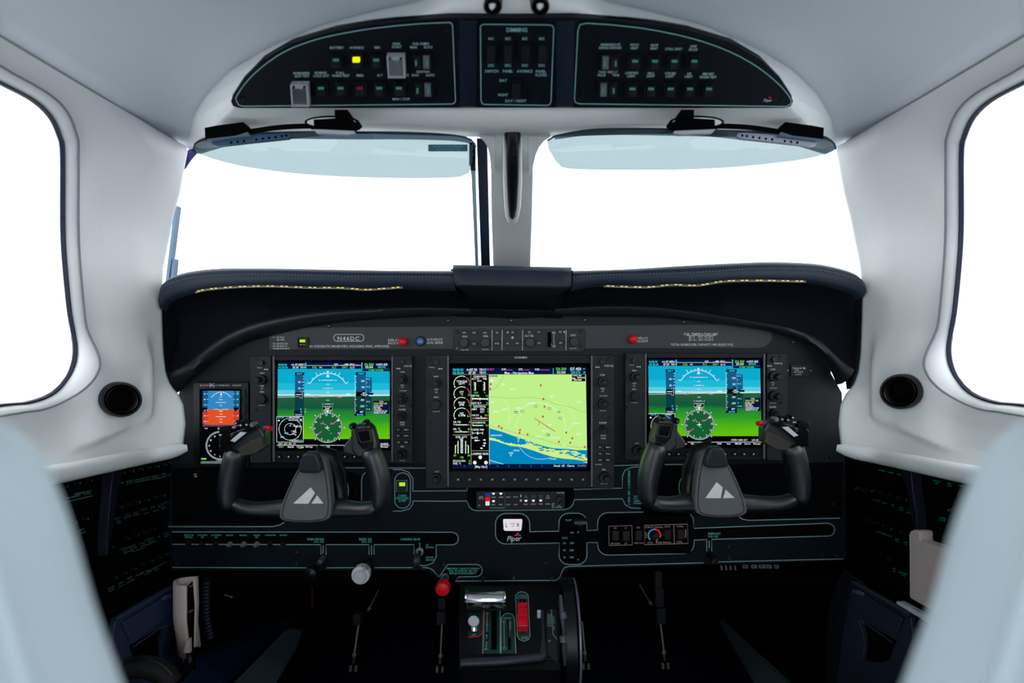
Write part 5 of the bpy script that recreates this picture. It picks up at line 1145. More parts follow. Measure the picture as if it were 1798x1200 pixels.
# ================================================================ OVERHEAD PANEL
G = OVP
bk = thing('overhead_console', 'black arched overhead backing that carries the three switch panels', 'console', G.at(899, 110))
half = [(899, 32), (820, 31), (790, 31.5), (720, 35), (650, 42.5), (588, 53), (511, 76), (460, 106), (428, 137), (409, 167), (405, 179), (409, 187), (420, 190), (600, 190), (806, 190), (899, 190)]
full = half+[(1798-a, b) for a, b in half[::-1][1:-1]]
MB().prism(G, full, -.012, .0, 1).build('backing', mat('overhead_gloss', (5, 11, 20), .4, spec=.2), bk)
C0 = [(806, 34), (1010, 34), (1007, 187), (809, 187)]
for x0, x1 in ((806, 838), (975, 1008)):
    MB().prism(G, [(x0, 35), (x1, 35), (x1-1, 187), (x0+1, 187)], 0, .004, 3).build('rib', mat('overhead_blue_gloss', (14, 26, 42), .22), bk, smooth=True)
def ovpanel(name, label, outline):
    t = thing(name, label, 'switch panel', G.at(sum(p[0] for p in outline)/len(outline), 115))
    cx = sum(p[0] for p in outline)/len(outline); cy = sum(p[1] for p in outline)/len(outline)
    MB().prism(G, [(cx+(a-cx)*1.008, cy+(b-cy)*1.02) for a, b in outline], 0, .002, .6).build('faceplate', mat('overhead_face', (4, 11, 21), .6, bump=.1, bscale=900, spec=.15), t)
    MB().line(G, outline, 1.8, .0024, True).build('outline', mat('pale_teal_line', (125, 170, 175), .8, spec=0), t)
    return t
A = lambda u, v: (400+u/3.996, v/3.996)
lo = [(415.5, 174), (415, 170)]+[(p.x, p.y) for p in spline([(417, 166), (427.5, 150), (442, 133), (462.6, 114.5), (487, 97), (512.6, 83), (550, 69.5), (587.7, 60), (650, 49), (725, 41), (785, 37.8)], 26)]+circ(788, 44.5, 7, 4, 70, 0)+[(800, 175)]+circ(793, 174, 7, 4, 0, -90)+[(427, 184.8), (420, 182.5)]
tL = ovpanel('overhead_switch_panel', 'left curved overhead panel with battery, start and ignition switches', lo)
def rock(t, x, y, w_=22, h_=25, lamp=None, dual=None, m=None, slant=.06):
    dxs = slant*h_/2
    b = MB().prism(G, [(x-w_/2, y-h_/2), (x+w_/2, y-h_/2), (x+w_/2+2*dxs, y+h_/2), (x-w_/2+2*dxs, y+h_/2)], .002, .005, .8).build('switch_frame', M_BLK, t)
    if dual:
        for k in (-1, 1):
            cx = x+k*w_*.23
            r = MB().prism(G, [(cx-w_*.16, y-h_*.40), (cx+w_*.16, y-h_*.40), (cx+w_*.16+dxs, y+h_*.40), (cx-w_*.16+dxs, y+h_*.40)], .005, .009, .6)
            r = r.build('rocker', M_GREY if k == dual else M_KNOB, parent=b, label='pale grey half' if k == dual else None)
            MB().poly(G, rect(cx-1.6+k*2, y-5, cx+1.4+k*2, y+5), .0093).build('lamp', E_DIM, parent=b)
    else:
        MB().prism(G, [(x-w_*.34, y-h_*.38), (x+w_*.34, y-h_*.38), (x+w_*.34+dxs, y+h_*.40), (x-w_*.34+dxs, y+h_*.40)], .005, .010, 1).build('rocker', m or M_KNOB, parent=b)
        if lamp:
            MB().poly(G, rr(x-5.2+dxs*.2, y-h_*.30, x+5.2+dxs*.2, y-h_*.30+4.6, 1), .0104).build('lamp', lamp, parent=b)
    return b
def guard(t, x, y, w_=31, h_=38):
    r = MB()
    o = [(x-w_/2, y-h_/2), (x+w_/2, y-h_/2), (x+w_/2+2, y+h_/2), (x-w_/2+2.5, y+h_/2)]; i = [(x-w_/2+3.4, y-h_/2+6), (x+w_/2-3.4, y-h_/2+6), (x+w_/2-1.6, y+h_/2-3), (x-w_/2+5, y+h_/2-3)]
    vs = [G.at(a, b, h) for L, h in ((o, .010), (o, .019), (i, .019), (i, .010)) for a, b in L]
    r.add(vs, [(k*4+j, k*4+(j+1) % 4, ((k+1) % 4)*4+(j+1) % 4, ((k+1) % 4)*4+j) for k in range(4) for j in range(4)])
    g_ = r.build('switch_guard', M_GUARD, t, label='clear plastic flip guard')
    MB().poly(G, i, .0165).build('guard_window', glass('guard_glass', (.45, .45, .47), .25, .3), parent=g_)
    for k in (-1, 1): MB().turn(G, x+k*w_*.3, y-h_*.5+3, [(2.4, .018), (2, .021)], 8).build('hinge', M_SCREW, parent=g_)
LAMP = {592.7: E_DIM}
for x in (592.7, 627.5, 662.8): rock(tL, x, 103, lamp=E_LAMPY if x == 627.5 else E_DIM)
MB().prism(G, rr(622, 92, 635, 101, 2), .0104, .0125, .6).build('lit_lamp', E_LAMPY, tL, label='bright yellow lit lamp')
rock(tL, 697.5, 104, lamp=E_DIM); guard(tL, 698, 104)
rock(tL, 741.6, 104, 33, 27, dual=1)
rock(tL, 532, 153, lamp=E_DIM); guard(tL, 531.5, 154)
for x in (566.4, 600.5, 633.8, 667.8, 702): rock(tL, x, 152.3, lamp=E_DRED if x == 633.8 else E_DIM)
rock(tL, 744, 152.5, 33, 27, dual=1)
M_OI = mat('overhead_ink', (165, 195, 200), .8, spec=0)
mb = MB()
for s_, x, y in (('BATTERY', 592, 81.7), ('AVIONICS', 627, 81.7), ('GEN', 662.5, 81.3), ('PUSH', 696.5, 75), ('START', 697, 80.5), ('FUEL PUMPS', 739.5, 75), ('MAN', 726.5, 81), ('AUTO', 752, 81), ('OVERSPEED', 530, 126.7), ('GOV TEST', 531, 131.8), ('REVERSE', 564, 126), ('LOCK OUT', 565, 131.3), ('STALL', 598, 126), ('WARN TEST', 599, 131), ('EMER', 633, 130.5), ('ALT', 667.5, 130), ('START MODE', 701.5, 130), ('IGNITION', 743, 124), ('MAN', 729.5, 130), ('AUTO', 755.5, 130), ('MAN / STOP', 705, 172)):
    mb.txt(G, s_, x, y, 4.3, h=.0026, sx=.88)
mb.build('lettering', M_OI, tL, kind='stuff')
for x, y in ((782, 52), (790, 170), (426, 172), (616, 70)): MB().turn(G, x, y, [(5, .002), (4.5, .003), (2, .0028)], 12).build('screw', M_SCREW, tL, smooth=True)
B6 = lambda u, v: (800+u/6, v/6)
ce = [B6(*p) for p in [(262, 275), (275, 253), (300, 246), (990, 252), (1020, 262), (1033, 290), (1004, 1060), (990, 1090), (965, 1100), (305, 1090), (280, 1080), (268, 1050)]]
tC = ovpanel('dimming_panel', 'central overhead panel headed dimming, with four rockers and a day night switch', ce)
for u in (378, 555, 733, 912): rock(tC, *B6(u, 530), w_=21, h_=36, slant=0, m=mat('rocker_black', (16, 20, 28), .45))
rock(tC, *B6(640, 917), w_=22, h_=33, slant=0, m=mat('rocker_black', (16, 20, 28), .45))
mb = MB()
mb.txt(G, 'DIMMING', *B6(645, 303), 7.6, h=.0026)
for u in (375, 553, 731, 908): mb.txt(G, 'INC', *B6(u, 396), 5, h=.0026).txt(G, 'DEC', *B6(u, 677), 5, h=.0026)
for s_, u, v_ in (('SWITCH', 380, 738), ('PANEL', 550, 738), ('AVIONICS', 727, 738), ('PANEL', 898, 740), ('FLOOD', 900, 777), ('DAY', 502, 836), ('NIGHT', 502, 987), ('DAY / NIGHT', 635, 1050)): mb.txt(G, s_, *B6(u, v_), 5, h=.0026)
mb.build('lettering', mat('pale_teal_ink', (140, 190, 195), .8, spec=0), tC, kind='stuff')
for u, v_ in ((305, 310), (985, 315), (315, 1045), (960, 1046)): MB().turn(G, *B6(u, v_), [(3.5, .002), (3, .003), (1.5, .0028)], 12).build('screw', M_SCREW, tC, smooth=True)
ro = [(1018, 41.6), (1030, 39), (1065, 41.3)]+[(p.x, p.y) for p in spline([(1075, 42), (1140, 50), (1215, 66), (1277.8, 88), (1327.8, 115), (1365.4, 145), (1382, 164)], 20)]+[(1388, 173), (1388, 180), (1380, 185.3), (1017, 180.5), (1010, 178), (1008.5, 171), (1014.5, 52)]
tR = ovpanel('overhead_switch_panel', 'right curved overhead panel with heat and exterior light switches', ro)
rock(tR, 1070, 105, 33, 27, dual=-1, slant=-.04)
for x in (1113, 1147.7, 1181.8, 1216.3): rock(tR, x, 105, lamp=E_DIM, slant=-.04)
rock(tR, 1066.5, 152.5, 33, 27, dual=-1, slant=-.04)
for x in (1108.5, 1141, 1175, 1208.8, 1242): rock(tR, x, 153.5, lamp=E_DIM, slant=-.04)
mb = MB()
for s_, x, y in (('WINDSHLD HT', 1071.5, 76.5), ('DEFOG ANTI-ICE', 1071, 82), ('PITOT', 1114, 77), ('HEAT', 1113.5, 82.5), ('PROP', 1148.5, 77.5), ('HEAT', 1148, 83), ('STALL HEAT', 1182.5, 84), ('SURF', 1217, 79.5), ('DE-ICE', 1216.5, 85), ('TAXI / REC LT', 1067.5, 124.5), ('PULSE', 1056, 130), ('TAXI', 1080.5, 130), ('LANDING', 1109, 126), ('LIGHT', 1108, 131.5), ('NAV', 1142.5, 126.5), ('LIGHT', 1142, 131.5), ('STROBE', 1176.5, 127), ('LIGHT', 1175.5, 132), ('ICE', 1209.5, 127.5), ('LIGHT', 1208.5, 132.5), ('FIRE DET', 1243, 128), ('WARN TEST', 1242.5, 133.5)):
    mb.txt(G, s_, x, y, 4.3, h=.0026, sx=.84, dy=(-.18, 1))
mb.txt(G, 'Piper', 1347.5, 174, 5.5, h=.0026, dy=(-.25, 1))
mb.build('lettering', M_OI, tR, kind='stuff')
MB().poly(G, [(1347, 170.5), (1351, 167.5), (1354, 170.5)], .0026).build('emblem_triangle', emit('emblem_magenta', (170, 25, 80)), tR)
for x, y in ((1030, 53), (1020, 171), (1374, 175), (1194, 73)): MB().turn(G, x, y, [(5, .002), (4.5, .003), (2, .0028)], 12).build('screw', M_SCREW, tR, smooth=True)
# swivel lamps above the console
for x, l in ((865.5, 'left of the two round black swivel lamps above the dimming panel'), (948, 'right of the two round black swivel lamps above the dimming panel')):
    q = on_head(x, 9); Pn = Plane(W(x, 9, .60), (0, -.8, -.6))
    t = thing('swivel_lamp', l, 'lamp', W(x, 9, .60))
    MB().turn(Pn, x, 9, [(16.5, -.03), (16.5, .006), (14, .009), (11, .006)], 28).build('ring', M_BLK, t, smooth=True)
    MB().turn(Pn, x, 9, [(11, .004), (10, .010), (7, .013), (3, .0135)], 24).build('ball', mat('gloss_black', (8, 8, 10), .18), t, smooth=True)
    MB().poly(Pn, [(x-6, 4), (x-1, 2), (x+5, 3), (x+4, 9), (x-1, 14), (x-5, 11)], .0142).build('lens', mat('lens_pale', (210, 215, 215), .2), t)
# long black trim on the centre post
t = thing('post_handle', 'long black tapered moulding running down the white centre post', 'handle', W(900, 300, .8))
pts = [W(900, 222, .785), W(900, 232, .782), W(900, 260, .79), W(900, 310, .83), W(900, 355, .885), W(899.5, 372, .91), W(899.5, 381, .925)]
MB().sweep(pts, [(.010, .006), (.0108, .009), (.0105, .011), (.0107, .012), (.0095, .012), (.0075, .010), (.005, .006)], n=20, up=(0, .75, .65)).build('body', mat('post_black', (8, 14, 26), .3), t, smooth=True)
MB().sweep([p+Vector((0, .008, -.004)) for p in pts[1:]], [(.0125, .006), (.0128, .007), (.0136, .007), (.0125, .007), (.0105, .006), (.008, .006)], n=20, up=(0, .75, .65)).build('bezel', M_WHITE, t, smooth=True)
P9 = front(.775)
MB().line(P9, rect(893.5, 253, 909, 272), .8, .0).build('window_edge', M_BLK, t)

# ================================================================ SUN VISORS
def visor(mirror, label):
    fx = (lambda x: x) if not mirror else (lambda x: 1806-x)
    t = thing('sun_visor', label, 'visor', W(fx(590), 240, .76))
    top = [(340, 262, .86), (345, 250, .85), (372, 240, .83), (430, 235, .80), (520, 232, .775), (620, 232, .76), (720, 233, .755), (800, 238, .755), (828, 246, .755), (836, 258, .755)] if not mirror else [(338, 262, .86), (345, 248, .85), (372, 236, .83), (430, 233, .80), (520, 230, .775), (620, 227, .76), (720, 226, .755), (780, 229, .755), (835, 240, .755), (845, 247, .755)]
    botm = [(341, 264, .86), (352, 271, .85), (380, 281, .83), (430, 293, .80), (500, 303, .775), (580, 309.5, .76), (680, 313, .755), (770, 313, .755), (815, 309, .755), (832, 292, .755)] if not mirror else [(339, 263, .86), (352, 269, .85), (390, 279, .83), (440, 286, .80), (520, 294, .775), (600, 298, .76), (690, 299, .755), (780, 298, .755), (822, 293, .755), (838, 268, .755)]
    a = spline([tuple(W(fx(x), y, d)) for x, y, d in top], 40); b = spline([tuple(W(fx(x), y, d)) for x, y, d in botm], 40)
    MB().loft([[p.lerp(q, k/8)+Vector((0, .012*math.sin(math.pi*k/8), 0)) for p, q in zip(a, b)] for k in range(9)]).build('shade', M_VISOR, t, smooth=True, label='transparent pale blue sheet')
    MB().sweep([p for p in a], [(.0012, .0012)]*40, n=6).build('top_edge', mat('visor_edge_dark', (40, 62, 85), .4), t, smooth=True)
    dark = [p+Vector((0, -.001, 0)) for p in a]
    MB().loft([dark[1:39], [p.lerp(q, f)+Vector((0, -.0005, 0)) for p, q, f in zip(a[1:39], b[1:39], [.12+.05*math.sin(i*.08) for i in range(38)])]]).build('tint_band', glass('visor_band', (.13, .17, .21), .06), t, smooth=True, label='darker upper band')
    # bracket arm and clamps
    ar = [W(fx(x), y, d) for x, y, d in ((632, 224, .728), (590, 222, .726), (540, 221.5, .73), (490, 224, .742), (440, 231, .76), (380, 240, .78))]
    MB().sweep(spline([tuple(p) for p in ar], 24), [(.0032, .003)]*24, n=10).build('arm', M_MATT, t, smooth=True)
    P1 = front(.722)
    MB().prism(P1, [(fx(a_), b_) for a_, b_ in ((555, 215), (600, 212), (628, 219), (631, 228), (622, 233), (555, 230))], 0, .010, 1).build('clamp', M_MATT, t, bevel=.001)
    MB().prism(P1, [(fx(a_), b_) for a_, b_ in ((553, 231), (625, 234), (627, 238), (617, 240.5), (560, 238))], .002, .008, .5).build('clip', mat('clip_grey', (190, 190, 200), .35, metal=.4), t)
    P2 = front(.765)
    MB().prism(P2, [(fx(a_), b_) for a_, b_ in ((367, 230), (388, 226), (434, 220), (440, 225), (442, 236), (420, 243), (368, 249))], 0, .012, 1).build('clamp', M_MATT, t, bevel=.001)
    MB().prism(P2, [(fx(a_), b_) for a_, b_ in ((368, 246), (440, 235), (445, 243), (372, 252))], .003, .010, .5).build('clip', mat('clip_slate', (85, 105, 125), .4), t)
    P3 = front(.77)
    q = [(375, 252), (440, 240), (500, 236), (513, 236.5), (515, 242), (508, 246), (440, 253), (385, 259.5), (377, 257)]
    r_ = MB().prism(P3, [(fx(a_), b_) for a_, b_ in q], 0, .006, .6).build('rail', mat('rail_slate', (60, 88, 118), .4) if not mirror else mat('rail_pale', (165, 170, 190), .4), t)
    mb = MB()
    for i, u in enumerate((402, 413, 424, 435, 446, 457, 468, 479, 490, 498)):
        if i == 3: continue
        mb.poly(P3, circ(fx(u+8), 253.5-(u-402)*.125-(0 if u < 480 else .4), 2.2, 10), .0064)
    mb.build('rail_hole', M_MATT, parent=r_, kind='stuff')
    # oval mount let into the header
    P4 = front(.728)
    m = MB().prism(P4, [(fx(584+a_), 216+b_) for a_, b_ in circ(0, 0, 48, 28, ry=11.5)], -.012, .004, 1).build('mount_ring', M_MATT, t)
    MB().prism(P4, [(fx(584+a_), 217+b_) for a_, b_ in circ(0, 0, 43, 28, ry=8.2)], .004, .0045).build('mount_recess', M_WHITE, t)
    MB().prism(P4, [(fx(a_), b_) for a_, b_ in ((600, 209), (622, 209), (624, 222), (600, 222))], .004, .03, 1).build('pivot', M_MATT, t)
    if not mirror:
        q = front(.752); MB().prism(q, rect(752, 254, 821, 266), 0, .0004).build('placard', mat('visor_placard', (40, 90, 108), .5), t)
        MB().txt(q, 'DO NOT USE WITH HEADSET', 787, 258, 3.4, h=.0008, sx=.8).txt(q, 'PUSH UP TO STOW VISOR', 787, 262.8, 3.0, h=.0008, sx=.8).build('lettering', mat('placard_ink', (110, 150, 160), .7), t, kind='stuff')
        MB().prism(q, [(824, 256), (830, 255), (829, 286), (824, 293)], 0, .002).build('edge_clip', mat('seal_teal', (15, 55, 80), .5), t)
        MB().txt(q, 'Rosen', 408, 260, 3).build('maker_lettering', mat('grey_ink', (110, 130, 140), .7), t) if False else None
    return t
visor(False, 'transparent pale blue sun visor above the left windscreen, with a teal placard')
visor(True, 'transparent pale blue sun visor above the right windscreen, without placard')

# ================================================================ SIDE VENTS
for px, py, sg, l in ((212, 702, -1, 'round black air vent in the white left side trim'), (1582, 688, 1, 'round black air vent in the white right side trim')):
    c = on_wall(px, py, sg); n = Vector((-sg*.82, -.57, 0)).normalized()
    Pn = Plane(c-Vector((sg*.034, .0, 0)), n); t = thing('air_vent', l, 'vent', c)
    r = 37; ry = 31
    def R(k): return [(px+a, py+b) for a, b in circ(0, 0, r*k, 36, ry=ry*k)]
    def ring(prof, nm, m, **kw):
        vs = []; 
        for k, h in prof: vs += [Pn.at(x, y, h) for x, y in R(k)]
        fs = [(i*36+j, i*36+(j+1) % 36, (i+1)*36+(j+1) % 36, (i+1)*36+j) for i in range(len(prof)-1) for j in range(36)]
        if kw.pop('cap', 0): fs.append(tuple(range((len(prof)-1)*36, len(prof)*36)))
        return MB().add(vs, fs).build(nm, m, t, smooth=True, **kw)
    ring([(1.0, -.03), (1.0, .001), (.96, .004), (.86, .004), (.82, .0), (.80, -.012)], 'flange', mat('vent_flange', (10, 10, 22), .35))
    ring([(.82, -.02), (.80, .002), (.74, .006), (.66, .003), (.60, -.004), (.56, -.006)], 'nozzle_ring', M_BLK)
    ring([(.62, -.012), (.56, -.003), (.4, .0), (.15, .001)], 'nozzle', M_MATT, cap=1)

# ================================================================ BREAKER PANELS
def breakers(sg, label, rows, labs, strap, extra):
    t = thing('breaker_panel', label, 'breaker panel', (sg*.55, .85, .68))
    Pn = Plane((sg*.553, .85, .68), (-sg, -.03, 0))
    zt, zb = .80, .52
    v = [Vector((sg*.575, .40, zt)), Vector((sg*.575, 1.0, zt)), Vector((sg*.575, 1.0, zb)), Vector((sg*.575, .40, zb))]
    v2 = [p+Vector((sg*.01, 0, 0)) for p in v]
    Pn = Plane((sg*.575, .85, .68), (-sg, 0, 0))
    MB().add(v+v2, [(0, 1, 2, 3), (7, 6, 5, 4), (0, 4, 5, 1), (1, 5, 6, 2), (2, 6, 7, 3), (3, 7, 4, 0)]).build('plate', M_MATT, t)
    for x, y, br in rows:
        b = MB().turn(Pn, x, y, [(3.4, 0), (3.4, .0015), (2.6, .002), (2.2, .005), (1.4, .0055)], 12).build('circuit_breaker', M_KNOB, t, smooth=True)
        MB().poly(Pn, rect(x-.8, y-2.4, x+1.2, y+1.6), .0062).build('rating', M_BREAK if br else M_DULL, parent=b)
    mb = MB()
    for s_, x, y, sl in labs: mb.txt(Pn, s_, x, y, 2.9, h=.0006, dx=(1, sl), dy=(.06*sg, 1))
    for p, q in extra: mb.line(Pn, [p, q], 1.1, .0006)
    mb.build('lettering', M_DIMTEAL if sg > 0 else mat('dim_teal_ink', (95, 135, 135), .8, spec=0), t, kind='stuff')
    MB().prism(Pn, strap, .004, .018, 1.5).build('strap', mat('strap_navy', (14, 16, 34), .5), t)
    return t
Z = lambda u, v: (80+u/2.857, 780+v/2.857)
rows = [Z(u, v)+(k % 3 == 2,) for k, (u, v) in enumerate([(333, 160), (378, 147), (422, 138), (468, 129), (510, 121), (550, 115), (590, 106), (625, 99), (320, 330), (362, 318), (408, 303), (455, 293), (498, 281), (540, 270), (580, 260), (318, 518), (400, 475), (447, 457), (490, 443), (530, 430), (607, 400), (335, 672), (385, 648), (432, 628), (475, 606), (518, 587), (560, 570), (597, 555), (90, 212), (150, 198), (210, 185), (130, 395), (190, 377)])]
labs = [(s_,)+Z(u, v)+(sl,) for s_, u, v, sl in [('FUEL', 335, 205, -.2), ('VENT', 335, 217, -.2), ('STARTER', 370, 197, -.2), ('ENGINE', 418, 187, -.2), ('START', 420, 198, -.2), ('LANDING', 463, 178, -.2), ('PROTECT', 505, 170, -.2), ('ENGINE', 548, 162, -.2), ('TEMP', 588, 152, -.2), ('OIL', 625, 145, -.2), ('INSTRUMENTS', 560, 172, -.2),
    ('AUX', 316, 385, -.3), ('PUMP', 320, 400, -.3), ('RIGHT', 358, 373, -.3), ('FUEL', 362, 384, -.3), ('PUMP', 366, 395, -.3), ('FLAP', 408, 355, -.3), ('MOTOR', 411, 366, -.3), ('FLAP', 450, 345, -.3), ('WARN', 454, 355, -.3), ('HVAC', 492, 328, -.3), ('TRIM', 535, 317, -.3), ('AUTO', 574, 303, -.3), ('PILOT', 578, 313, -.3), ('HEATED', 612, 292, -.3), ('LIGHTS', 550, 335, -.3),
    ('HYDRAULIC', 402, 522, -.33), ('PUMP', 438, 510, -.33), ('CTRL', 398, 536, -.33), ('POWER', 440, 522, -.33), ('STALL', 483, 498, -.33), ('WARN', 487, 510, -.33), ('SURFACE', 522, 476, -.33), ('DEICE', 525, 488, -.33), ('ICE', 565, 465, -.33), ('PITOT', 603, 448, -.33), ('HEAT', 607, 460, -.33), ('PROTECTION', 465, 530, -.33),
    ('AUTO', 325, 722, -.5), ('PILOT', 328, 735, -.5), ('STBY', 376, 697, -.5), ('BATT', 380, 712, -.5), ('PROP', 420, 672, -.5), ('FEATHER', 426, 687, -.5), ('TORQUE', 468, 655, -.5), ('FIRE', 510, 637, -.5), ('DETECT', 514, 648, -.5), ('ALTERNATOR', 550, 620, -.5), ('FIELD', 555, 630, -.5), ('HOLD', 592, 598, -.5), ('EMERGENCY', 130, 268, -.2), ('WINDSHIELD HEAT', 185, 244, -.2), ('CONTROL', 150, 262, -.2), ('POWER', 207, 250, -.2), ('RIGHT', 180, 430, -.3), ('FRONT', 185, 445, -.3)]]
strapL = [Z(u, v) for u, v in [(277, 118), (332, 110), (315, 160), (262, 480), (245, 560), (244, 500), (262, 250)]]
ex = [(Z(445, 193), Z(520, 178)), (Z(585, 165), Z(640, 152)), (Z(490, 352), Z(515, 344)), (Z(580, 328), Z(600, 319)), (Z(390, 550), Z(435, 533)), (Z(500, 510), Z(552, 487)), (Z(85, 295), Z(235, 260))]
breakers(-1, 'black circuit breaker panel on the left side wall with tilted rows of pale teal labels', rows, labs, strapL, ex)
Z = lambda u, v: (1440+u/2.857, 780+v/2.857)
rows = [Z(u, v)+(k % 4 == 1,) for k, (u, v) in enumerate([(180, 75), (218, 83), (260, 90), (305, 88), (348, 95), (397, 102), (445, 110), (195, 225), (235, 232), (278, 238), (318, 248), (362, 258), (407, 270), (452, 283), (250, 385), (293, 398), (333, 410), (377, 428), (422, 442), (360, 580), (580, 135), (637, 142), (700, 155), (765, 165), (668, 333)])]
labs = [(s_,)+Z(u, v)+(sl,) for s_, u, v, sl in [('PANEL', 312, 133, .15), ('CABIN', 355, 143, .15), ('NAV', 400, 153, .15), ('ICE', 445, 160, .15), ('LIGHT', 443, 172, .15), ('STROBE', 285, 283, .2), ('TAXI', 323, 296, .2), ('REC', 367, 308, .2), ('FAN', 410, 320, .2), ('LOW', 408, 332, .2), ('CABIN', 460, 334, .2), ('AIR COND', 458, 348, .2), ('AVIONICS', 305, 445, .25), ('COOLING', 340, 458, .25), ('MFD', 388, 478, .25), ('FAN', 389, 490, .25), ('ADC', 432, 495, .25), ('#2', 433, 506, .25), ('PFD', 373, 626, .3), ('#2', 374, 638, .3), ('AVIONICS', 418, 648, .3), ('FAN', 418, 660, .3), ('GEA', 460, 672, .3), ('MARKER', 588, 186, .15), ('ADF', 586, 198, .15), ('GPS 1', 650, 198, .15), ('COM', 650, 210, .15), ('GPS 2', 710, 210, .15), ('AUDIO', 778, 228, .15), ('STORM', 616, 372, .2), ('SCOPE', 618, 384, .2), ('TRANS', 682, 388, .2)]]
strapR = [Z(u, v) for u, v in [(446, 60), (510, 70), (525, 200), (548, 380), (552, 440), (535, 440), (500, 250), (470, 110)]]
breakers(1, 'black circuit breaker panel on the right side wall with sparse green labels', rows, labs, strapR, [])

# ================================================================ THROTTLE QUADRANT
p0, p1 = W(895, 1030, .985), W(895, 1155, .865)
QP = Plane(p0, Vector((0, -(p0-p1).z, (p0-p1).y)))
if QP.n.z < 0: QP.n = -QP.n
t = thing('throttle_quadrant', 'dark centre quadrant with chrome power lever, red slider and green placards', 'throttle quadrant', QP.at(895, 1120))
MB().prism(QP, rr(806, 1026, 984, 1158, 4), -.10, .0, 1).build('housing', mat('quadrant_black', (9, 10, 14), .5), t)
MB().sweep([QP.at(809, 1168, .004), QP.at(880, 1165, .004), QP.at(950, 1158, .004), QP.at(953, 1156, .004), QP.at(954, 1120, .002), QP.at(953, 1075, .0)], [(.006, .005)]*3+[(.006, .005), (.0028, .003), (.0024, .0026)], n=12, up=tuple(QP.n)).build('front_lip', mat('quadrant_lip', (44, 48, 58), .4), t, smooth=True)
MB().prism(QP, rr(806, 1158, 984, 1175, 4), -.12, -.002, 2).build('front_face', mat('quadrant_black', (9, 10, 14), .5), t)
V = lambda u, v: (740+u/5.453, 980+v/5.453)
MB().prism(QP, [V(440, 515), V(600, 505), V(590, 930), V(445, 925)], 0, .0015).build('plate', mat('plate_navy', (10, 14, 28), .5), t)
mb = MB()
for q in ([V(445, 530), V(592, 520), V(590, 700), V(560, 750), V(520, 772), V(448, 775)], [V(602, 508), V(752, 508), V(752, 928), V(586, 928)], [V(758, 928), V(762, 590), V(790, 550), V(830, 540), V(870, 552), V(890, 590), V(905, 928)]):
    MB().poly(QP, q, .0019).build('placard', M_GREENP, t)
MB().prism(QP, [V(900, 370), V(925, 345), V(960, 335), V(1000, 345), V(1022, 375), V(1040, 760), V(1025, 795), V(980, 812), V(940, 795), V(918, 760)], 0, .0022).build('placard', M_GREENP, t)
mb.line(QP, [V(755, 510), V(755, 928)], 1, .0023).line(QP, [V(762, 928), V(763, 590), V(790, 550), V(830, 540), V(870, 552), V(890, 590), V(905, 928)], 1, .0023).line(QP, [V(602, 508), V(586, 928)], 1, .0023)
mb.line(QP, [V(900, 370), V(925, 345), V(960, 335), V(1000, 345), V(1022, 375), V(1040, 760), V(1025, 795), V(980, 812), V(940, 795), V(918, 760)], 1, .0025, True)
mb.line(QP, [V(630, 540), V(627, 730)], .8, .0024).line(QP, [V(625, 810), V(620, 880)], .8, .0024).line(QP, [V(790, 632), V(793, 865)], .8, .0024).line(QP, circ(*V(790, 622), 2, 10), .7, .0024, True).line(QP, circ(*V(793, 878), 3, 10, ry=2), .7, .0024, True)
mb.txt(QP, 'FRICTION', *V(823, 590), 2.6, h=.0025).txt(QP, 'REV', *V(618, 888), 2.6, h=.0025).txt(QP, 'OFF', *V(498, 752), 2.8, h=.0025).txt(QP, 'CONDITION', *V(962, 375), 2.4, h=.0027).txt(QP, 'CUT OFF RUN', *V(962, 395), 2.4, h=.0027).txt(QP, 'CUT OFF', *V(985, 770), 2.4, h=.0027).txt(QP, 'FEATHER', *V(988, 785), 2.4, h=.0027).txt(QP, 'BETA', *V(625, 770), 3, h=.0026, dx=(0, 1)).txt(QP, 'MAX', *V(632, 540), 2.2, h=.0026).txt(QP, 'IDLE', *V(632, 648), 2.2, h=.0026)
mb.build('lettering', mat('pale_green_ink', (150, 185, 175), .8, spec=0), t, kind='stuff')
MB().line(QP, [V(592, 515), V(590, 700), V(575, 745), V(540, 768), V(448, 775)], 1.6, .0026).build('red_line', M_RED, t)
MB().poly(QP, [V(672, 515), V(722, 515), V(722, 890), V(668, 890)], .0027).poly(QP, [V(822, 612), V(856, 612), V(858, 892), V(832, 892)], .0027).poly(QP, [V(940, 415), V(995, 415), V(1000, 520), V(942, 520)], .0029).poly(QP, rr(*V(611, 725), *V(642, 808), 2.5), .0025).build('slot', M_MATT, t)
for u, v_ in ((515, 745), (965, 430)): MB().turn(QP, *V(u, v_), [(1.6, .002), (1.4, .003)], 8).build('screw', M_DULL, t)
# chrome power lever grip (horizontal roll)
a, b = W(817, 1053, .915), W(888, 1053, .915)
lv = MB().sweep([a, a+Vector((.003, 0, 0)), b-Vector((.003, 0, 0)), b], [(.0105, .0115), (.012, .0125), (.012, .0125), (.0105, .0115)], n=28, up=(0, 0, 1)).build('power_lever_grip', M_CHROME, t, smooth=True, label='polished chrome roll grip')
for x in (821, 884): MB().sweep([W(x-.6, 1053, .915), W(x+.6, 1053, .915)], [(.0126, .0131)]*2, n=28, up=(0, 0, 1)).build('band', M_DULL, parent=lv, smooth=True)
MB().prism(front(.93), rr(819, 1036, 887, 1073, 3), -.02, .0).build('lever_block', M_BLK, t)
MB().prism(front(.94), [(817, 1030), (886, 1030), (887, 1036), (818, 1036)], 0, .012).build('lever_top', mat('lever_green', (22, 40, 36), .3), t)
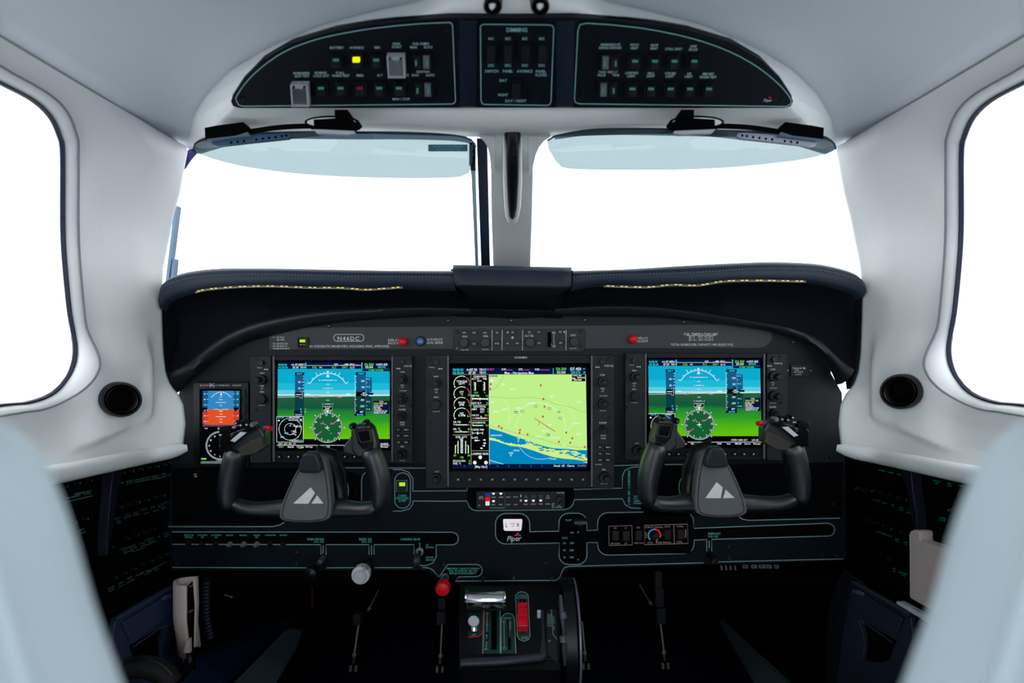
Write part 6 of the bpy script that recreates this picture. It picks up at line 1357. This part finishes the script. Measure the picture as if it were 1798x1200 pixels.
# silver knob
MB().sweep([QP.at(*V(505, 700), .002), QP.at(*V(505, 660), .012)], [(.009, .009)]*2, n=18).build('knob_base', M_CHROME, t, smooth=True)
MB().turn(Plane(W(832, 1089, .885), (0, -.85, .5)), 832, 1092, [(5.5, -.02), (6, -.008), (10, -.004), (10.4, .002), (9.4, .005)], 28).build('prop_knob', mat('knob_satin', (170, 172, 178), .35, metal=.5), t, smooth=True)
# friction lever and red slider
MB().prism(QP, [V(836, 690), V(860, 690), V(862, 770), V(848, 790), V(836, 770)], .002, .02, 1).build('friction_lever', M_DULL, t, bevel=.001)
MB().prism(QP, [V(918, 520), V(1015, 518), V(1018, 600), V(1022, 640), V(1020, 722), V(922, 726), V(918, 640)], .003, .016, 1.5).build('condition_lever', mat('red_slider', (215, 22, 48), .4), t, bevel=.0015)
MB().prism(QP, [V(918, 640), V(1020, 636), V(1019, 655), V(920, 660)], .016, .022, .5).prism(QP, [V(920, 522), V(1013, 520), V(1014, 550), V(920, 552)], .016, .021, 1).build('finger_ridge', mat('red_slider', (215, 22, 48), .4), t)
MB().prism(QP, [V(1108, 552), V(1140, 552), V(1140, 578), V(1108, 578)], 0, .012, .6).build('white_button', mat('knob_white', (205, 208, 214), .4), t)
MB().prism(QP, [V(1150, 510), V(1158, 510), V(1170, 980), V(1150, 940)], 0, .002).build('side_strip', mat('strip_grey', (95, 97, 104), .35), t)
MB().prism(QP, [V(1200, 500), V(1298, 500), V(1303, 1010), V(1200, 920)], -.01, .0008).build('trim_plate', mat('trim_plate', (34, 38, 46), .5), t)
mb = MB().txt(QP, 'UP', *V(1226, 800), 3.6, h=.001).txt(QP, 'PITCH', *V(1226, 656), 2.6, h=.001).txt(QP, 'NOSE DN', *V(1268, 600), 2.6, h=.001, dx=(.1, 1)).txt(QP, 'TRIM', *V(1270, 670), 2.6, h=.001, dx=(.1, 1))
for i in range(8): mb.line(QP, [V(1203, 545+i*13), V(1245, 548+i*13)], .8, .001)
mb.line(QP, [V(1245, 500), V(1260, 740), V(1298, 785)], 1, .001).build('lettering', mat('pale_green_ink', (150, 185, 175), .8, spec=0), t, kind='stuff')
# pitch trim wheel : a vertical disc
t = thing('trim_wheel', 'black pitch trim wheel standing upright at the right of the quadrant', 'wheel', W(992, 1115, .93))
c = W(992, 1115, .95)
def disc(cx, r, th, name, m, y0=0, r0=0):
    vs = []; n = 48
    for k, (dx, rr_) in enumerate(((-th, r*.93), (-th*.8, r), (th*.8, r), (th, r*.93), (th, r*.6), (-th, r*.6))):
        for i in range(n): a = 2*math.pi*i/n; vs.append(c+Vector((cx+dx, rr_*math.cos(a), rr_*math.sin(a))))
    return MB().add(vs, [(k*n+i, k*n+(i+1) % n, ((k+1) % 6)*n+(i+1) % n, ((k+1) % 6)*n+i) for k in range(6) for i in range(n)]).build(name, m, t, smooth=True, sharp=30)
disc(.003, .085, .010, 'tyre', mat('tyre_black', (14, 15, 20), .35))
disc(.016, .084, .0018, 'rim', mat('rim_lavender', (110, 112, 135), .35, metal=.3))
disc(.000, .05, .006, 'web', M_MATT)
MB().sweep([W(984, 1045, .87), W(987, 1080, .862), W(990, 1110, .86), W(991, 1140, .862), W(992, 1168, .87)], [(.0025, .0025), (.004, .004), (.0025, .0025), (.004, .004), (.0025, .0025)], n=10, up=(0, 1, 0)).build('cable', mat('cable_grey', (60, 64, 74), .35), t, smooth=True)
for y in (1080, 1122): MB().sweep([W(988, y-5, .860), W(989.5, y+6, .858)], [(.0048, .0048)]*2, n=12).build('ferrule', mat('ferrule_grey', (80, 86, 96), .35), t, smooth=True)

# ================================================================ PEDAL LINKAGE RODS
def rod(label, xb, y0, y1, xt, ytop=None, block=None, d=1.12, clevis=True, cx=0):
    t = thing('linkage_rod', label, 'rod', W(xb, y1, d))
    if block:
        for k, (bx, by, w_, h_) in enumerate(block):
            MB().prism(front(d+.01), rr(bx-w_, by-h_, bx+w_, by+h_, 1), 0, .016, 1).build('sleeve', mat('sleeve_slate', (26, 30, 36), .5), t)
    a, b = W(xt, y0, d), W(xb, y1, d); n = int((y1-y0)/1.1); path = [a.lerp(b, i/n) for i in range(n+1)]
    MB().sweep(path, [(.0017 if i % 2 else .0011,)*2 for i in range(n+1)], n=8).build('threaded_rod', mat('thread_steel', (165, 165, 160), .35, metal=.6), t, smooth=False)
    MB().sweep([W(xb, y1, d), W(xb, y1+4, d)], [(.0034, .0034)]*2, n=6).build('lock_nut', mat('nut_brass', (190, 170, 130), .35, metal=.5), t)
    MB().sweep([W(xb, y1+4, d), W(xb-1+cx, y1+16, d)], [(.0022, .0022)]*2, n=8).build('shank', mat('shank_bronze', (110, 90, 62), .4, metal=.5), t)
    if clevis:
        for k in (-1, 1): MB().prism(front(d-.002), rect(xb-1+cx*1.4+k*4.6-1.9, y1+20, xb-1+cx*1.4+k*4.6+1.9, y1+29), 0, .006, .4).build('clevis_leg', mat('clevis_grey', (120, 120, 116), .4, metal=.4), t)
    return t
rod('thin threaded linkage rod with dark sleeve under the bleed air knob', 622, 1095, 1149, 630, block=[(630, 1083, 7, 9)])
rod('threaded linkage rod with two dark sleeves under the red gear knob', 773.5, 1095, 1150, 776, block=[(777, 1055, 6, 10), (776, 1080, 7.5, 11)])
rod('threaded linkage rod right of the trim wheel', 1027, 1092, 1145, 1022, cx=2)
rod('threaded linkage rod with long sleeves, rightmost of the four clevis rods', 1166, 1090, 1144, 1159, block=[(1153, 1015, 6, 14), (1155, 1045, 7, 15), (1158, 1077, 8, 13)], cx=2)
for pts, l in (([(664, 1038, 1.1), (655, 1052, 1.1), (649, 1068, 1.1)], 'short beaded chain slanting down under the left side of the panel'), ([(1124, 1029, 1.1), (1132, 1042, 1.1), (1141, 1058, 1.1)], 'short beaded chain slanting down under the right side of the panel')):
    t = thing('ball_chain', l, 'chain', W(*pts[1]))
    a, b = W(*pts[0]), W(*pts[-1])
    for i in range(9):
        p = a.lerp(b, i/8); MB().sweep([p-Vector((0, 0, .0012)), p, p+Vector((0, 0, .0012))], [(.0006, .0006), (.0016, .0016), (.0006, .0006)], n=6).build('bead', mat('bead_grey', (120, 120, 118), .35, metal=.4), t, smooth=True)
    MB().sweep([b, b+(b-a)*.18], [(.003, .003), (.0018, .0018)], n=8).build('end_fitting', mat('bead_grey', (120, 120, 118), .35, metal=.4), t)
t = thing('pull_cable', 'reddish sheathed cable hanging below the park brake knob', 'cable', W(548, 1050, 1.15))
MB().sweep([W(548, 1022, 1.15), W(548.5, 1045, 1.15), W(548.5, 1070, 1.15)], [(.0016, .0016)]*3, n=8).build('sheath', mat('cable_rust', (66, 20, 10), .5), t, smooth=True)
t = thing('pedal_pin', 'small pale metal pin in the dark left footwell', 'pin', W(402, 1047, 1.2))
MB().sweep([W(394, 1045, 1.2), W(407, 1049, 1.2)], [(.0012, .0012), (.0018, .0018)], n=8).build('shank', M_DULL, t, smooth=True)
MB().sweep([W(406, 1048.7, 1.2), W(408.5, 1049.4, 1.2)], [(.003, .003)]*2, n=8).build('head', M_DULL, t, smooth=True)
# connectors under the right end of the panel
for i, x in enumerate((1266, 1274, 1282, 1290)):
    t = thing('connector_pin', ('first', 'second', 'third', 'fourth')[i]+' from the left of the small steel blades under the right end of the panel', 'connector', W(x, 997, 1.02), group='connector blades under the panel')
    MB().prism(front(1.02), [(x-1.5, 993), (x+.6, 993), (x+2, 1001), (x-.2, 1001)], 0, .003, .2).build('blade', mat('blade_grey', (125, 125, 125), .4), t)
for i, (x0, x1) in enumerate(((1303, 1312), (1318, 1328), (1331, 1343), (1344, 1354), (1358, 1366))):
    t = thing('terminal_block', ('first', 'second', 'third', 'fourth', 'last')[i]+' from the left of the small pale terminal blocks under the panel', 'terminal', W(x0, 994, 1.02), group='terminal blocks under the panel')
    MB().prism(front(1.02), rr(x0, 992, x1, 997.5, 1), 0, .004, .4).build('body', mat('terminal_grey', (92, 102, 106), .5), t)
    MB().turn(front(1.016), (x0+x1)/2, 994.8, [(1.6, 0), (1.4, .001)], 8).build('screw', M_SCREW, t)

t = thing('pedal_tube', 'dark cross tube high in the footwell that the linkage rods hang from', 'tube', W(899, 1020, 1.14))
MB().sweep([Vector((-.60, 1.128, W(0, 1022, 1.128).z)), Vector((.60, 1.128, W(0, 1022, 1.128).z))], [(.011, .011)]*2, n=14, up=(0, 0, 1)).build('tube', M_MATT, t, smooth=True)
for x in (630, 655, 776, 1021, 1132, 1156): MB().sweep([W(x, 1020, 1.125), W(x, 1092, 1.125)], [(.0022, .0022)]*2, n=6).build('hanger', M_MATT, t)
# ================================================================ LOWER SIDES
# left holster : open U channel in pale grey
t = thing('wall_holster', 'pale grey curved holster with black liner on the lower left wall', 'holster', W(326, 1060, .88))
zt = W(345, 1013, .90).z
def at_z(px, py, z): d = (CZ-z)*F/(py-CY); return W(px, py, d)
prof = spline([tuple(at_z(*p, zt)) for p in ((345.5, 1013), (330, 1014), (314, 1017), (306.5, 1022), (310, 1027), (319, 1029), (328, 1029))], 22)
dn = .105
MB().loft([prof, [p+Vector((0, 0, -dn*.5)) for p in prof], [p+Vector((.006*(p.x > -.6), 0, -dn)) for p in prof]]).build('shell', M_BEIGE, t, smooth=True, solid=.004, soff=0)
inn_ = [p for p in prof]
MB().add([prof[0]+Vector((0, -.003, -.004)), prof[-1]+Vector((0, .003, -.004))]+[prof[0]+Vector((0, -.003, -.14)), prof[-1]+Vector((.002, .003, -.12))], [(0, 1, 3, 2)]).build('liner', M_MATT, t, solid=.003)
MB().prism(front(.875), [(339.5, 1016), (345.5, 1013), (347, 1060), (345, 1100), (344, 1136), (341.5, 1136), (343, 1060)], -.004, .002, .3).build('flange', M_BEIGE, t)
MB().prism(front(.865), [(331, 1122), (336.5, 1119), (337, 1144), (325.5, 1144)], 0, .006, .5).build('lower_tab', M_BEIGE, t)
MB().prism(front(.885), [(305, 1100), (334, 1102), (338, 1140), (318, 1145), (306, 1138)], 0, .012, 2).build('black_block', M_MATT, t)
P_ = front(.862)
MB().txt(P_, 'PULL', 336, 1029, 3.2, dx=(.85, -.52)).txt(P_, 'PUSH', 336, 1073, 3, dx=(.85, -.52)).build('lettering', mat('slate_ink', (105, 118, 145), .7), t, kind='stuff')
t = thing('hose', 'thick black cable looping down from the grey holster', 'cable', W(330, 1160, .88))
MB().sweep(spline([tuple(W(*p)) for p in ((331, 1142, .87), (333, 1160, .86), (329, 1178, .86), (318, 1192, .86), (300, 1204, .86))], 16), [(.0042, .0042)]*16, n=12).build('outer_loop', M_BLK, t, smooth=True)
MB().sweep(spline([tuple(W(*p)) for p in ((322, 1140, .88), (322, 1160, .87), (316, 1178, .87), (303, 1190, .87), (285, 1200, .87))], 16), [(.0042, .0042)]*16, n=12).build('inner_loop', M_BLK, t, smooth=True)
# leather side pockets
def pocket(sg, label):
    mx = (lambda x: x) if sg < 0 else (lambda x: 1801-x)
    oy = 0 if sg < 0 else -8
    t = thing('side_pocket', label, 'pocket', W(mx(270), 1080+oy, .86))
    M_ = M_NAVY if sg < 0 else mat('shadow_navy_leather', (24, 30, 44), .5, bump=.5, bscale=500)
    Pn = Plane((sg*.53, .85, .55), (-sg, -.25, .12))
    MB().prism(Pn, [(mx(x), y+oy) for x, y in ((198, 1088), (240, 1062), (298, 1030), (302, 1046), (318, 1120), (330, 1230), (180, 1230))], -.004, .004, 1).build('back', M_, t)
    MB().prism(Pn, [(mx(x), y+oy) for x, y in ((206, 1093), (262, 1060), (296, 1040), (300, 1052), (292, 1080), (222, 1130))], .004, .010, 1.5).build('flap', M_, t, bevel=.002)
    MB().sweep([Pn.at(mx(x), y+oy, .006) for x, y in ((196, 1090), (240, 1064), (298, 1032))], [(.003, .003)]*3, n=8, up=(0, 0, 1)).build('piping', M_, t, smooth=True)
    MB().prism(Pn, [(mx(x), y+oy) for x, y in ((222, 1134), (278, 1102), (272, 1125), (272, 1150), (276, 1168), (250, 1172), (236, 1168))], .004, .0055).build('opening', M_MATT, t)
    mb = MB()
    L = spline([(224, 1136), (250, 1118), (281, 1099), (276, 1118), (272, 1140), (275, 1166)], 64)
    for i in range(0, 62, 2): mb.line(Pn, [(mx(L[i].x), L[i].y+oy), (mx(L[i+1].x), L[i+1].y+oy)], 1.1, .0108 if L[i].x < 0 else .0108)
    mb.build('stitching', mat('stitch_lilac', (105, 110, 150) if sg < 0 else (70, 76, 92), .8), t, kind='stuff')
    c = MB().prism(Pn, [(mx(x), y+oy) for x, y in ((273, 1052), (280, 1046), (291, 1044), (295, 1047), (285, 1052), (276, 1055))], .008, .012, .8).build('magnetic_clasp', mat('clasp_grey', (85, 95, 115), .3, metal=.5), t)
    return t
pocket(-1, 'dark navy leather wall pocket with stitched opening beside the pale grey holster')
pocket(1, 'dark leather wall pocket with stitched edge below the beige cover, right side')
t = thing('leather_bolster', 'dark leather bolster behind the wall pocket in the right footwell', 'bolster', W(1470, 1090, 1.0))
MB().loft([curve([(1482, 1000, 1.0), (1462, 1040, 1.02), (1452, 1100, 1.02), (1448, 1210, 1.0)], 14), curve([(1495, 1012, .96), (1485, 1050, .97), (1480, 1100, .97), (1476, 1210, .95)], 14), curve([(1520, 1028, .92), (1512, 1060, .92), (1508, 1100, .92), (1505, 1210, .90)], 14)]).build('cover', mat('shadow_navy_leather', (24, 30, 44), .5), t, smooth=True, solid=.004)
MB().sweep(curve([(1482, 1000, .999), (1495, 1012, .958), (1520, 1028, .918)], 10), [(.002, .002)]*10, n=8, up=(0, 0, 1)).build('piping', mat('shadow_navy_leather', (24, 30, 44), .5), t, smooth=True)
t = thing('padded_roll', 'rolled black padded edge at the bottom of the left wall pocket', 'padding', W(265, 1190, .8))
MB().sweep(spline([tuple(W(*p)) for p in ((225, 1176, .8), (255, 1172, .8), (285, 1182, .8), (302, 1202, .8))], 14), [(.014, .014)]*14, n=14).build('roll', mat('roll_black', (10, 10, 14), .7, bump=1, bscale=500), t, smooth=True)
MB().sweep(spline([tuple(W(*p)) for p in ((225, 1162, .79), (255, 1158, .79), (285, 1168, .79), (303, 1186, .79))], 14), [(.0012, .0012)]*14, n=8).build('piping', M_BLK, t, smooth=True)
# beige cover on the right, and the pale strip under it
t = thing('wall_cover', 'beige moulded cover over the right breaker panel beside the seat', 'cover', W(1640, 1000, .72))
Pn = Plane((.530, .7, .6), (-1, -.05, 0))
q = [Z(u, v) for u, v in [(468, 450), (474, 437), (490, 431), (512, 434), (521, 443), (521, 470), (524, 486), (735, 560), (760, 800), (640, 868), (580, 835), (474, 775), (470, 760)]]
MB().prism(Pn, q, -.012, .006, 1.5).build('shell', M_BEIGE, t, bevel=.003)
MB().line(Pn, [Z(u, v) for u, v in [(474, 455), (478, 560), (478, 765)]], 1.2, .0065).build('edge_bead', mat('beige_light', (205, 196, 190), .5), t)
t = thing('sill_strip', 'pale lavender metal sill strip slanting under the beige cover', 'strip', W(1600, 1080, .75))
Pn = Plane((.525, .7, .6), (-1, -.05, 0))
MB().prism(Pn, [Z(u, v) for u, v in [(400, 790), (408, 789), (640, 912), (640, 938), (560, 897), (402, 802)]], -.004, .005, .5).build('strip', mat('lavender_metal', (178, 178, 196), .4), t)
MB().txt(Pn, 'EXIT LIGHT', *Z(545, 874), 2.6, h=.0056, dx=(1, .5)).build('lettering', M_SCREW, t, kind='stuff')
# raised floor covers
for sg, l, q in ((-1, 'slanting pale grey-blue side panel of the raised floor, bottom left of the pedestal', [(402, 1212, 1.0), (500, 1112, 1.22), (512, 1108, 1.25), (528, 1112, 1.25), (520, 1140, 1.2), (478, 1212, 1.05)]), (1, 'slanting grey-green side panel of the raised floor, bottom right of the pedestal', [(1400, 1212, 1.0), (1300, 1120, 1.2), (1268, 1090, 1.3), (1262, 1092, 1.3), (1282, 1130, 1.25), (1330, 1212, 1.05)])):
    t = thing('floor_panel', l, 'panel', W(*q[0]))
    m = mat('floor_panel_blue', (44, 60, 70), .5) if sg < 0 else mat('floor_panel_green', (38, 52, 56), .5)
    MB().add([W(*p) for p in q], [tuple(range(6))]).build('sheet', m, t, solid=.006)
    MB().sweep([W(*q[0]), W(*q[1]), W(*q[2])], [(.0022, .0022)]*3, n=8, up=(0, 0, 1)).build('edge_bead', mat('floor_edge', (80, 98, 108), .5) if sg < 0 else m, t, smooth=True)
t = thing('floor_mat', 'dark blue carpet mat in the left footwell', 'mat', W(400, 1180, 1.05))
MB().add([W(*p) for p in ((300, 1212, 1.02), (345, 1160, 1.1), (400, 1130, 1.3), (440, 1105, 1.42), (520, 1085, 1.5), (505, 1108, 1.4), (395, 1212, 1.04))], [tuple(range(7))]).build('pile', mat('mat_blue', (22, 36, 62), .95, bump=1, bscale=1500, spec=0), t, solid=.006)
MB().sweep(curve([(300, 1212, 1.02), (345, 1160, 1.1), (400, 1130, 1.3), (440, 1105, 1.42), (520, 1085, 1.5)], 14), [(.003, .003)]*14, n=8, up=(0, 0, 1)).build('binding', M_CARPET, t, smooth=True)
t = thing('duct', 'dark ribbed blue duct beside the grey holster in the left footwell', 'duct', W(365, 1070, 1.0))
MB().sweep([W(361, 1015+i*3.2, 1.0) if i < 22 else W(361+(i-21)*.6, 1015+i*3.2, 1.0) for i in range(34)], [(.0075 if i % 2 else .0062,)*2 for i in range(34)], n=12).build('hose', mat('duct_blue', (16, 24, 48), .5), t, smooth=True)
MB().sweep([W(361, 1010, 1.0), W(361, 1018, 1.0)], [(.0095, .0095)]*2, n=14).build('collar', M_BLK, t, smooth=True)

# ================================================================ SEATS
def seat(sg, label):
    mx = (lambda x: x) if sg < 0 else (lambda x: 1800-x)
    d0 = .195
    t = thing('pilot_seat', label, 'seat', W(mx(0), 1100, d0))
    edge = [(-60, 728), (-20, 731), (10, 742), (40, 764), (68, 800), (92, 846), (112, 895), (130, 950), (146, 1010), (164, 1072), (184, 1130), (206, 1190), (232, 1260), (262, 1350), (290, 1500), (300, 1700)]
    E = [W(mx(x), y, d0) for x, y in edge]
    back_w = sg*.50
    o = E+[Vector((back_w, d0, E[-1].z)), Vector((back_w, d0, E[0].z-.10)), Vector((back_w-sg*.02, d0, E[0].z-.04)), Vector((back_w-sg*.06, d0, E[0].z-.006)), Vector((back_w-sg*.12, d0, E[0].z))]
    # rounded slab : rings shrink towards the faces
    rings = []
    c = sum(o, Vector())/len(o)
    for dy, k in ((-.105, .05), (-.102, .025), (-.094, .010), (-.075, .002), (-.045, 0), (-.02, .0), (-.006, .004), (.002, .015), (.005, .04)):
        rings.append([p.lerp(c, k)+Vector((0, dy, 0)) for p in o])
    mb = MB().loft(rings, closed=True); n = len(o)
    mb.f.append(tuple(reversed(range(n)))); mb.f.append(tuple(range(8*n, 9*n)))
    mb.build('backrest', M_SEAT, t, smooth=True, sharp=80)
    MB().box((min(sg*.14, sg*.50), .24, .42), (max(sg*.14, sg*.50), .70, .50)).build('cushion', M_SEAT, t, bevel=.02)
    MB().box((min(sg*.18, sg*.46), .20, FL), (max(sg*.18, sg*.46), .55, .42)).build('base', M_MATT, t, bevel=.01)
    rim = [p.lerp(c, .004)+Vector((0, -.03, 0)) for p in E]
    MB().sweep(rim, [(.0022, .0022)]*len(rim), n=8).build('piping', M_SEAT, t, smooth=True)
seat(-1, 'blurred pale blue-grey leather pilot seat back at the bottom left corner')
seat(1, 'blurred pale blue-grey leather copilot seat back at the bottom right corner')
